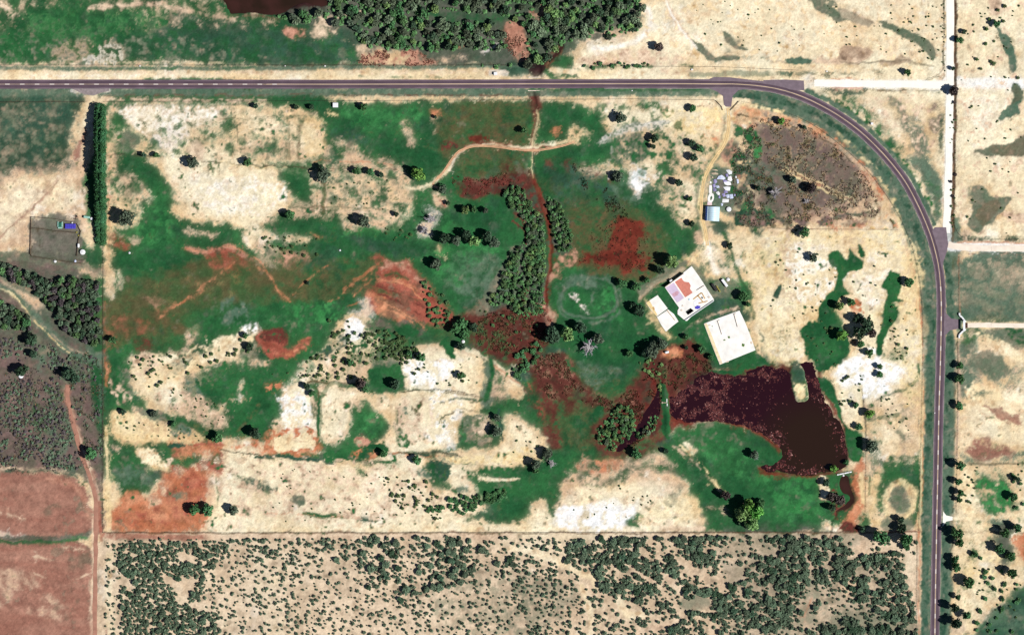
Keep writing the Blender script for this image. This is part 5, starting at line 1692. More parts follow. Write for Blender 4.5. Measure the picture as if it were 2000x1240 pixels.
# ------------------------------------------------------------------ water
def water_mat(name, c1, c2, scale):
    m, n, l, b = nodes(name); ge = n.new('ShaderNodeNewGeometry'); nz = n.new('ShaderNodeTexNoise'); nz.inputs['Scale'].default_value = scale; nz.inputs['Detail'].default_value = 4
    l.new(ge.outputs['Position'], nz.inputs['Vector']); mr = n.new('ShaderNodeMapRange'); mr.inputs[1].default_value = .38; mr.inputs[2].default_value = .62; l.new(nz.outputs['Fac'], mr.inputs[0])
    mx = n.new('ShaderNodeMix'); mx.data_type = 'RGBA'; mx.inputs[6].default_value = (*alb(c1), 1); mx.inputs[7].default_value = (*alb(c2), 1)
    l.new(mr.outputs[0], mx.inputs[0]); l.new(mx.outputs[2], b.inputs['Base Color'])
    b.inputs['Roughness'].default_value = .12; b.inputs['Specular IOR Level'].default_value = .4
    if name == 'pond_water':                      # silt cloud towards the weir, peat-dark upstream
        di = n.new('ShaderNodeVectorMath'); di.operation = 'DISTANCE'; di.inputs[1].default_value = (wx(1590), wy(880), 0); l.new(ge.outputs['Position'], di.inputs[0])
        ad = n.new('ShaderNodeMath'); ad.operation = 'MULTIPLY_ADD'; ad.inputs[1].default_value = 40; l.new(nz.outputs['Fac'], ad.inputs[0]); l.new(di.outputs['Value'], ad.inputs[2])
        mr.inputs[1].default_value = 85; mr.inputs[2].default_value = 45; l.new(ad.outputs[0], mr.inputs[0])
    bp = n.new('ShaderNodeBump'); bp.inputs['Strength'].default_value = .08; n2 = n.new('ShaderNodeTexNoise'); n2.inputs['Scale'].default_value = 3
    l.new(ge.outputs['Position'], n2.inputs['Vector']); l.new(n2.outputs['Fac'], bp.inputs['Height']); l.new(bp.outputs['Normal'], b.inputs['Normal'])
    return m
def poly_mesh(name, p, z, m):
    bm = bmesh.new(); vs = [bm.verts.new((wx(a), wy(b), z)) for a, b in p]
    es = [bm.edges.new((vs[i], vs[(i + 1) % len(vs)])) for i in range(len(vs))]
    bmesh.ops.triangle_fill(bm, edges=es, use_beauty=True, normal=(0, 0, 1))
    for f_ in bm.faces:
        if f_.normal.z < 0: f_.normal_flip()
    me = bpy.data.meshes.new(name); bm.to_mesh(me); bm.free(); me.materials.append(m); return me
def grown(p, d):
    p = np.array(p); c = p.mean(0); q = []
    for i in range(len(p)):
        t = p[(i + 1) % len(p)] - p[i - 1]; t = t / (np.hypot(*t) + 1e-9); q.append(np.array([t[1], -t[0]]))
    q = np.array(q); area = sum(p[i - 1][0] * p[i][1] - p[i][0] * p[i - 1][1] for i in range(len(p)))
    return p + q * d * (1 if area > 0 else -1)
M_POND = water_mat('pond_water', (44, 17, 25), (46, 30, 21), .012)
M_BROWN = water_mat('brown_water', (66, 40, 34), (46, 32, 22), .05)
for nm, p, z, m, lb in [('pond_water', POND, -.42, M_POND, 'dark purple-brown pond water'), ('wetland_water', WEST_POND, -.45, M_POND, 'dark pool west of the earth dam'),
                        ('reservoir_water', TOP_POND, -.6, M_BROWN, 'brown reservoir at the top edge'), ('spillway_pool_water', SMALL_POND, -.9, M_BROWN, 'narrow brown pool below the spillway'),
                        ('spring_water', SPRING, -.6, M_BROWN, 'brown creek pool north of the highway')]:
    q = grown(catmull(p, True, 3), 2.5) if nm != 'spillway_pool_water' else grown(p, .8)
    link(nm, poly_mesh(nm, [tuple(v) for v in q], z, m), kind='structure', label=lb)

# ------------------------------------------------------------------ roads as sheets over the ground
def strip(name, p, width, z, m, jag=0.0, smooth=True, off=0.0, n=10, **props):
    q = catmull(p, False, n) if smooth else np.asarray(p, float)
    d = np.gradient(q, axis=0); d /= np.hypot(d[:, 0], d[:, 1])[:, None] + 1e-9; nr = np.stack([-d[:, 1], d[:, 0]], 1)
    r = np.random.default_rng(len(q) + int(abs(q).sum()) % 997)
    cols = 5 if width > 6 else 2; V = []; 
    jl = np.convolve(r.standard_normal(len(q) + 4), [.25] * 4)[2:2 + len(q)] * jag; jr = np.convolve(r.standard_normal(len(q) + 4), [.25] * 4)[2:2 + len(q)] * jag
    for i in range(len(q)):
        for c in range(cols):
            t = c / (cols - 1) * 2 - 1; o = off + t * (width / 2 + (jl[i] if t < 0 else jr[i]) * abs(t))
            V.append((wx(q[i, 0] + nr[i, 0] * o), wy(q[i, 1] + nr[i, 1] * o), z - (.03 * t * t if cols > 2 else 0)))
    F = [(i * cols + c, i * cols + c + 1, (i + 1) * cols + c + 1, (i + 1) * cols + c) for i in range(len(q) - 1) for c in range(cols - 1)]
    me = mesh_np(name, V, F, [m]); 
    if me.polygons[0].normal.z < 0: me.flip_normals()
    return link(name, me, **props)
M_ASPH = mat('asphalt', (108, 90, 102), .85, .3, .06); M_ASPH2 = mat('worn_asphalt', (126, 110, 120), .85, .16, .25)
M_TRACK = mat('tyre_worn_asphalt', (86, 68, 80), .85, .2, .09); M_SHOUL = mat('chip_shoulder', (150, 138, 138), .9, .2, .4)
M_YEL = mat('yellow_road_paint', (222, 196, 158), .6, .15, 2); M_WHT = mat('white_road_paint', (240, 228, 215), .6, .1, 2)
M_GRAV = mat('white_gravel', (255, 251, 240), .95, .05, .2, k=1.05); M_PALEG = mat('pale_gravel', (252, 236, 218), .95, .12, .15)
hw = catmull(HIGHWAY, False, 8)
strip('highway_road', HIGHWAY, 17.5, .06, M_ASPH, .35, kind='structure', label='two-lane asphalt highway sweeping round the property', n=26)
for s_, wd in ((-3.7, 3.4), (3.9, 3.2)): strip('tyre_path', HIGHWAY, wd, .066, M_TRACK, .35, off=s_, kind='structure', n=26)
strip('shoulder_strip', HIGHWAY[3:], 1.3, .045, M_SHOUL, .5, off=8.8, kind='structure', n=26)
strip('shoulder_strip', HIGHWAY[3:], 1.0, .045, M_SHOUL, .5, off=-8.8, kind='structure', n=26)
CL = [v for v in HIGHWAY if v[0] > 520]
strip('centre_line', [(-300, 165), (520, 165)], .55, .075, M_YEL, smooth=False, kind='structure')
strip('centre_line', [(515, 165)] + CL, 1.15, .075, M_YEL, .15, kind='structure', n=12)
qq = catmull(HIGHWAY, False, 60); dl = np.hypot(*np.gradient(qq, axis=0).T); acc = np.concatenate([[0], np.cumsum(np.hypot(*(np.diff(qq, axis=0)).T))])
V, F = [], []
def dash(a, b, wd):
    for t0 in (a, b):
        x = np.interp(t0, acc, qq[:, 0]); y = np.interp(t0, acc, qq[:, 1]); x2 = np.interp(t0 + 1, acc, qq[:, 0]); y2 = np.interp(t0 + 1, acc, qq[:, 1])
        nx, ny = -(y2 - y), x2 - x
        V.extend([(wx(x + nx * wd), wy(y + ny * wd), .085), (wx(x - nx * wd), wy(y - ny * wd), .085)])
    i = len(V) - 4; F.append((i, i + 1, i + 3, i + 2))
s0 = acc[np.argmin(abs(qq[:, 0]))]
t = s0 + 10
while t < s0 + 560: dash(t, t + 9, .8); t += 29
t = acc[np.argmin(np.hypot(qq[:, 0] - 1837, qq[:, 1] - 560))]
while t < acc[-1] - 200: dash(t, t + 9, .9); t += 29
me = mesh_np('lane_dashes', V, F, [M_WHT]); 
link('lane_dashes', me, kind='structure', label='pale dashes along the highway centre')
def apron(name, t, m, z, lb, smooth=False):
    p = pts(t); p = [tuple(v) for v in catmull(p, True, 4)] if smooth else p
    link(name, poly_mesh(name, p, z, m), kind='structure', label=lb)
apron('asphalt_apron', '1385,155 1395,151 1425,151.5 1470,157 1500,160 1500,168 1440,163 1385,160', M_ASPH2, .05, 'widened asphalt north side at the driveway')
apron('asphalt_apron', '1380,171 1400,179 1412,188 1414,205 1418,209 1428,209 1431,188 1442,177 1470,172 1430,168', M_ASPH2, .052, 'asphalt mouth of the farm driveway')
apron('asphalt_apron', '1490,157 1535,156 1570,158 1571,177 1540,176 1500,168', M_ASPH2, .054, 'asphalt mouth of the gravel lane at the bend')
apron('asphalt_apron', '1826,444 1848,444 1852,478 1849,492 1843,510 1840,530 1826,500 1815,460', M_ASPH2, .056, 'triangular asphalt junction beside the gravel lane')
apron('asphalt_apron', '1841,590 1848,612 1858,622 1872,624 1872,642 1856,645 1846,655 1843,690 1840,640', M_ASPH2, .058, 'asphalt mouth before the white entrance')
apron('concrete_apron', '140,173.5 213,173.5 213,178 196,182 183,187 166,185 154,180', M_SHOUL, .06, 'pale concrete apron of the west farm track')
apron('concrete_apron', '1842,998 1848,1006 1862,1009 1862,1015 1848,1018 1841,1028', M_GRAV, .06, 'white flared mouth of the south-east lane')
for lb, t, wd in GRAVEL:
    strip('gravel_road', pts(t), wd, .04 if wd != 13 else .034, M_GRAV if wd > 12 else M_PALEG, 1.0, kind='structure', label=lb, n=14)
TM = {'Y': mat('dry_track_soil', (238, 204, 148), .95, .2, .2), 'E': mat('red_track_soil', (222, 172, 134), .95, .22, .2), 'P': mat('brown_track_soil', (178, 128, 108), .95, .2, .15)}
for lb, t, wd, c in TRACKS:
    for o_ in ((0,) if wd > 7 else (-wd * .29, wd * .29)): strip('dirt_track', pts(t), wd if wd > 7 else wd * .42, .02, TM[c], 1.2 if wd > 7 else .35, off=o_, kind='structure', label=lb if wd > 7 else lb + ' wheel rut', n=14)
# algae mats and lily pads floating on the pond, reeds along its rim
def flecks(name, regions, z, m, label, kind='stuff', size=(.5, 2.2)):
    V, F = [], []; r = np.random.default_rng(11)
    for path, spread, n in regions:
        q = catmull(path, False, 12)
        for _ in range(n):
            c = q[r.integers(len(q))] + r.normal(0, spread, 2); s_, a_ = mask_cache(c)
            if not a_: continue
            R = r.uniform(*size) * (1.6 if r.random() < .12 else 1); k0 = len(V); a0 = r.random() * 7
            for i in range(6):
                rr = R * r.uniform(.45, 1); V.append((wx(c[0]) + rr * math.cos(a0 + i * 1.047), wy(c[1]) + rr * math.sin(a0 + i * 1.047), z + r.random() * .03))
            F.append(tuple(range(k0, k0 + 6)))
    me = mesh_np(name, V, F, [m] if not isinstance(m, list) else m)
    if isinstance(m, list): me.polygons.foreach_set('material_index', r.choice(len(m), len(F), p=[.07, .18, .02, .27, .23, .23]).astype(np.int32))
    return link(name, me, kind=kind, label=label)
WM = np.zeros((NY, NX))
for p in (POND, WEST_POND):
    s, a = mask_poly(p, 1.5, 2.5); WM[s] = np.maximum(WM[s], a)
def mask_cache(c): return None, at(c[0], c[1], WM) > .3 and at(c[0], c[1], N_S3) > -.35 + rng.random() * .8
PK = [mat('pink_algae', (142, 88, 84), .9, .2, 1), mat('dull_red_algae', (112, 54, 52), .9, .2, 1), mat('pale_pink_algae', (184, 136, 128), .9, .2, 1), mat('maroon_algae', (74, 30, 34), .9, .2, 1), mat('dark_maroon_algae', (60, 24, 28), .9, .2, 1), mat('brick_algae', (94, 42, 38), .9, .2, 1)]
flecks('floating_algae', [(pts('1322,785 1340,775 1365,765 1390,758 1400,785 1380,808 1345,805'), 17, 5200), (pts('1345,765 1365,752 1390,755 1350,770'), 6, 150), (pts('1400,740 1440,738 1480,726 1520,728'), 9, 1500), (pts('1485,728 1500,735 1490,745'), 6, 160),
                          (pts('1400,812 1440,818 1480,834 1510,850 1520,870'), 7, 1500), (pts('1575,715 1590,740 1600,770 1625,815 1640,860 1648,895'), 7, 1500), (pts('1490,914 1530,905 1560,915 1600,920'), 7, 1000), (pts('1520,845 1530,875 1545,895'), 6, 500),
                          (pts('1440,780 1500,770 1480,800 1540,790'), 16, 260), (pts('1285,800 1270,830 1235,855 1215,875'), 6, 260)], -.40, PK, 'pinkish algae and lily mats floating along the pond rim', size=(.3, .85))

# reeds and rank weeds: small upright tufts, too many to count
def tufts(name, regions, mats_, label, hgt=(.15, .5), wid=(.45, 1.1)):
    V, F, I = [], [], []; r = np.random.default_rng(len(name))
    for poly, n, w_, gap_ in regions:
        q = np.array(catmull(pts(poly), True, 4)); lo, hi = q.min(0), q.max(0); made = 0
        P = r.uniform(lo, hi, (n * 3, 2)); x, y = P[:, 0], P[:, 1]; ins = np.zeros(len(P), bool)
        for i in range(len(q)):
            (x1, y1), (x2, y2) = q[i], q[i - 1]
            if y1 != y2: ins ^= ((y1 > y) != (y2 > y)) & (x < (x2 - x1) * (y - y1) / (y2 - y1) + x1)
        for px, py in P[ins][:n]:
            if at(px, py, N_S3) * .7 + at(px, py, N_SM) * .4 < gap_ * r.random(): continue
            X, Y, z = wx(px), wy(py), at(px, py); h = r.uniform(*hgt); k0 = len(V); a0 = r.random() * 3
            mi = r.choice(len(mats_), p=w_)
            for j in range(3):
                a = a0 + j * 1.047; u = r.uniform(*wid); c, s_ = math.cos(a) * u, math.sin(a) * u; t = r.uniform(-.25, .25, 2)
                V += [(X - c * .5, Y - s_ * .5, z - .1), (X + c * .5, Y + s_ * .5, z - .1), (X + c + t[0], Y + s_ + t[1], z + h), (X - c + t[0], Y - s_ + t[1], z + h * .8)]
                F.append((k0 + 4 * j, k0 + 4 * j + 1, k0 + 4 * j + 2, k0 + 4 * j + 3)); I.append(mi)
    me = mesh_np(name, V, F, mats_); me.polygons.foreach_set('material_index', np.array(I, np.int32)); return link(name, me, kind='stuff', label=label)
R1, R2, R3, R4 = mat('dry_reed', (186, 128, 108), .9, .3, .5), mat('red_reed', (132, 62, 52), .9, .3, .5), mat('dark_reed', (62, 44, 34), .9, .3, .5), mat('green_reed', (74, 108, 56), .9, .3, .5)
tufts('marsh_reeds', [('1050,700 1092,690 1112,720 1118,760 1085,780 1060,760 1045,730', 3000, [.5, .3, .1, .1], .3), ('1118,740 1150,765 1200,780 1260,780 1270,800 1200,805 1140,785', 2200, [.4, .4, .1, .1], .2), ('1200,790 1250,745 1290,720 1290,800 1260,850 1235,870 1240,820', 3000, [.2, .5, .2, .1], .2),
    ('930,620 1000,605 1065,605 1070,670 1020,690 960,690 930,660', 3400, [.2, .4, .25, .15], .2), ('1300,710 1360,690 1390,720 1340,745 1305,770', 1800, [.15, .45, .25, .15], .2), ('885,345 940,350 1010,330 1005,370 950,380 895,376', 1000, [.2, .5, .2, .1], .3), ('1120,320 1190,370 1230,420 1190,420 1140,370', 1400, [0, .1, .6, .3], .5),
    ('1180,430 1260,440 1265,520 1200,530 1130,510', 1000, [.05, .5, .3, .15], .5), ('705,105 800,98 846,118 830,128 712,128', 1400, [.7, .15, .1, .05], .1), ('985,48 1012,50 1034,90 1030,120 1005,112 985,85', 1000, [.6, .2, .1, .1], .1)], [R1, R2, R3, R4], 'salmon and dark red reeds of the marsh')
H1, H2, H3 = mat('mauve_weed', (126, 98, 108), .9, .3, .5), mat('grey_weed', (96, 92, 78), .9, .3, .5), mat('green_weed', (72, 108, 54), .9, .3, .5); H4 = mat('straw_weed', (206, 160, 122), .9, .2, .5)
tufts('hill_weeds', [('1435,290 1480,235 1560,240 1640,290 1700,360 1715,420 1640,430 1520,440 1440,440 1432,380', 8400, [.35, .3, .15, .2], .25), ('10,730 110,740 150,850 180,912 0,912', 4400, [.5, .3, .15, .05], .2), ('60,680 190,700 200,900 170,880 130,740', 3000, [.25, .4, .3, .05], .3)], [H1, H2, H3, H4], 'mauve and grey weeds on rough ground')
# ------------------------------------------------------------------ helpers for built things
def prop(o, label, cat, group=None):
    o['label'] = label; o['category'] = cat
    if group: o['group'] = group
    return o
def empty(name, px, py, label, cat, group=None, z=None, rot=0.0):
    o = bpy.data.objects.new(name, None); COL.objects.link(o); o.location = (wx(px), wy(py), at(px, py) if z is None else z); o.rotation_euler.z = rot; o.empty_display_size = 1
    return prop(o, label, cat, group)
def bm_box(bm, cx, cy, cz, sx, sy, sz, rot=0.0, bev=0.0):
    r = bmesh.ops.create_cube(bm, size=1); vs = r['verts']
    bmesh.ops.scale(bm, vec=(sx, sy, sz), verts=vs)
    if bev:
        es = list({e for v in vs for e in v.link_edges}); b = bmesh.ops.bevel(bm, geom=es, offset=bev, segments=2, affect='EDGES', profile=.6); vs = list({v for f in b['faces'] for v in f.verts} | {v for v in vs if v.is_valid})
    bmesh.ops.rotate(bm, cent=(0, 0, 0), matrix=Matrix.Rotation(rot, 3, 'Z'), verts=vs); bmesh.ops.translate(bm, vec=(cx, cy, cz), verts=vs)
def bm_cyl(bm, cx, cy, z0, z1, r0, r1=None, n=20, axis='Z', length=None):
    h = z1 - z0; r1 = r0 if r1 is None else r1
    g = bmesh.ops.create_cone(bm, cap_ends=True, segments=n, radius1=r0, radius2=max(r1, .001), depth=h); vs = g['verts']
    if axis != 'Z': bmesh.ops.rotate(bm, cent=(0, 0, 0), matrix=Matrix.Rotation(math.pi / 2, 3, 'Y' if axis == 'X' else 'X'), verts=vs); bmesh.ops.translate(bm, vec=(cx, cy, (z0 + z1) / 2 if length is None else length), verts=vs)
    else: bmesh.ops.translate(bm, vec=(cx, cy, (z0 + z1) / 2), verts=vs)
def part(name, bm, m, parent, **props):
    me = bpy.data.meshes.new(name); bm.to_mesh(me); bm.free(); me.materials.append(m)
    return link(name, me, parent, **props)
def boxp(name, m, parent, *a, **k):
    bm = bmesh.new(); bm_box(bm, *a, **k); return part(name, bm, m, parent)
def cylp(name, m, parent, *a, **k):
    bm = bmesh.new(); bm_cyl(bm, *a, **k); return part(name, bm, m, parent)
def prism(name, outline, z0, z1, m, parent, holes=()):
    """outline in metres relative to the parent"""
    bm = bmesh.new(); es = []
    for loop in [outline] + list(holes):
        vs = [bm.verts.new((x, y, z1)) for x, y in loop]; es += [bm.edges.new((vs[i], vs[(i + 1) % len(vs)])) for i in range(len(vs))]
    bmesh.ops.triangle_fill(bm, edges=es, use_beauty=True, normal=(0, 0, 1)); top = bm.faces[:]
    r = bmesh.ops.extrude_face_region(bm, geom=top); bmesh.ops.translate(bm, vec=(0, 0, z0 - z1), verts=[v for v in r['geom'] if isinstance(v, bmesh.types.BMVert)])
    bmesh.ops.recalc_face_normals(bm, faces=bm.faces[:]); return part(name, bm, m, parent)
def wall_between(name, m, parent, a, b, th, z0, z1):
    (x0, y0), (x1, y1) = a, b; L = math.hypot(x1 - x0, y1 - y0)
    return boxp(name, m, parent, (x0 + x1) / 2, (y0 + y1) / 2, (z0 + z1) / 2, L, th, z1 - z0, math.atan2(y1 - y0, x1 - x0))
M_CONC = mat('weathered_concrete', (252, 248, 242), .85, .13, .14, k=1.03); M_CONC2 = mat('stained_concrete', (226, 208, 190), .9, .2, .5)
M_WHITE = mat('white_paint', (248, 248, 250), .5, .04, 1); M_SOIL = mat('packed_soil', (206, 166, 110), .95, .25, .6); M_DARK = mat('dark_rubber', (40, 38, 40), .7, .1, 1)
M_LILAC = mat('lilac_tile_floor', (216, 196, 222), .6, .08, .35); M_REDT = mat('red_tile_floor', (214, 130, 112), .6, .14, .5); M_PIT = mat('shaded_recess', (44, 44, 50), .9, .2, 1)  # M_PIT: shade inside pit and openings is put into the colour
M_BLUE = mat('blue_tarpaulin', (76, 68, 196), .6, .2, .8); M_LBLUE = mat('light_blue_sheet_metal', (206, 232, 246), .45, .05, .4, spec=.5); M_STEEL = mat('scrap_sheet_metal', (206, 214, 240), .45, .2, .6, rnd=.14)
M_LAV = mat('lavender_scrap', (158, 150, 196), .6, .25, .9, rnd=.15); M_GREEN = mat('green_paint', (40, 110, 88), .5, .15, 1); M_MINT = mat('mint_paint', (160, 206, 190), .5, .12, 1)
M_WOOD = mat('weathered_timber', (110, 84, 66), .9, .2, 2); M_RUST = mat('rusty_brown_metal', (120, 70, 56), .8, .3, 1.2); M_YELL = mat('faded_yellow_paint', (168, 158, 72), .7, .2, 1); M_WIRE = mat('fence_wire', (90, 78, 72), .6, .1, 1)
M_GRASSY = mat('weed_tuft', (92, 126, 60), .95, .3, 1.5); M_GLASS = mat('dark_glass', (36, 42, 50), .15, .05, 1, spec=.6)
# ------------------------------------------------------------------ ruined house floor and its neighbours
def zc(t, o): return [(wx(1240 + float(a.split(',')[0]) / 5.635) - o.location.x, wy(500 + float(a.split(',')[1]) / 5.636) - o.location.y) for a in t.split()]
h = empty('ruined_house_foundation', 1347, 573, 'large pale house foundation with pink and red tiled floors and a dark pit', 'foundation', z=-.05)
prism('floor_slab', zc('625,110 700,216 765,315 815,395 872,482 800,528 720,588 640,646 572,716 540,700 470,640 470,600 487,570 450,520 390,432 330,345 478,228', h), -.3, .55, M_CONC, h, holes=[zc('555,612 612,572 650,602 583,650', h)])
prism('pit_floor', zc('550,612 612,568 656,602 583,656', h), -3.2, -3.0, M_PIT, h)
for a, b in (('555,612', '612,572'), ('612,572', '650,602'), ('650,602', '583,650'), ('583,650', '555,612')):
    p, q = zc(a + ' ' + b, h); wall_between('pit_wall', M_PIT, h, p, q, .12, -3.2, .52)
prism('lilac_tile_floor', zc('336,348 428,290 478,372 540,462 464,515 400,428', h), .55, .60, M_LILAC, h)
prism('red_tile_floor', zc('436,288 512,238 530,270 548,284 596,290 614,326 606,362 636,402 600,428 552,456 495,368', h), .55, .605, M_REDT, h)
prism('faded_red_patch', zc('404,420 440,396 470,384 484,402 470,432 430,452', h), .60, .61, mat('faded_red_tile', (206, 160, 176), .6, .15, .6), h)
prism('clay_strip', zc('428,289 437,285 554,456 541,464', h), .55, .63, M_CONC, h)
p, q = zc('330,344 540,192', h); wall_between('north_wall', M_CONC2, h, p, q, .45, -.1, 4.6)
p, q = zc('385,285 412,268', h); wall_between('wall_pier', M_WHITE, h, p, q, 2.6, -.1, 3.4)
p, q = zc('552,710 868,492', h); wall_between('parapet', M_WHITE, h, p, q, .7, -.1, 1.7)
p, q = zc('684,376 764,326', h); wall_between('cross_wall', M_CONC2, h, p, q, .3, .5, 1.5)
for a, b in (('642,476', '732,404'), ('690,432', '745,500'), ('700,520', '800,495'), ('735,404', '770,470')):
    p, q = zc(a + ' ' + b, h); wall_between('partition_footing', M_SOIL, h, p, q, 1.1, .5, .72)
prism('room_curb', zc('705,430 735,415 782,490 752,508', h), .55, .7, M_CONC, h)
prism('void_dark_sheet', zc('727,452 742,446 750,466 736,472', h), .70, .712, M_PIT, h)  # thin dark sheet on the curb paints the darkness of an opening
for t in ('500,600 514,585 528,594 516,610', '800,450 820,440 832,456 812,466', '515,545 528,538 536,550 522,556', '770,500 784,492 790,506 776,514'):
    prism('rubble_pile', zc(t, h), .55, .95, M_CONC2, h)
for t in ('662,560 690,544 722,552 716,574 690,586 664,580', ):
    prism('x', zc(t, h), .56, .95, M_BLUE, h).name = 'blue_cover'
prism('blue_cover', zc('588,470 606,466 612,482 594,490', h), .56, .9, M_LBLUE, h)
for t in ('640,505 718,452 738,520 660,575', '790,380 812,400 852,470 830,480'):
    prism('raised_floor', zc(t, h), .55, .66, M_WHITE, h)
o = empty('small_concrete_slab', 1293, 612, 'smaller two-bay concrete slab southwest of the tiled ruin', 'foundation', z=-.05)
prism('slab', zc('250,430 362,578 242,664 180,600 120,515', o), -.3, .3, M_CONC, o); prism('slab', zc('366,588 430,640 480,720 412,772 342,832 290,760 243,672', o), -.3, .3, M_CONC, o)
p, q = zc('352,596 440,706', o); wall_between('kerb', M_SOIL, o, p, q, .5, .25, .6); prism('weed_patch', zc('190,565 212,556 220,590 204,596', o), .3, .36, M_SOIL, o)
prism('worn_edge', zc('122,516 160,488 200,560 250,650 230,655 170,580', o), .3, .33, mat('sand_dusted_concrete', (246, 218, 160), .9, .2, .5), o)
o = empty('large_concrete_slab', 1425, 660, 'largest square white concrete slab, with two thin kerbs, beside the pond inlet', 'foundation', z=-.05)
prism('slab', zc('760,745 860,705 950,672 1150,600 1210,722 1265,860 1327,1035 1220,1078 1120,1118 935,1195 880,1060 820,905', o), -.3, .4, M_CONC, o)
prism('worn_edge', zc('764,748 790,738 850,880 905,1030 965,1178 938,1190 882,1060 822,905', o), .4, .43, mat('dusty_concrete', (248, 226, 184), .9, .2, .4), o)
for a, b in (('912,716', '958,862'), ('1092,640', '1130,780'), ('905,716', '935,706'), ('1085,642', '1112,632')):
    p, q = zc(a + ' ' + b, o); wall_between('kerb', M_CONC2, o, p, q, .3, .35, 1.2)
for t in ('1020,885 1040,880 1050,900 1032,908', '970,925 990,915 1000,924 980,932', '1180,960 1210,970 1200,1000 1176,990', '845,765 860,770 850,782'):
    prism('weed_patch', zc(t, o), .4, .55, M_GRASSY, o)
for t in ('800,760 830,750 835,762 806,772', '1000,1160 1030,1150 1034,1164 1006,1172', '1265,940 1285,935 1292,965 1272,968', '920,1160 950,1150 955,1170 930,1178'):
    prism('stain_patch', zc(t, o), .4, .436, M_CONC2, o)
# ------------------------------------------------------------------ shed with corrugated roof
s_ = empty('metal_roofed_shed', 1390.5, 418, 'square shed with pale blue corrugated metal roof beside the driveway', 'shed', z=-.1, rot=math.radians(-3))
for nm, a in (('wall', (0, 6.6, 1.5, 13, .25, 3)), ('wall', (0, -6.6, 1.5, 13, .25, 3)), ('wall', (-6.6, 0, 1.3, .25, 13, 2.6)), ('wall', (6.6, 0, 1.6, .25, 13, 3.2))): boxp(nm, M_WHITE, s_, *a)
boxp('door', M_RUST, s_, 6.75, 0, 1.2, .1, 4, 2.4)
def roof_sheet(x0, z0, x1, z1, y0, y1, m, lift):
    V, F = [], []; n = 10
    for i in range(n + 1):
        y = y0 + (y1 - y0) * i / n; dz = .05 * (i % 2) + lift
        V += [(x0, y, z0 + dz), (x1, y, z1 + dz)]
    F = [(2 * i, 2 * i + 1, 2 * i + 3, 2 * i + 2) for i in range(n)]
    me = mesh_np('roof_sheet', V, F, [m]); o = link('roof_sheet', me, s_); md = o.modifiers.new('thickness', 'SOLIDIFY'); md.thickness = .03
for i in range(7):
    y0 = -7 + i * 2; roof_sheet(-4.6, 5.0, 7.1, 3.5, y0, y0 + 2.04, M_LBLUE, .02 * (i % 2)); roof_sheet(-7.0, 2.6, -4.6, 5.0, y0, y0 + 2.04, mat('shaded_blue_sheet', (96, 140, 226), .5, .08, .5) if i == 0 else bpy.data.materials['shaded_blue_sheet'], .02 * (i % 2))  # west slope: darker blue paints its turn away from the sun
boxp('ridge_cap', M_LBLUE, s_, -4.6, 0, 5.1, .4, 14.1, .08)
# ------------------------------------------------------------------ scrapyard
def sc_(t): return [(1340 + float(a.split(',')[0]) / 9.536, 310 + float(a.split(',')[1]) / 9.536) for a in t.split()]
SHEETS = [('570,385 600,330 660,305 700,330 740,370 700,395 640,385', 'S', 'large bent white roofing sheet at the west of the pile'), ('740,215 800,205 860,240 850,290 800,300 770,260', 'W', 'white sheet at the north tip of the pile'),
 ('780,340 840,320 860,400 830,430 770,400', 'W', 'white sheet below the north tip, with frayed edge'), ('700,440 760,420 850,430 840,490 770,500 720,480', 'W', 'broad white sheet in the middle of the pile'),
 ('690,400 750,400 770,430 700,445', 'L', 'lavender panel tucked above the broad middle sheet'), ('730,290 775,280 790,330 750,345', 'L', 'lavender panel near the north tip'), ('690,530 760,520 825,530 815,600 740,600', 'W', 'white wedge-shaped sheet south of the broad sheet'),
 ('700,600 760,590 780,640 710,645', 'L', 'grey-lavender scrap below the white wedge'), ('515,390 560,380 580,440 540,470 510,440', 'L', 'lavender heap west of the pile, north end'), ('490,480 540,470 550,530 510,550', 'L', 'lavender heap west of the pile, middle'),
 ('550,505 610,500 625,540 570,550', 'S', 'pale cyan sheet between the two heaps'), ('500,555 560,555 570,600 510,615', 'L', 'lavender heap west of the pile, south end'), ('550,630 600,605 630,640 625,680 590,680', 'W', 'small white square sheet near the loop path'),
 ('610,690 640,690 635,745 600,730', 'L', 'narrow pale scrap south of the small square sheet'), ('665,660 720,640 740,700 690,715', 'L', 'lavender scrap beside the east cluster'), ('740,680 790,660 810,730 760,735', 'S', 'pale sheet in the east cluster'),
 ('800,670 870,660 880,740 820,750', 'S', 'pale blue sheet at the east edge of the cluster'), ('680,750 800,755 790,815 670,820', 'W', 'clean white rectangle at the south end of the pile'), ('890,660 920,665 915,700 890,700', 'L', 'small grey scrap east of the pale blue sheet'),
 ('910,330 940,325 945,360 920,365', 'W', 'small white bit at the far north-east of the yard'), ('940,380 975,385 980,460 950,470', 'S', 'faint blue sheet at the east rim of the yard'), ('645,830 690,835 680,880 655,880', 'S', 'small pale sheet south of the white rectangle'),
 ('460,270 540,255 600,275 590,300 500,300', 'P', 'cream strip at the north-west of the yard'), ('470,210 560,200 600,230 540,225', 'P', 'thin cream strip north of the other cream strip'), ('470,340 500,335 510,360 480,370', 'P', 'small cream bit above the loop path')]
M_CREAM = mat('cream_board', (206, 186, 160), .8, .2, 1)
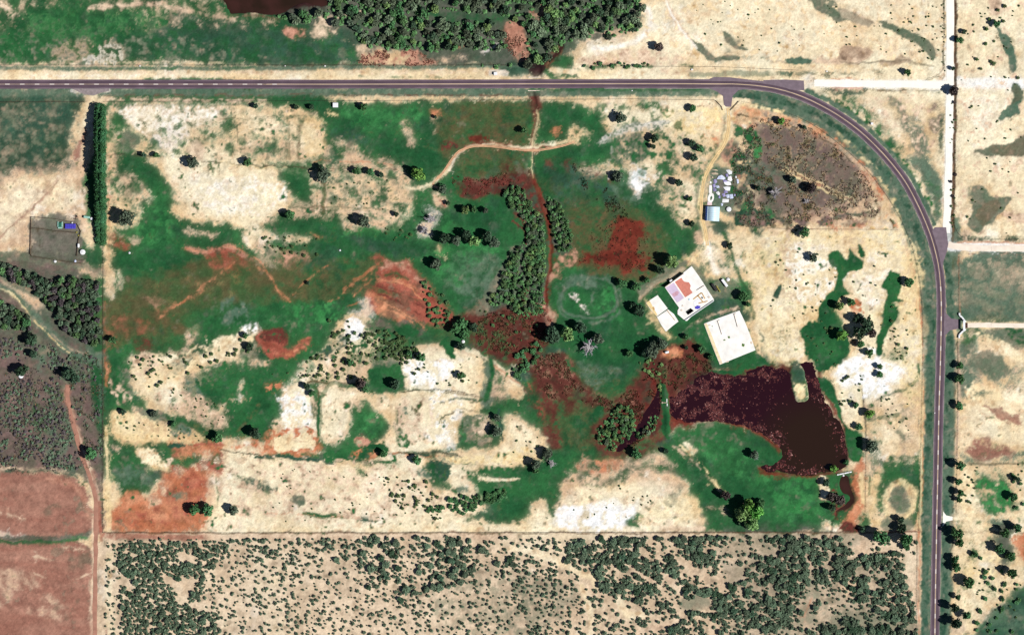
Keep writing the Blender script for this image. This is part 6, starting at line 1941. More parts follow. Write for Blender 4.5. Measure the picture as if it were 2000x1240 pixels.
for t, c, lb in SHEETS:
    q = sc_(t); cx = sum(a for a, _ in q) / len(q); cy = sum(b for _, b in q) / len(q)
    bm = bmesh.new(); zz = random.uniform(.25, .9); tx, ty = random.uniform(-.12, .12), random.uniform(-.12, .12)
    vs = [bm.verts.new((wx(a) - wx(cx), wy(b) - wy(cy), zz + tx * (wx(a) - wx(cx)) + ty * (wy(b) - wy(cy)) + random.uniform(-.12, .12))) for a, b in q]
    cc = bm.verts.new((random.uniform(-.3, .3), random.uniform(-.3, .3), zz + .25))
    for i in range(len(vs)): bm.faces.new((vs[i], vs[(i + 1) % len(vs)], cc))
    bmesh.ops.recalc_face_normals(bm, faces=bm.faces[:])
    o = part('scrap_sheet', bm, {'S': M_STEEL, 'W': M_WHITE, 'L': M_LAV, 'P': M_CREAM}[c], None); o.location = W(cx, cy, at(cx, cy)); md = o.modifiers.new('t', 'SOLIDIFY'); md.thickness = .06
    prop(o, lb, 'scrap metal', 'scrap sheets in the yard north of the shed')
lp = empty('loop_path', 1388, 382, 'white concrete loop path north of the blue-roofed shed', 'path', z=-.1)
lp['kind'] = 'thing'
ring = catmull(sc_('470,640 510,660 520,720 500,790 455,820 415,800 400,745 420,680 440,650'), True, 4); inner = catmull(sc_('475,695 490,725 480,755 460,780 448,760 450,720'), True, 4)
loc = lambda L: [(wx(a) - lp.location.x, wy(b) - lp.location.y) for a, b in L]
prism('loop_slab', loc(ring), -.1, .3, M_CONC, lp, holes=[loc(inner)])
prism('walk_slab', loc(sc_('430,500 480,495 485,560 480,640 455,650 425,640')), -.1, .28, M_CONC, lp); prism('walk_slab', loc(sc_('400,800 440,812 480,810 482,865 395,865')), -.1, .27, mat('pinkish_concrete', (244, 216, 220), .85, .1, 1), lp)
prism('walk_slab', loc(sc_('440,425 470,425 476,460 445,465')), -.1, .26, M_CONC, lp)
def tank(px, py, r, hgt, label, cat='tank', name='water_tank', cone=.5, m=None):
    o = empty(name, px, py, label, cat); cylp('shell', m or M_WHITE, o, 0, 0, 0, hgt, r); cylp('roof', m or M_WHITE, o, 0, 0, hgt, hgt + cone, r * 1.02, r * .15)
    cylp('hatch', M_STEEL, o, r * .3, 0, hgt + cone * .6, hgt + cone + .15, .3, n=10); return o
tank(1423.4, 409, 2.3, 1.6, 'round white tank just northeast of the blue-roofed shed')
tank(162, 492.5, 2.5, 2.2, 'large round white tank at the southeast corner of the fenced pen'); tank(41.5, 734, 2.3, 1.8, 'lone oval white tank in the mauve brush at far left')
tank(108, 510.5, 1.3, .9, 'small pale pink round tank on the bank south of the pen'); tank(147, 510, 1.1, .6, 'low grey trough tank at the pen south corner', m=M_STEEL); tank(1422, 546, 1.6, 1.2, 'small round white tank beside the white caravan')
tank(905, 667, 1.5, 1.4, 'small white tank above dark shrub at the wetland edge'); tank(253, 494, 1.0, .6, 'tiny white trough in the green turf east of the windbreak'); tank(664, 489, .9, .5, 'tiny pale trough in the middle of the green pasture')
def capsule(px, py, L, r, rot, label, m, name='gas_tank'):
    o = empty(name, px, py, label, 'tank', rot=rot); bm = bmesh.new(); bmesh.ops.create_uvsphere(bm, u_segments=18, v_segments=10, radius=r)
    for v in bm.verts: v.co.x += math.copysign((L - 2 * r) / 2, v.co.x); v.co.z += r + .35
    part('shell', bm, m, o)
    for x in (-L * .28, L * .28): boxp('saddle', M_CONC2, o, x, 0, .3, .3, r * 1.4, .6)
capsule(153.5, 479.8, 4.2, 1.15, math.pi / 2, 'white capsule gas tank north of the large round tank', M_WHITE)
capsule(1302.2, 687.6, 4.4, 1.3, .25, 'white capsule tank on bare red soil south of the small slab', M_WHITE)
def vehicle(name, px, py, rot, label, cat, bodies, wheels, hh=.45):
    o = empty(name, px, py, label, cat, rot=rot)
    for nm, m, a, bev in bodies: boxp(nm, m, o, *a, bev=bev)
    for x, y in wheels:
        w_ = empty_part('wheel', o, x, y, hh); cylp('tyre', M_DARK, w_, 0, 0, -.13, .13, hh, axis='Y', n=16, length=0); cylp('rim', M_STEEL, w_, 0, 0, -.14, .14, hh * .55, axis='Y', n=12, length=0)
    return o
def empty_part(name, parent, x, y, z):
    o = bpy.data.objects.new(name, None); COL.objects.link(o); o.parent = parent; o.location = (x, y, z); return o
vehicle('caravan', 1415, 552.5, math.radians(-54), 'long white caravan parked on the grass east of the tiled ruin', 'caravan', [('body', M_WHITE, (0, 0, 1.65, 8.6, 2.6, 2.3), .3), ('window', M_GLASS, (1, 1.31, 1.9, 1.4, .05, .7), 0), ('window', M_GLASS, (-2, -1.31, 1.9, 1.4, .05, .7), 0), ('tow_bar', M_DARK, (-4.9, 0, .5, 1.6, .15, .12), 0), ('roof_vent', M_STEEL, (1, 0, 2.85, .6, .6, .2), 0)], [(-.6, 1.2), (-.6, -1.2), (.5, 1.2), (.5, -1.2)])
vehicle('farm_trailer', 1395, 561, math.radians(-56), 'dark rusty stock trailer between the ruin and the caravan', 'trailer', [('body', M_DARK, (0, 0, 1.5, 8, 2.2, 1.9), .08), ('frame', M_RUST, (0, 0, .55, 8.6, 2.0, .15), 0), ('tow_bar', M_RUST, (-5, 0, .5, 1.6, .15, .12), 0)], [(.5, 1.1), (.5, -1.1), (1.6, 1.1), (1.6, -1.1)])
vehicle('hay_elevator', 1403, 564, math.radians(-60), 'thin faded yellow farm implement beside the dark trailer', 'farm implement', [('chute', M_YELL, (0, 0, 1.1, 7, .8, .25), 0), ('axle', M_YELL, (0, 0, .5, .3, 2.4, .2), 0), ('hopper', M_YELL, (3, 0, 1.0, 1.2, 1.3, .9), .1)], [(0, 1.2), (0, -1.2)])
o = vehicle('green_truck', 171, 424.5, math.radians(-8), 'green tank truck with white cab parked by the windbreak', 'truck', [('cab', M_WHITE, (4.6, -.9, 1.5, 2.6, 2.4, 1.9), .25), ('windscreen', M_GLASS, (5.9, -.9, 1.8, .08, 2.0, .7), 0), ('chassis', M_DARK, (0, 0, .8, 8.4, 2.1, .3), 0), ('tank_body', M_MINT, (-.4, 0, 1.9, 6.2, 2.3, 1.7), .5), ('deck', M_GREEN, (-3.6, 0, 1.2, 1.4, 2.3, .5), 0)], [(4.4, .3), (4.4, -2.0), (-2, 1.1), (-2, -1.1), (-3.3, 1.1), (-3.3, -1.1)])
vehicle('disc_harrow', 148, 424.5, .1, 'dark rusty disc harrow left of the green truck', 'farm implement', [('frame', M_RUST, (0, 0, .8, 5, .3, .25), 0), ('frame', M_DARK, (0, 1.4, .8, 4.6, .3, .25), 0), ('frame', M_DARK, (0, -1.4, .8, 4.6, .3, .25), 0), ('draw_bar', M_DARK, (0, 0, .8, .25, 5.4, .25), 0), ('seat_box', M_DARK, (1.6, .4, 1.2, 1, 1, .9), .1)], [(-1.8, 1.4), (1.8, 1.4), (-1.8, -1.4), (1.8, -1.4)])
o = empty('green_machine_cover', 118, 439.5, 'U-shaped green and mint white lean-to at the pen fence', 'farm implement')
for a, m in (((0, 0, 1.0, 2.6, 4.4, 2.0), M_GREEN), ((-2, .6, 1.3, 1.3, 5, .25), M_MINT), ((2, .6, 1.3, 1.2, 5, .25), M_MINT), ((0, -2.9, 1.2, 4.4, 1.3, .25), M_MINT)): boxp('panel', m, o, *a)
for x in (-2, 2):
    for y in (-2.5, 2.5): boxp('post', M_DARK, o, x, y, .6, .12, .12, 1.2)
o = empty('blue_tarpaulin_stack', 137.5, 442, 'bright blue tarpaulin over stacked bales inside the pen', 'tarpaulin stack')
for r_ in range(2):
    for c_ in range(5): boxp('covered_bale', M_BLUE, o, -4 + c_ * 2.05 + .1 * r_, -1.3 + r_ * 2.4, .9 + .1 * ((c_ + r_) % 2), 1.98, 2.3, 1.8 + .2 * ((c_ + r_) % 2), bev=.15)
boxp('white_lid', M_WHITE, o, 2, 3.4, 1.0, 1.2, 1.4, 1.0, bev=.1)
for px, py, lb in ((150, 454, 'small yellow feed bin on the pen east rail, upper one'), (154, 460, 'small yellow feed bin on the pen east rail, lower one')):
    o = empty('feed_bin', px, py, lb, 'bin'); boxp('bin_body', mat('pale_yellow_plastic', (206, 204, 130), .7, .1, 1), o, 0, 0, .45, 1.8, 1.1, .8, .4); boxp('bin_rim', M_YELL, o, 0, 0, .88, 1.9, 1.2, .06, .4)
o = empty('white_shed', 655.5, 206, 'small square white shed by the pasture fence south of highway', 'shed'); boxp('wall', M_WHITE, o, 0, 0, 1.2, 4.6, 4.0, 2.4)
for k_ in range(4): boxp('roof_sheet', M_WHITE, o, -1.95 + k_ * 1.3, 0, 2.52 + .03 * (k_ % 2), 1.28, 4.5, .06)
boxp('door', M_RUST, o, 0, -2.03, 1, 1, .06, 2)
for px, py, s, lb in ((273.5, 129.5, 1.1, 'pale marker box on the north verge, furthest left of the three'), (557, 129.5, .8, 'tiny white marker box north of highway, middle of the three'), (635, 129.5, 1.1, 'white marker box north of highway, right of the three'), (1234.5, 177.5, .9, 'white marker on the south verge of highway'),
                      (1351.5, 136.5, 1.5, 'white utility box on sand north of highway'), (1615, 140, 1.2, 'white utility box at the head of the gravel lane'), (1703, 242, 2.2, 'bright white utility box on the outside of the bend'), (1175.5, 129.5, .8, 'small white box in the hedge north of highway'), (1825.5, 806, .8, 'small white marker on the west shoulder of the straight highway'),
                      (968, 144.5, 3.2, 'large white block on the sandy north verge'), (578.5, 402, .01, '')):
    if s < .1: continue
    o = empty('utility_box', px, py, lb, 'utility box'); boxp('plinth', M_CONC2, o, 0, 0, .08, s * 1.3, s * 1.2, .3); boxp('cabinet', M_WHITE, o, 0, 0, .2 + s * .3, s, s * .85, s * .6 + .1, bev=.04); boxp('lid', M_WHITE, o, 0, 0, .28 + s * .6, s * 1.06, s * .9, .06)
# white entrance wings with beam and cattle grid
o = empty('entrance_gateway', 1880, 634, 'white winged masonry gateway with overhead beam east of highway', 'gateway', z=-.1)
g6 = lambda x, y: (wx(1810 + x / 15.5) - o.location.x, wy(590 + y / 15.5) - o.location.y)
for L in ([(985, 330), (992, 400), (1075, 470), (1125, 545), (1175, 600)], [(1175, 825), (1090, 880), (985, 990), (975, 1090)]):
    for a, b in zip(L[:-1], L[1:]): wall_between('wing_wall', M_WHITE, o, g6(*a), g6(*b), 1.5, -.1, 1.9)
wall_between('overhead_beam', M_WHITE, o, g6(1112, 560), g6(1112, 850), 2.0, 4.2, 4.9)
for y in (560, 850): x_, y_ = g6(1112, y); boxp('gate_pillar', M_WHITE, o, x_, y_, 2.1, 1.1, 1.1, 4.3)
x0_, y0_ = g6(1195, 705); boxp('grid_dark_plate', M_DARK, o, x0_, y0_, .1, 2.6, 5.2, .12)  # flat dark plate paints the darkness beneath the grid bars
for k_ in range(9): boxp('grid_bar', M_RUST, o, x0_ - 1.15 + k_ * .29, y0_, .22, .12, 5, .1)
# culverts under the highway
for px, py, lb, sg in ((1044, 151.5, 'concrete culvert headwall on the north side of highway', 1), (1043, 177.6, 'concrete culvert headwall on the south side of highway', -1)):
    o = empty('culvert_headwall', px, py, lb, 'culvert', z=-1.1); boxp('headwall', M_CONC2, o, 0, 0, .65, 12, .9, 1.3)
    for x in (-3.6, 0, 3.6): cylp('pipe_mouth', M_PIT, o, x, sg * .3, -.4, .9, .42, axis='Y', n=14, length=.45)  # solid cylinders; the darkness inside the pipes is in the colour
    for s2 in (-1, 1): boxp('wing_wall', M_CONC2, o, s2 * 6.2, sg * 1.0, .5, .4, 2.4, 1.1, rot=s2 * sg * -.5)
o = empty('spillway_weir', 1649, 924, 'long pale concrete weir bar across the pond outlet', 'weir', z=.15, rot=math.radians(12)); boxp('weir_wall', M_WHITE, o, 0, 0, .1, 14.5, 1.1, 1.2); boxp('outlet_box', M_WHITE, o, -1.2, -2.0, -.1, 1.6, 1.4, 1.0)
for x in (-5, 0, 5): boxp('walkway_post', M_CONC2, o, x, 0, .9, .3, .9, .5)
o = empty('dam_sluice', 1298, 786, 'small white sluice frame and pipe across the earth dam', 'sluice', z=1.0)
for a in ((2.2, 2.0, .2, .8, 3.4, .5), (2.5, -2.0, .2, .8, 2.6, .5)): boxp('sluice_wall', M_WHITE, o, *a)
bm = bmesh.new(); bm_cyl(bm, -.4, 0, -2.8, 2.8, .35, axis='X', n=12, length=.25); part('pipe', bm, M_CREAM, o)
for y in (-.3, .9): boxp('pipe_saddle', M_CONC2, o, -2, y - .3, .05, .5, .5, .5)
# ------------------------------------------------------------------ fences
def fence(p, label, spacing=6.0, h=1.3, rails=3, heavy=False, smooth=False, parent=None):
    q = np.array(catmull(p, False, 8) if smooth else p, float); acc_ = np.concatenate([[0], np.cumsum(np.hypot(*np.diff(q, axis=0).T))]) * .5
    n = max(2, int(acc_[-1] / spacing) + 1); ts = np.linspace(0, acc_[-1], n); xs = np.interp(ts, acc_, q[:, 0]); ys = np.interp(ts, acc_, q[:, 1]); zs = np.array([at(a, b) for a, b in zip(xs, ys)])
    V, F, V2, F2 = [], [], [], []; r = .14 if heavy else .09; rw = .09 if heavy else .03
    for x, y, z in zip(xs, ys, zs):
        k0 = len(V); X_, Y_ = wx(x), wy(y)
        for zz in (z - .4, z + h):
            for dx, dy in ((-r, -r), (r, -r), (r, r), (-r, r)): V.append((X_ + dx, Y_ + dy, zz))
        F += [(k0 + a, k0 + b, k0 + 4 + b, k0 + 4 + a) for a, b in ((0, 1), (1, 2), (2, 3), (3, 0))] + [(k0 + 4, k0 + 5, k0 + 6, k0 + 7)]
    for i in range(n - 1):
        for j in range(rails):
            hh = h * (.35 + .6 * j / max(1, rails - 1)); a = np.array([wx(xs[i]), wy(ys[i]), zs[i] + hh]); b = np.array([wx(xs[i + 1]), wy(ys[i + 1]), zs[i + 1] + hh])
            d_ = b - a; pr = np.array([-d_[1], d_[0], 0]); pr = pr / (np.linalg.norm(pr) + 1e-9) * rw; up = np.array([0, 0, rw]); k0 = len(V2)
            for c in (a, b):
                for s1 in (-pr - up, pr - up, pr + up, -pr + up): V2.append(tuple(c + s1))
            F2 += [(k0 + u, k0 + v, k0 + 4 + v, k0 + 4 + u) for u, v in ((0, 1), (1, 2), (2, 3), (3, 0))]
    o = bpy.data.objects.new('fence', None); COL.objects.link(o); prop(o, label, 'fence')
    link('fence_posts', mesh_np('fence_posts', V, F, [M_WOOD]), o, kind='stuff'); link('fence_rails', mesh_np('fence_rails', V2, F2, [M_WOOD if heavy else M_WIRE]), o)
for t, lb, hv, smo in (('-60,128 270,128 700,128 1030,128', 'wire fence along the north verge of the highway', 0, 0), ('1180,130 1400,131 1560,138', 'wire fence beside the hedge north of the highway, sandy side', 0, 0), ('-60,200 165,199.5', 'wire fence of the dark green western paddock', 0, 0), ('202,199 560,198 1022,196', 'wire fence between highway and the western pasture', 0, 0),
        ('1062,195 1240,194 1396,196', 'wire fence between highway and the central sandy pasture', 0, 0), ('1450,199 1530,218 1600,252 1680,318 1736,388 1775,462 1796,545 1803,640 1800,840 1795,1036', 'wire fence following the inside of the bend', 0, 1), ('203,206 202,500 201,760 201,1039', 'wire fence down the western boundary', 0, 0),
        ('202,1040 700,1040 1200,1039 1792,1038', 'long wire fence above the southern scrub', 0, 0), ('1872,668 1871,830 1868,1000', 'wire fence east of the highway between gateway and lane', 0, 0), ('1874,503 1873,610', 'short wire fence north of the white gateway', 0, 0), ('1844,-60 1844,70 1842,140 1830,150 1812,154', 'wire fence west of the white gravel lane', 0, 0),
        ('1868,-60 1867,200 1864,440 1875,462 1895,468 2060,468', 'wire fence east of the white gravel lane', 0, 0), ('1792,1042 1790,1300', 'wire fence at the east end of the scrub', 0, 0), ('61,424 110,428 150,436 158,452', 'timber rail fence on the north of the pen', 1, 0), ('61,424 59,500 100,507 140,513 158,514', 'timber rail fence on the west and south of the pen', 1, 0), ('158,452 153,470 150,500', 'timber rail fence on the east of the pen', 1, 0),
        ('62,445 105,451 150,455', 'inner rail fence crossing the pen', 1, 0), ('1398,197 1410,209 1412,216', 'brown rail wing on the west side of the driveway mouth', 1, 0), ('1443,199 1431,212 1427,216', 'brown rail wing on the east side of the driveway mouth', 1, 0), ('1500,446 1580,448 1754,449', 'wire fence between the scrapyard hill and eastern pasture', 0, 0), ('1684,760 1690,800 1692,860 1691,1000', 'wire fence through the eastern pasture', 0, 0)):
    fence(pts(t), lb, heavy=bool(hv), smooth=bool(smo), spacing=4.0 if hv else 6.0, h=1.5 if hv else 1.3, rails=3)
# ------------------------------------------------------------------ trees and shrubs
def leaf_mat(name, rgb, vary=.3, rnd=.22):
    m, n, l, b = nodes(name); a = np.array(rgb) * 1.28
    at_ = n.new('ShaderNodeAttribute'); at_.attribute_name = 'tone'; oi = n.new('ShaderNodeObjectInfo')
    r1 = n.new('ShaderNodeMapRange'); r1.inputs[3].default_value = 1 - vary; r1.inputs[4].default_value = 1 + vary; l.new(at_.outputs['Fac'], r1.inputs[0])
    r2 = n.new('ShaderNodeMapRange'); r2.inputs[3].default_value = 1 - rnd; r2.inputs[4].default_value = 1 + rnd; l.new(oi.outputs['Random'], r2.inputs[0])
    r3 = n.new('ShaderNodeMapRange'); r3.inputs[3].default_value = .485; r3.inputs[4].default_value = .515; l.new(oi.outputs['Random'], r3.inputs[0])
    mu = n.new('ShaderNodeMath'); mu.operation = 'MULTIPLY'; l.new(r1.outputs[0], mu.inputs[0]); l.new(r2.outputs[0], mu.inputs[1])
    hs = n.new('ShaderNodeHueSaturation'); hs.inputs['Color'].default_value = (*a, 1); l.new(mu.outputs[0], hs.inputs['Value']); l.new(r3.outputs[0], hs.inputs['Hue'])
    l.new(hs.outputs['Color'], b.inputs['Base Color']); b.inputs['Roughness'].default_value = .8; b.inputs['Specular IOR Level'].default_value = .25
    return m
LM = {'g': leaf_mat('green_leaves', (.045, .125, .045)), 'd': leaf_mat('dark_leaves', (.030, .062, .034)), 'y': leaf_mat('yellow_green_leaves', (.12, .20, .07)), 'h': leaf_mat('grey_green_leaves', (.062, .088, .058)),
      's': leaf_mat('scrub_leaves', (.062, .094, .058), .35, .35), 'r': leaf_mat('riverside_leaves', (.082, .112, .068), .45, .5), 't': leaf_mat('thicket_leaves', (.060, .125, .046), .4, .35), 'b': leaf_mat('bright_leaves', (.10, .24, .05)),
      'c': leaf_mat('conifer_needles', (.024, .085, .032)), 'u': leaf_mat('brown_leaves', (.06, .045, .042)), 'm': leaf_mat('mauve_leaves', (.062, .052, .056)), 'p': leaf_mat('pale_grey_twigs', (.20, .19, .19)), 'f': leaf_mat('pasture_shrub_leaves', (.050, .085, .030))}
BARK = mat('bark', (112, 92, 78), .95, .25, 2, rnd=.15); PALEBARK = mat('bleached_bark', (206, 198, 206), .8, .15, 2)
def crown_mesh(name, seed, nl=14, per=40, leaf=.17, flat=.75, holes=.0, spread=.62, lump=(.32, .5), cone=False):
    r = np.random.default_rng(seed); Vs, Fs, T = [], [], []
    for i in range(nl):
        if cone:
            zc_ = (i + .5) / nl * 2 - 1; rad = .85 * (1 - max(0, zc_) ** 2.2) ** .8; a = i * 2.4; c = np.array([rad * .45 * math.cos(a), rad * .45 * math.sin(a), zc_]); lr = rad * .62 + .12; sq = .32
        else:
            a = i * 2.4 + r.random(); q = math.sqrt((i + .3) / nl) * spread * r.uniform(.85, 1.15); c = np.array([q * math.cos(a), q * math.sin(a), (1 - q * q) * flat * .55 * r.uniform(.3, 1.1)]); lr = r.uniform(*lump); sq = flat
        tone = r.random(); n = per
        dv = r.standard_normal((n, 3)); dv /= np.linalg.norm(dv, axis=1)[:, None]; dv[:, 2] = np.where(dv[:, 2] < -.35, -dv[:, 2], dv[:, 2])
        P = c + dv * np.array([lr, lr, lr * sq]) * r.uniform(.72, 1.08, n)[:, None]
        nr = dv * .7 + r.standard_normal((n, 3)) * .55 + np.array([0, 0, .3]); nr /= np.linalg.norm(nr, axis=1)[:, None]
        t1 = np.cross(nr, r.standard_normal((n, 3))); t1 /= np.linalg.norm(t1, axis=1)[:, None]; t2 = np.cross(nr, t1)
        sz = leaf * r.uniform(.6, 1.35, n)[:, None]
        q4 = np.stack([P + (t1 * .9) * sz, P + t2 * sz * .75 + nr * sz * .15, P - t1 * sz * .9, P - t2 * sz * .75 - nr * sz * .1], 1)
        k0 = sum(len(v) for v in Vs); Vs.append(q4.reshape(-1, 3)); Fs.append(np.arange(k0, k0 + 4 * n).reshape(-1, 4)); T.append(np.repeat(np.clip(tone * .7 + r.random(n) * .3, 0, 1), 4))
    return np.concatenate(Vs), np.concatenate(Fs), np.concatenate(T)
def to_mesh(name, vft, mats):
    me = mesh_np(name, vft[0], vft[1], mats); a = me.attributes.new('tone', 'FLOAT', 'POINT'); a.data.foreach_set('value', vft[2].astype(np.float32)); return me
def trunk_geo(seed, n_l=5, bare=False):
    r = np.random.default_rng(seed); V, F = [], []
    def limb(p0, p1, r0, r1, k=5, seg=2):
        p0, p1 = np.array(p0, float), np.array(p1, float); ax = p1 - p0; L = np.linalg.norm(ax); ax /= L; u = np.cross(ax, [.3, .9, .1]); u /= np.linalg.norm(u); v = np.cross(ax, u); b0 = len(V)
        for s in range(seg + 1):
            t = s / seg; c = p0 + (p1 - p0) * t + (r.standard_normal(3) * L * .05 if 0 < s < seg else 0); rr = r0 + (r1 - r0) * t
            for j in range(k): a = j * 2 * math.pi / k; V.append(c + (u * math.cos(a) + v * math.sin(a)) * rr)
        for s in range(seg):
            for j in range(k): F.append((b0 + s * k + j, b0 + s * k + (j + 1) % k, b0 + (s + 1) * k + (j + 1) % k, b0 + (s + 1) * k + j))
    limb((0, 0, -.15), (.03, .02, .55), .11, .07)
    for i in range(n_l):
        a = i * 2.4 + r.random(); L = r.uniform(.55, .95); e = (L * math.cos(a), L * math.sin(a), r.uniform(.75, 1.25)); limb((.03, .02, .45), e, .06, .018)
        if bare:
            for j in range(4):
                a2 = a + r.uniform(-1, 1); s0_ = np.array(e) * r.uniform(.5, .95); limb(s0_, s0_ + np.array([math.cos(a2), math.sin(a2), r.uniform(.1, .5)]) * r.uniform(.2, .45), .022, .008, 4, 1)
    return np.array(V), np.array(F)
TR = [mesh_np('trunk', *trunk_geo(s), [BARK]) for s in range(4)]
DEAD = [mesh_np('trunk', *trunk_geo(20 + s, 9, True), [PALEBARK]) for s in range(3)]
BIG = {k: [to_mesh('crown', crown_mesh('c', 50 + s + 7 * ord(k), 15, 58, .15, .85, lump=(.22, .46), spread=.78), [LM[k]]) for s in range(5)] for k in 'gdyhbup'}
MID = {k: [to_mesh('crown', crown_mesh('c', 90 + s + 5 * ord(k), 10, 32, .22, .85, lump=(.26, .5), spread=.68), [LM[k]]) for s in range(5)] for k in 'rtsgdymhbuf'}
CONE = [to_mesh('crown', crown_mesh('c', 300 + s, 12, 42, .17, cone=True), [LM['c']]) for s in range(4)]
LOW = {k: [crown_mesh('c', 400 + s, 4, 10, .42, .7, lump=(.5, .62), spread=.4) for s in range(5)] for k in 'a'}
def tree(name, px, py, r, kind, label, cat='tree', group=None, h=None, mid=False, dead=False):
    """r in map units; the crown's width and the height of the tree follow from it"""
    R_ = r * .5; h = h or (R_ * 1.9 + .6); e = empty(name, px, py, label, cat, group, rot=random.random() * 6.28)
    ch = h * .30 if not dead else 0
    if dead:
        t = link('trunk', random.choice(DEAD), e); t.scale = (R_ * 1.1, R_ * 1.1, h * .8)
        c = link('crown', random.choice(BIG['p']), e); c.scale = (R_ * .55, R_ * .55, h * .3); c.location.z = h * .45; return e
    t = link('trunk', random.choice(TR), e); t.scale = (R_, R_, h * .62)
    c = link('crown', random.choice((MID if mid else BIG)[kind]), e); c.scale = (R_ * random.uniform(.86, 1.2), R_ * random.uniform(.86, 1.2), (h - ch) / 1.0); c.location.z = ch; c.rotation_euler.z = random.random() * 6
    return e
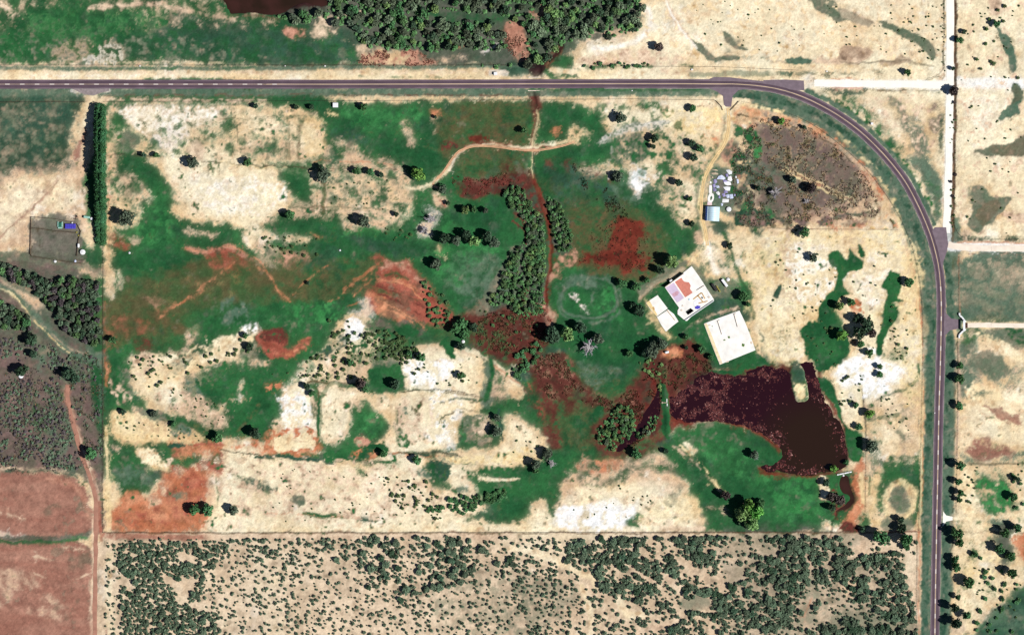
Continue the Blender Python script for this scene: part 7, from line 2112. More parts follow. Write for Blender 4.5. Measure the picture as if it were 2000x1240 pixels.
NAMED = '''
500,208,6,d|small dark tree on the pasture fence, leftmost of those south of highway
578,210,5,d|narrow dark tree on the pasture fence, west of its bushy twin
609,210,6,d|bushy dark tree on the fence just left of the white shed
711,209,9,g|round dense tree on the fence right of the white shed
850,229,4,d|tiny dark shrub below a patch of orange soil by the highway
1022,256,9,g|hollow ring-shaped green shrub just west of the straight ditch
1287,93,10,u|lone brown-purple tree on sand north of the highway
1212,232,12,h|ragged grey-green tree north of the white rubble streak
1352,213,8,g|round green tree on yellow sand west of the driveway mouth
1277,272,9,d|dark forked tree beside the round hay-coloured circle
1275,287,6,d|small dark tree directly below the forked one by the hay circle
1350,281,7,d|dark tree on sand, upper end of the diagonal trio west of driveway
1366,291,9,g|dark green tree, middle of the diagonal trio west of driveway
1354,309,9,d|dark tree, lowest of the diagonal trio west of driveway
1525,238,8,b|vivid lime green tree on orange soil inside the bend
1570,249,5,d|small dark shrub on orange soil right of the lime green tree
1874,80,9,g|round green tree touching the gravel lane fence
1883,63,5,d|small dark tree just above the round one by the gravel lane
1772,143,9,g|oval green tree on sand above the east-west gravel lane
1862,179,10,u|dark ragged tree where the two gravel lanes cross
1861,135,5,d|dark shrub on the gravel lane edge above the crossing
1945,48,9,g|dark shrub pair on cream sand near the top right corner
250,427,19,h|big grey-olive tree with huge shadow beside the windbreak
377,318,12,h|dark tree below the round brown patch in the north-west pasture
484,317,10,g|round dark tree at the head of the big cream clearing
306,304,7,g|small round tree on the old track, second in from the windbreak
281,303,6,d|small round tree on the old track nearest the windbreak
633,343,14,h|grey spreading tree in the middle of the old track
628,331,9,d|dark shrubby tree just above the grey spreading one
697,335,9,g|green tree on the track, left of the even pair
724,337,9,g|green tree on the track, right of the even pair
745,342,6,d|small purple-dark bush ending the track row
818,341,14,b|bright green broad tree where the track meets the turf
864,370,10,h|dark green-grey tree beside the orange hollow
712,434,15,h|large grey-crowned tree on sand edge, midway down the pasture
774,419,6,d|small round bush in a pale ring
567,420,11,g|broad dark tree at the foot of the big cream clearing
602,553,4,d|solitary tiny bush in the red-green wash
909,411,9,y|yellow-green tree, west end of the short row in green turf
925,409,9,g|dark tree, middle of the short row in green turf
948,412,8,h|pale grey tree, east end of the short row in green turf
869,466,13,d|dark tree at the west end of the shadowed grove
891,470,12,h|grey-purple tree, second in the shadowed grove
911,461,12,d|dark tall tree in the middle of the shadowed grove
927,472,13,y|yellow-green tree in the middle of the shadowed grove
952,462,12,d|dark tree near the east end of the shadowed grove
966,475,12,h|pale grey-leaved tree ending the shadowed grove
852,516,13,h|grey tree standing alone south of the shadowed grove
875,397,5,d|small dark bush at the tip of the bare orange slope
1206,346,10,h|blue-grey tree west of the white salt patch
1325,358,10,d|dark ragged tree between green turf and driveway
1347,388,6,g|small green bush west of the shed
1350,437,7,d|dark bush at the foot of the yellow clearing by the driveway
1311,511,15,y|large yellow-green tree north-west of the tiled ruin
1289,528,10,d|dark tree by the red marsh, left of the large yellow-green one
1214,553,10,g|dark green tree at the lower rim of the red marsh
1243,560,9,g|round tree, second along the lower rim of the red marsh
1263,547,7,g|small round tree nearest the ruin track
1248,607,12,d|blue-dark tree west of the small slab
1236,598,8,d|dark bush joined to the blue-dark tree
1452,579,11,g|dark round tree southeast of the caravan
1461,594,6,g|small green bush just below the round tree near caravan
1425,480,7,d|small dark bush on the fence corner above the pale yard
1548,352,9,h|grey bush with dark side on the mauve hill, northern one
1583,368,10,m|dark purple bush on the mauve hill, eastern one
1480,368,7,d|dark bush at the west of the mauve hill
1570,455,11,g|oval green tree on the fence above the eastern pasture
1587,504,10,h|faint grey tree on yellow sand in the eastern pasture
1774,552,10,g|round dark green tree beside the long green swale
1638,598,10,y|pale yellow-green tree, north end of the eastern grove
1660,590,10,g|dark green tree at the north of the eastern grove
1642,655,12,b|bright light-green round tree on the west of the eastern grove
1672,622,11,d|dark tree at the red bare patch of the eastern grove
1690,632,16,d|largest dark tree on the east side of the eastern grove
1676,650,13,d|dark tree in the middle of the eastern grove
1702,650,11,m|brownish tree at the east rim of the eastern grove
1680,672,9,g|green tree at the south of the eastern grove
1697,688,9,g|green tree above the white salt crust
1717,716,7,g|small round tree on the white crust, upper of the pair
1717,731,7,g|small round tree on the white crust, lower of the pair
1670,791,7,g|round green bush left of the fence, beside the pond bank
1697,807,10,b|leaning bright green tree on the pasture fence
1677,833,8,g|round green tree, below the leaning one on the pasture fence
1700,870,14,h|grey tree with big shadow on the pasture fence line
1628,915,8,b|vivid green tree at the south end of the pond
1652,903,6,g|small green tree on the east rim of the pond tip
1873,714,9,g|round bush on the verge fence, top of the four below the gateway
1873,740,11,g|larger bush on the verge fence, second below the gateway
1872,735,7,d|dark bush leaning on the second bush below the gateway
1872,792,9,g|round bush on the verge fence beside the hedge line
1874,908,15,g|large round tree on the verge at the hedge corner
489,678,8,d|round dark tree by the red clay patch
480,655,7,g|small tree with pale side above the dark round one
500,845,12,d|dark green tree with deep shadow near the orange track bend
426,855,11,g|dark green tree at the head of the orange gully
222,664,9,g|flat dark green bush in the red wash by west boundary
241,804,6,d|small dark tree in the green strip by the west boundary
302,808,7,h|grey bush with green side on the diagonal green strip
340,828,6,g|small dark bush at the bend of the green strip
890,641,12,g|green tree in the dam-side clump, western one
903,630,10,g|tall dark tree at the top of the dam-side clump
908,652,11,g|green tree in the middle of the dam-side clump
924,640,10,d|dark tree on the east of the dam-side clump
901,676,9,d|dark shrub directly under the small white tank
822,697,11,g|dark tree on the upper rim of the white crusty field
800,690,8,g|dark green bush left of the crusty field tree
900,733,9,g|green double bush inside the white crusty field
704,749,13,m|dark purplish tree where the green strips meet
714,759,9,g|green-sided bush under the purplish tree
772,750,11,d|dark blue-grey round tree in the green saddle
600,755,8,d|dark bush at the top of the narrow cream lane
610,768,7,g|green bush on the narrow lane beneath the dark one
684,708,9,g|round green shrub by the knoll, darkest of its patch
750,885,9,g|green bush in the lower hedge, with reddish dark side
814,897,9,g|round bush in the lower hedge, east one
970,842,12,h|dead-grey narrow tree on the scrubby circle
972,815,9,h|thin grey tree north of the dead-grey one
1078,655,18,d|huge black-green tree on the creek junction
1108,652,18,y|large pale yellow-green tree east of the huge dark one
1134,640,13,d|dark tree between the pale tree and the white dead tree
1168,662,12,h|grey twiggy tree right of the white dead tree
1274,683,16,h|large grey-green tree west of the white capsule tank
1292,670,12,h|grey tree behind the large one, nearer the small slab
1260,690,10,d|dark tree on the left of the large grey-green one
1230,691,8,g|small dark oval tree in the bright turf
1339,658,7,g|small dark tree between the two big slabs
1371,683,9,g|dark tree at the red inlet, west corner of the large slab
1388,697,7,g|small green bush at the lower west edge of the large slab
1340,679,5,d|tiny dark bush on red soil north of the inlet
1243,885,11,g|round dark green tree below the western pool
1300,881,6,d|small dark bush at the foot of the dam
1069,886,12,h|dark tree with grey twigs by the green slope, upper
1046,905,13,h|grey-green tree on the sandy edge, lower left
1046,918,8,g|green shrub under the lower-left grey tree
1472,887,11,h|tree with pale bare twigs south of the pond
1417,966,11,m|dark purple bush at the end of the thin sandy path
1460,985,16,b|giant pale green tree by the south fence, north part of its clump
1448,1002,15,y|giant pale green tree by the south fence, west part
1475,1000,17,b|giant pale green tree by the south fence, east part
1466,1020,15,y|giant pale green tree by the south fence, south part
1484,985,10,g|green tree at the north-east of the giant clump
1758,1014,9,d|black-shadowed bush at the foot of the circular mound
1760,1030,11,d|larger dark bush just below the circular mound
1720,1048,20,g|very large green tree on the scrub's north-east corner
1768,1052,18,g|large green tree beside the north-east corner giant
1770,1068,9,g|green shrub under the corner trees, beside bare sand
1612,942,8,d|dark shrub beside the pink sandy bank
1622,970,10,m|grey-purple bush inside the curve of the small channel
1640,975,11,m|mauve bushy mound inside the hook-shaped channel
1624,990,9,d|dark bush at the foot of the hook-shaped channel
1684,1033,6,d|dark bush beside the rust-red bank
381,994,12,g|round green tree on orange soil, left of the pair
407,994,13,g|round green tree on orange soil, right of the pair
457,996,12,h|grey-green leaning tree on cream sand near the orange soil
1870,940,11,g|verge tree below the hedge corner, first
1874,962,12,g|verge tree below the hedge corner, second
1872,975,9,g|verge tree just above the white lane
1866,1040,17,g|large verge tree just below the white lane
1872,1058,14,g|verge tree under the large one below the white lane
1864,1092,12,g|oval verge tree midway to the frame bottom, upper
1866,1106,12,g|oval verge tree midway to the frame bottom, lower
1890,1136,15,g|spreading tree east of the verge in the lower right
1870,1165,10,g|small tree left of the lower right thicket
1862,1185,15,d|dark verge tree near the bottom edge, upper
1866,1215,16,d|dark verge tree near the bottom edge, lower
1886,1200,13,g|green tree behind the dark bottom verge trees
1960,1040,15,g|large tree north-west of the orange bare disc
1985,1030,14,g|large tree north of the orange bare disc
1950,1070,14,g|large dark tree west of the orange bare disc
1972,1085,13,g|tree south-west of the orange bare disc
1975,1118,16,g|big dark tree at the right edge below the orange disc
1978,970,12,g|round tree at the right edge above the white lane
1985,935,9,d|narrow dark tree at the right edge near the hedge
1904,1082,8,g|isolated round bush on the cream ground west of the disc
45,724,13,d|dark round tree beside the lone oval white tank
62,664,12,d|dark tree in the mauve brush above the pale track
52,630,11,g|dark green tree at the far left above the brush
67,692,9,d|dark low tree on the brush slope, pale track side
135,730,13,d|dark tree at the head of the brown farm road, left
148,738,11,d|dark tree at the head of the brown farm road, right
178,885,13,g|green tree hugging the brown farm road
'''
GN = 'standalone trees in the pastures'
for ln in NAMED.strip().splitlines():
    a, lb = ln.split('|'); px, py, r, kd = a.split(','); px, py, r = float(px), float(py), float(r)
    nm = 'tree' if r >= 7 else 'bush'
    tree({'g': 'green_tree', 'd': 'dark_tree', 'y': 'yellow_green_tree', 'h': 'grey_green_tree', 'b': 'bright_green_tree', 'u': 'brown_tree', 'm': 'mauve_tree'}[kd] if nm == 'tree' else 'small_bush', px, py, r * (.66 if px > 1855 and py > 880 else (.74 if 1700 < px < 1800 and py > 1000 else .88)), kd if kd in BIG else 'u', lb, 'tree' if nm == 'tree' else 'bush', None,
         h=r * .5 * (2.6 if kd in 'dbuym' else 2.25) + .9)
for px, py, r, lb in ((1150, 679, 17, 'large white dead tree with spreading bare branches in the bright turf'), (1513, 376, 14, 'white dead tree with star-shaped bare limbs on the mauve hill'), (842, 428, 12, 'bleached dead tree on pale rubble, upper of two'), (829, 450, 12, 'bleached dead tree on pale rubble, lower of two'),
                      (1476, 890, 8, 'small bleached snag beside the twiggy tree south of the pond'), (1575, 393, 7, 'small pale snag on the mauve hill below the purple bush'), (1078, 905, 9, 'thin pale snag trailing down the green slope')):
    tree('dead_tree', px, py, r, 'p', lb, 'dead tree', None, h=r * .8, dead=True)
# windbreak: a row of conifers, tallest in the middle
i = 0
for row, x0 in ((0, 192.5), (1, 200.5)):
    py = 209.0 + row * 3
    while py < 478:
        hh = np.interp(py, [205, 235, 300, 350, 400, 440, 478], [8, 13.5, 17, 16, 11.5, 7, 5]) * random.uniform(.8, 1.1); xx_ = x0 + random.uniform(-1, 1)
        zone = 'north end, by the farm track' if py < 270 else ('tall middle, beside the brown track' if py < 370 else 'low south end, near the green truck')
        e = empty('windbreak_conifer', xx_, py, f"dark conifer in the {'west' if row == 0 else 'east'} file of the windbreak, {zone}", 'conifer', 'windbreak of conifers', rot=random.random() * 6)
        t = link('trunk', random.choice(TR), e); t.scale = (1.6, 1.6, hh * .4); c = link('crown', random.choice(CONE), e); rr = random.uniform(3.2, 4.7) * (1 if py < 440 else .8); c.scale = (rr, rr, hh * .46); c.location.z = hh * .5
        py += random.uniform(6.3, 7.6)
# scattered growth from density regions
def inside(p, x, y):
    c = False; n = len(p)
    for i in range(n):
        x1, y1 = p[i]; x2, y2 = p[i - 1]
        if (y1 > y) != (y2 > y) and x < (x2 - x1) * (y - y1) / (y2 - y1) + x1: c = not c
    return c
def near_line(p, x, y, w_):
    for (x1, y1), (x2, y2) in zip(p[:-1], p[1:]):
        dx, dy = x2 - x1, y2 - y1; t = max(0, min(1, ((x - x1) * dx + (y - y1) * dy) / (dx * dx + dy * dy + 1e-9)))
        if math.hypot(x - x1 - t * dx, y - y1 - t * dy) < w_: return True
    return False
def scatter(region, n, rmin, rmax, gap, avoid=(), lines=(), seed=1, clump=0.0, pts_=None, power=1.6):
    r = random.Random(seed); xs = [a for a, _ in region]; ys = [b for _, b in region]; out = pts_ if pts_ is not None else []; grid = {}
    for q in out: grid.setdefault((int(q[0] // 20), int(q[1] // 20)), []).append(q)
    tries = 0; made = 0; rs = sorted((rmin + (rmax - rmin) * r.random() ** power for _ in range(n)), reverse=True)
    for rr in rs:
        for _ in range(14):
            x, y = r.uniform(min(xs), max(xs)), r.uniform(min(ys), max(ys))
            if not inside(region, x, y) or any(inside(p, x, y) for p in avoid) or any(near_line(p, x, y, w_) for p, w_ in lines): continue
            if clump and at(x, y, N_SM * .6 + N_MID * .6) < clump * r.uniform(-1, 1) - .15 + clump * .3: continue
            ok = True
            for i in range(-1, 2):
                for j in range(-1, 2):
                    for q in grid.get((int(x // 20) + i, int(y // 20) + j), ()):
                        if math.hypot(q[0] - x, q[1] - y) < (q[2] + rr) * gap: ok = False; break
                    if not ok: break
                if not ok: break
            if ok: q = (x, y, rr); out.append(q); grid.setdefault((int(x // 20), int(y // 20)), []).append(q); break
    return out
def stuff_bushes(name, L, key, label):
    V, F, T = [], [], []; k0 = 0; r = np.random.default_rng(4)
    for x, y, rr in L:
        v, f, t = LOW['a'][r.integers(5)]; a = r.random() * 6.28; ca, sa = math.cos(a), math.sin(a); R_ = rr * .5
        w_ = v @ np.array([[ca, sa, 0], [-sa, ca, 0], [0, 0, 1]]) * np.array([R_, R_, R_ * .95]) + np.array([wx(x), wy(y), at(x, y) + R_ * .35])
        V.append(w_); F.append(f + k0); T.append(np.clip(t * .6 + r.random() * .4, 0, 1)); k0 += len(v)
    me = to_mesh(name, (np.concatenate(V), np.concatenate(F), np.concatenate(T)), [LM[key]]); return link(name, me, kind='stuff', label=label)
def zone_of(x, y, zones):
    for (x0, y0, x1, y1), t in zones:
        if x0 <= x < x1 and y0 <= y < y1: return t
    return zones[-1][1]
def spot_words(x, y, r, zones, L, ext):
    """where in its zone a plant stands, and whether it stands apart"""
    for (x0, y0, x1, y1), t in zones:
        if x0 <= x < x1 and y0 <= y < y1: break
    x0, y0, x1, y1 = max(x0, ext[0]), max(y0, ext[1]), min(x1, ext[2]), min(y1, ext[3])
    u = (x - x0) / max(1, x1 - x0); v = (y - y0) / max(1, y1 - y0)
    a = 'upper' if v < .33 else ('lower' if v > .67 else 'middle'); b = 'left' if u < .33 else ('right' if u > .67 else 'centre')
    g = min((math.hypot(q[0] - x, q[1] - y) - q[2] - r for q in L if q[0] != x or q[1] != y), default=9)
    return f"{a} {b}, {'standing apart' if g > 2.5 else ('touching its neighbour' if g < -1.2 else 'close to another')}"
def size_word(r, a, b): return 'small' if r < a else ('medium' if r < b else 'large')
# riverside wood
RIV = pts('640,-40 1258,-40 1254,40 1252,58 1225,66 1195,76 1160,70 1120,84 1095,105 1080,128 1050,125 1000,132 960,132 900,124 850,100 800,98 760,95 720,92 695,80 690,55 650,45 600,40 560,46 540,30 590,22 640,20')
RZ = [((500, -60, 700, 70), 'riverside wood by the reservoir'), ((700, -60, 850, 140), 'riverside wood above pink reeds'), ((850, -60, 1000, 140), 'riverside wood near grassy opening'), ((1000, -60, 1120, 140), 'riverside wood around creek pool'), ((0, -60, 3000, 200), 'riverside wood, dense east end')]
av = [pts('838,104 960,98 1010,104 1030,124 870,128'), pts('830,24 900,22 980,28 985,44 930,44 850,38'), pts('983,45 1015,48 1030,80 1030,118 1000,110 985,80'), pts('1078,106 1110,84 1112,100 1086,132 1066,140'), pts('1040,20 1068,4 1066,34 1045,44')]
L = scatter(RIV, 560, 3.6, 9.5, .56, av, seed=3)
L.sort(key=lambda q: -q[2])
for x, y, r in L[:290]:
    kd = random.choices('rrrrtghyd', k=1)[0]
    tree('riverside_tree', x, y, r, kd, f'{size_word(r, 5, 7)} {dict(r="olive-green", t="deep green", g="green", h="grey-green", y="yellow-green", d="dark")[kd]} tree, {zone_of(x, y, RZ)}, {spot_words(x, y, r, RZ, L, (640, 0, 1258, 132))}', 'tree', 'trees of the riverside wood north of highway', mid=True, h=r * .5 * 1.8 + 1.6)
if L[290:]: stuff_bushes('riverside_undergrowth', L[290:] + scatter(RIV, 260, 2, 4, .5, av, seed=33), 't', 'low undergrowth between the riverside trees')
# creek thicket
TH1 = pts('1000,362 1020,366 1030,390 1045,410 1062,430 1066,470 1064,520 1060,560 1062,612 1030,618 1010,612 990,595 960,598 955,582 975,560 985,520 1005,490 1024,470 1026,440 1004,405 990,400 985,375')
TH2 = pts('1070,385 1095,400 1110,430 1118,470 1112,492 1090,492 1082,460 1072,420')
TH3 = pts('1205,792 1230,788 1238,810 1240,830 1232,850 1215,866 1195,882 1175,868 1164,850 1170,835 1185,818')
TH4 = pts('1270,815 1285,812 1278,840 1250,856 1240,850 1262,832')
TZ = [((900, 300, 1066, 470), 'upper thicket west of red creek'), ((1066, 300, 1200, 500), 'thicket strip east of red creek'), ((900, 470, 1140, 540), 'middle of the creek thicket'), ((900, 540, 1140, 700), 'lower creek thicket by wet junction'), ((1140, 700, 1300, 900), 'isolated thicket in western pool')]
L = scatter(TH1, 300, 2.6, 5.6, .6, lines=[(pts('1024,440 1028,480 1012,520 1038,555 1030,600'), 4)], seed=5); scatter(TH2, 80, 2.6, 5, .6, seed=6, pts_=L); scatter(TH3, 95, 2.6, 5.2, .6, seed=7, pts_=L); scatter(TH4, 22, 2.5, 5, .62, seed=8, pts_=L)
L.sort(key=lambda q: -q[2])
for x, y, r in L[:290]:
    kd = random.choices('tttyrg', k=1)[0]
    tree('thicket_tree', x, y, r, kd, f'{size_word(r, 4.5, 6)} {dict(r="olive-green", t="deep green", g="green", y="yellow-green")[kd]} tree, {zone_of(x, y, TZ)}, {spot_words(x, y, r, TZ, L, (960, 360, 1290, 882))}', 'tree', 'trees of the creek thickets', mid=True, h=r * .5 * 1.8 + 1.2)
stuff_bushes('thicket_undergrowth', (L[290:] or []) + scatter(TH1, 240, 1.6, 3, .5, seed=44) + scatter(TH3, 60, 1.6, 3, .5, seed=45), 't', 'low undergrowth of the creek thicket')
# west woodland
WW = pts('0,512 30,522 75,538 82,548 130,540 196,552 198,668 180,674 150,660 120,640 100,600 78,580 60,560 30,548 0,538'); WW2 = pts('0,585 28,600 60,620 58,650 40,642 0,640'); 
L = scatter(WW, 190, 3.5, 8, .62, seed=9, power=1.2); scatter(WW2, 34, 4, 7.5, .7, seed=10, pts_=L)
BR = pts('0,660 60,660 190,700 200,900 175,895 150,830 130,760 100,720 0,700'); BR2 = pts('0,740 110,740 145,860 170,915 0,912')
WZ = [((0, 0, 60, 900), 'west woodland left of grassy track'), ((60, 0, 120, 900), 'woodland band below trampled pen'), ((120, 0, 210, 900), 'woodland block by boundary fence')]
L.sort(key=lambda q: -q[2])
for x, y, r in L[:210]:
    kd = random.choices('dsstm', k=1)[0]
    tree('woodland_tree', x, y, r, kd, f"{size_word(r, 5, 6.6)} {dict(d='dark', s='dull green', t='deep green', m='mauve-grey')[kd]} tree, {zone_of(x, y, WZ)}, {spot_words(x, y, r, WZ, L, (0, 512, 198, 674))}", 'tree', 'trees of the western woodland', mid=True, h=r * .5 * 1.9 + 1.5)
Lb = scatter(BR, 300, 1.5, 4.2, .75, seed=12, clump=.6) + scatter(BR2, 520, 1.5, 4.2, .7, seed=13, clump=.5)
TRK = pts('132,752 134,790 146,838 160,890 174,930'); Lb = [q for q in Lb if not near_line(TRK, q[0], q[1], 7)]
stuff_bushes('brush_mauve', [q for i, q in enumerate(Lb) if i % 2], 'm', 'leafless mauve brush west of the boundary fence'); stuff_bushes('brush_green', [q for i, q in enumerate(Lb) if not i % 2] + L[210:], 's', 'dull green brush west of the boundary fence')
# southern scrub
CLEAR = [(pts('1000,1070 1040,1078 1085,1092 1120,1110 1140,1120 1160,1134 1165,1145'), 6), (pts('1225,1105 1250,1120 1280,1135'), 5), (pts('1135,1145 1150,1180 1155,1225 1150,1240'), 6), (pts('1210,1170 1225,1200 1255,1200'), 8), (pts('1295,1120 1325,1150 1335,1165'), 6), (pts('1335,1100 1375,1125 1415,1135'), 6),
         (pts('1250,1230 1300,1222 1335,1205'), 6), (pts('720,1070 750,1080 760,1095'), 6), (pts('1660,1087 1700,1080 1750,1073'), 5), (pts('1574,1240 1590,1180 1575,1150'), 0.1), (pts('1575,1080 1582,1100 1585,1130 1588,1165'), 5), (pts('1600,1160 1580,1180 1566,1210'), 6), (pts('895,1200 940,1240'), 5), (pts('330,1130 360,1160 350,1170'), 8), (pts('250,1137 258,1145'), 7)]
CA = [pts('1425,1105 1450,1112 1460,1130 1430,1140 1420,1120'), pts('1670,1055 1705,1060 1700,1085 1660,1080'), pts('1765,1080 1795,1080 1795,1200 1770,1140'), pts('345,1080 380,1078 385,1098 350,1100'), pts('350,1128 395,1130 370,1170 340,1150'), pts('1330,1170 1395,1160 1390,1195 1335,1195'), pts('800,1052 815,1052 815,1065 803,1066'), pts('1685,1130 1705,1128 1720,1150 1700,1160')]
S1 = pts('232,1062 300,1055 345,1060 442,1055 442,1085 400,1120 395,1160 350,1180 430,1200 430,1260 235,1260 242,1200 232,1160 246,1130 230,1100')
S2 = pts('440,1055 700,1050 710,1100 440,1110'); S3 = pts('700,1046 1000,1046 1010,1110 900,1140 760,1180 700,1140'); S4 = pts('1080,1060 1180,1050 1380,1048 1480,1052 1480,1260 1290,1260 1240,1210 1180,1150 1110,1110')
S5 = pts('1440,1046 1640,1050 1660,1080 1760,1070 1780,1120 1792,1260 1440,1260'); S6 = pts('205,1052 1790,1052 1790,1262 205,1262'); S0 = pts('1000,1050 1110,1050 1200,1160 1320,1260 1050,1260 960,1120')
L = scatter(S1, 560, 3.0, 6.8, .6, CA, CLEAR, seed=21); scatter(S5, 720, 3.0, 8.0, .62, CA, CLEAR, seed=22, pts_=L, clump=.2); scatter(S4, 760, 3.4, 7.2, .60, CA, CLEAR, seed=23, pts_=L, clump=.25); scatter(S3, 190, 3.0, 8, .68, CA, CLEAR, seed=24, pts_=L, clump=.4)
scatter(S2, 80, 3.0, 6.5, .68, CA, CLEAR, seed=25, pts_=L, clump=.4); scatter(S0, 150, 2.8, 6, .72, CA, CLEAR, seed=27, pts_=L, clump=.3); scatter(S6, 1500, 1.6, 4.6, .80, CA, CLEAR, seed=26, pts_=L, power=1.3)
L = [q for q in L if q[1] < 1255 and not (q[1] < 1054 and 203 < q[0] < 225)]
L.sort(key=lambda q: -q[2]); vis = [q for q in L if q[1] < 1236]; top, rest = vis[:295], vis[295:] + [q for q in L if q[1] >= 1236]
BZ = [((200, 1000, 320, 1300), 'scrub block beside cleared strip'), ((320, 1000, 450, 1300), 'inner edge of west scrub block'), ((450, 1000, 700, 1130), 'loose scrub row under boundary fence'), ((700, 1000, 1000, 1130), 'scrub clumps under fence centre'), ((450, 1130, 1000, 1300), 'open stony middle of scrub'),
      ((1000, 1000, 1250, 1140), 'scrub right of diagonal sandy path'), ((1000, 1140, 1250, 1300), 'scrub left of forked clearing'), ((1250, 1000, 1450, 1300), 'scrub below giant green clump'), ((1450, 1000, 1600, 1300), 'scrub hollow west of gully'), ((1600, 1000, 1720, 1300), 'dense scrub east of gully'), ((1720, 1000, 1800, 1300), 'scrub edge by bare highway strip')]
for x, y, r in top:
    kd = random.choices('sssssssdd', k=1)[0]
    R_ = r * .5; o = link('scrub_bush', random.choice(MID[kd]), None); o.location = W(x, y, at(x, y) + R_ * .6); o.scale = (R_ * random.uniform(.9, 1.2), R_ * random.uniform(.9, 1.2), R_ * .9); o.rotation_euler.z = random.random() * 6
    prop(o, f"{size_word(r, 6.2, 7)} {dict(s='dull blue-green', t='deep green', d='dark', g='green')[kd]} bush, {zone_of(x, y, BZ)}, {spot_words(x, y, r, BZ, top, (232, 1050, 1792, 1240))}", 'bush', 'bushes of the southern scrub')
stuff_bushes('scrub_thicket', rest, 's', 'hundreds of small dull green bushes of the southern scrub')
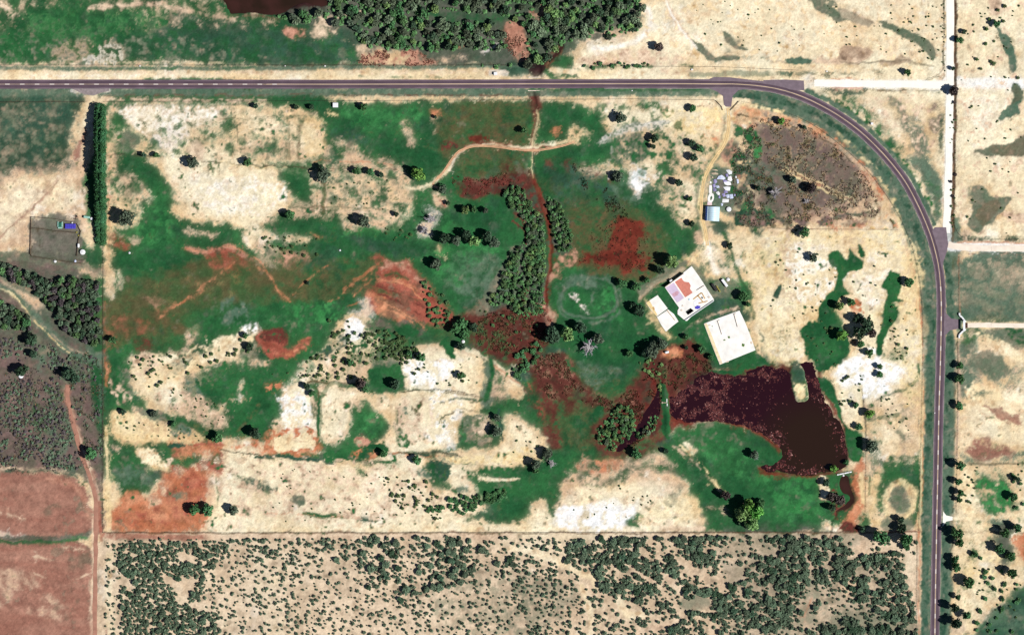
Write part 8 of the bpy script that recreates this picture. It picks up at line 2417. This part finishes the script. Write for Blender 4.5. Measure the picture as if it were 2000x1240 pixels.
# small shrubs dotted over the pastures: positions by map
SP = [('860,750 1000,700 1100,650', 0)]
DOT = [ # region, count, rmin, rmax, zone, kind
 ('640,625 680,625 700,660 690,690 720,690 760,660 820,680 800,700 740,700 700,720 720,745 640,740 590,735 600,700 640,690 650,660', 88, 1.8, 4.6, 'on the knoll of cream sand south-west of the red wash', 'f'),
 ('700,650 770,645 810,670 820,690 770,690 720,672', 42, 2.6, 5.2, 'in the thick green patch east of the knoll', 'f'), ('760,680 810,675 812,710 775,712', 16, 2.6, 5, 'in the bushes left of the crusty field', 'f'),
 ('790,710 940,690 945,750 830,765', 16, 1.8, 3.4, 'on the white crusty field', 'f'), ('1815,620 1815,620 1815,621', 0, 1, 2, '', 'f'),
 ('250,700 330,690 420,680 480,660 490,690 400,720 330,740 300,760 260,740', 46, 1.8, 4.0, 'on sand below the western red wash', 'f'), ('320,740 420,770 460,800 400,840 330,790', 22, 1.4, 3.0, 'on the pinkish slope left of the green tongue', 'f'), ('220,810 380,840 400,862 260,862', 18, 1.5, 2.8, 'on the yellow lens of sand, far west', 'f'),
 ('500,730 620,720 640,745 600,740 520,745', 10, 1.5, 3, 'on the sandy shelf above the narrow lane', 'f'), ('560,905 800,905 860,1020 520,1020', 46, 1.2, 2.4, 'on the long cream field above the south fence', 'f'),
 ('760,960 840,965 870,1000 860,1015 770,1005', 34, 1.8, 4.0, 'on pale sand left of the leafy cluster', 'f'), ('745,930 830,935 860,975 800,955 750,960', 20, 1.8, 4.4, 'on the pinkish rise above the leafy cluster', 'f'), ('875,975 895,968 935,965 945,985 915,1000 895,1010 875,985', 26, 3, 6, 'in the leafy cluster by the green swale', 'g'), ('945,960 985,955 990,978 950,980', 18, 3, 6, 'at the east tip of the leafy cluster', 'g'), ('832,988 868,986 868,998 835,998', 9, 3, 5, 'in the small leafy strip west of the cluster', 'g'),
 ('1080,960 1280,935 1300,960 1240,1010 1090,1015', 16, 1.2, 2.4, 'on the white crust south of the wetland', 'f'), ('1510,470 1620,470 1660,560 1720,480 1760,560 1700,720 1640,780 1610,760 1560,640 1500,600', 60, 1.5, 3.4, 'on the eastern yellow pasture', 'f'), ('1735,615 1775,620 1772,720 1740,690', 22, 1.6, 3.6, 'between the green swale and the highway verge', 'f'),
 ('1640,730 1690,740 1665,800 1640,790', 14, 1.6, 3.8, 'on the sand east of the pond', 'f'), ('1710,775 1775,770 1775,850 1720,830', 18, 1.4, 2.8, 'on the dry ground south of the curved green swale', 'f'), ('1870,0 2000,0 2000,110 1890,150', 30, 1.6, 4.2, 'on the cream field in the far north-east corner', 'f'), ('1872,150 2000,150 2000,470 1880,450', 34, 1.3, 3.2, 'on the bright sand east of the gravel lane', 'f'),
 ('1720,5 1840,5 1835,120 1760,110', 40, 1.2, 2.8, 'on the sand left of the gravel lane', 'f'), ('1330,0 1500,0 1560,110 1440,110 1360,60', 26, 1.2, 2.8, 'on the broad sand north of the highway', 'f'), ('1500,20 1680,0 1800,100 1560,110', 22, 1.2, 2.4, 'between the dark swales of the north-east field', 'f'),
 ('1000,820 1060,860 1060,900 1000,900', 10, 1.6, 3.0, 'on the sandy lobe beside the green slope', 'f'), ('1880,920 1910,910 1900,1000 1885,980', 12, 2, 4, 'on the cream strip east of the verge', 'f'), ('1905,1080 2000,1120 1990,1235 1900,1240', 46, 2.0, 5.0, 'in the thicket at the lower right corner', 'g'), ('1975,905 2000,900 2000,1000 1980,1000', 12, 2, 5, 'at the right edge above the lane', 'g'),
 ('640,345 760,345 800,400 760,430 640,400', 20, 1.2, 2.6, 'on the scrubby tan pasture', 'f'), ('500,460 620,460 630,500 520,500', 24, 2, 3.8, 'on the small tan patch, left centre', 'f'), ('740,445 790,450 830,465 760,470', 10, 2, 3.4, 'along the green fringe below the bush in its ring', 'f'),
 ('820,540 870,580 890,640 840,640 830,600', 36, 2, 4.4, 'on the east rim of the red clay fan', 't'), ('930,600 1060,600 1060,690 960,680', 34, 1.6, 3.6, 'on the maroon wet ground of the junction', 't'), ('1010,690 1050,665 1060,690 1035,720 1010,745 1000,730', 22, 3, 6.5, 'along the bank below the creek junction', 'g'), ('1245,705 1290,700 1305,745 1290,775 1275,740 1255,725', 20, 2.2, 4.4, 'on the dam crest north of the sluice', 'y'),
 ('1050,340 1060,420 1070,440 1060,350', 0, 1, 2, '', 'f'), ('1855,200 1866,200 1866,460 1858,460', 30, 1.2, 3.2, 'along the gravel lane fence line', 'u'), ('1140,124 1280,124 1280,134 1140,134', 22, 2.0, 4.4, 'in the low hedge north of the highway', 'g'), ('1840,0 1846,0 1846,140 1840,140', 20, 1, 2.2, 'on the west kerb of the gravel lane', 'f')]
ALLD = []
for i, (t, n, a, b, z_, kd) in enumerate(DOT):
    if n: ALLD += [(x, y, r, z_, kd) for x, y, r in scatter(pts(t), n, a, b, .75, seed=100 + i, power=1.4)]
ALLD = [q for q in ALLD if 2 < q[0] < 1998 and 2 < q[1] < 1238]
ALLD.sort(key=lambda q: -q[2])
def shrub_spot(x, y, r, z_):
    M_ = [q for q in ALLD if q[3] == z_]; xs = sorted(q[0] for q in M_); ys = sorted(q[1] for q in M_); n_ = len(M_)
    room = 16 - 3 - len(z_.split())
    a = 'upper' if y < ys[n_ // 2] else 'lower'; b = 'left' if x < xs[n_ // 2] else 'right'
    g = min((math.hypot(q[0] - x, q[1] - y) - q[2] - r for q in M_ if q[0] != x), default=9)
    return (f', {a} {b}' if room >= 3 else '') + (', standing apart' if g > 5 and room >= 5 else '')
for x, y, r, z_, kd in ALLD[:298]:
    R_ = r * .55; o = link('pasture_shrub', random.choice(MID[kd]), None); o.location = W(x, y, at(x, y) + R_ * .5); o.scale = (R_, R_ * random.uniform(.85, 1.1), R_ * 1.1); o.rotation_euler.z = random.random() * 6
    prop(o, f"{size_word(r, 3.4, 4.6)} {dict(f='olive', g='green', t='deep green', y='yellow-green', u='brown')[kd]} shrub {z_}{shrub_spot(x, y, r, z_)}", 'shrub', 'shrubs dotted over the pastures')
stuff_bushes('scattered_shrublets', [q[:3] for q in ALLD[298:]], 'f', 'tiny olive shrublets dotted over sand')
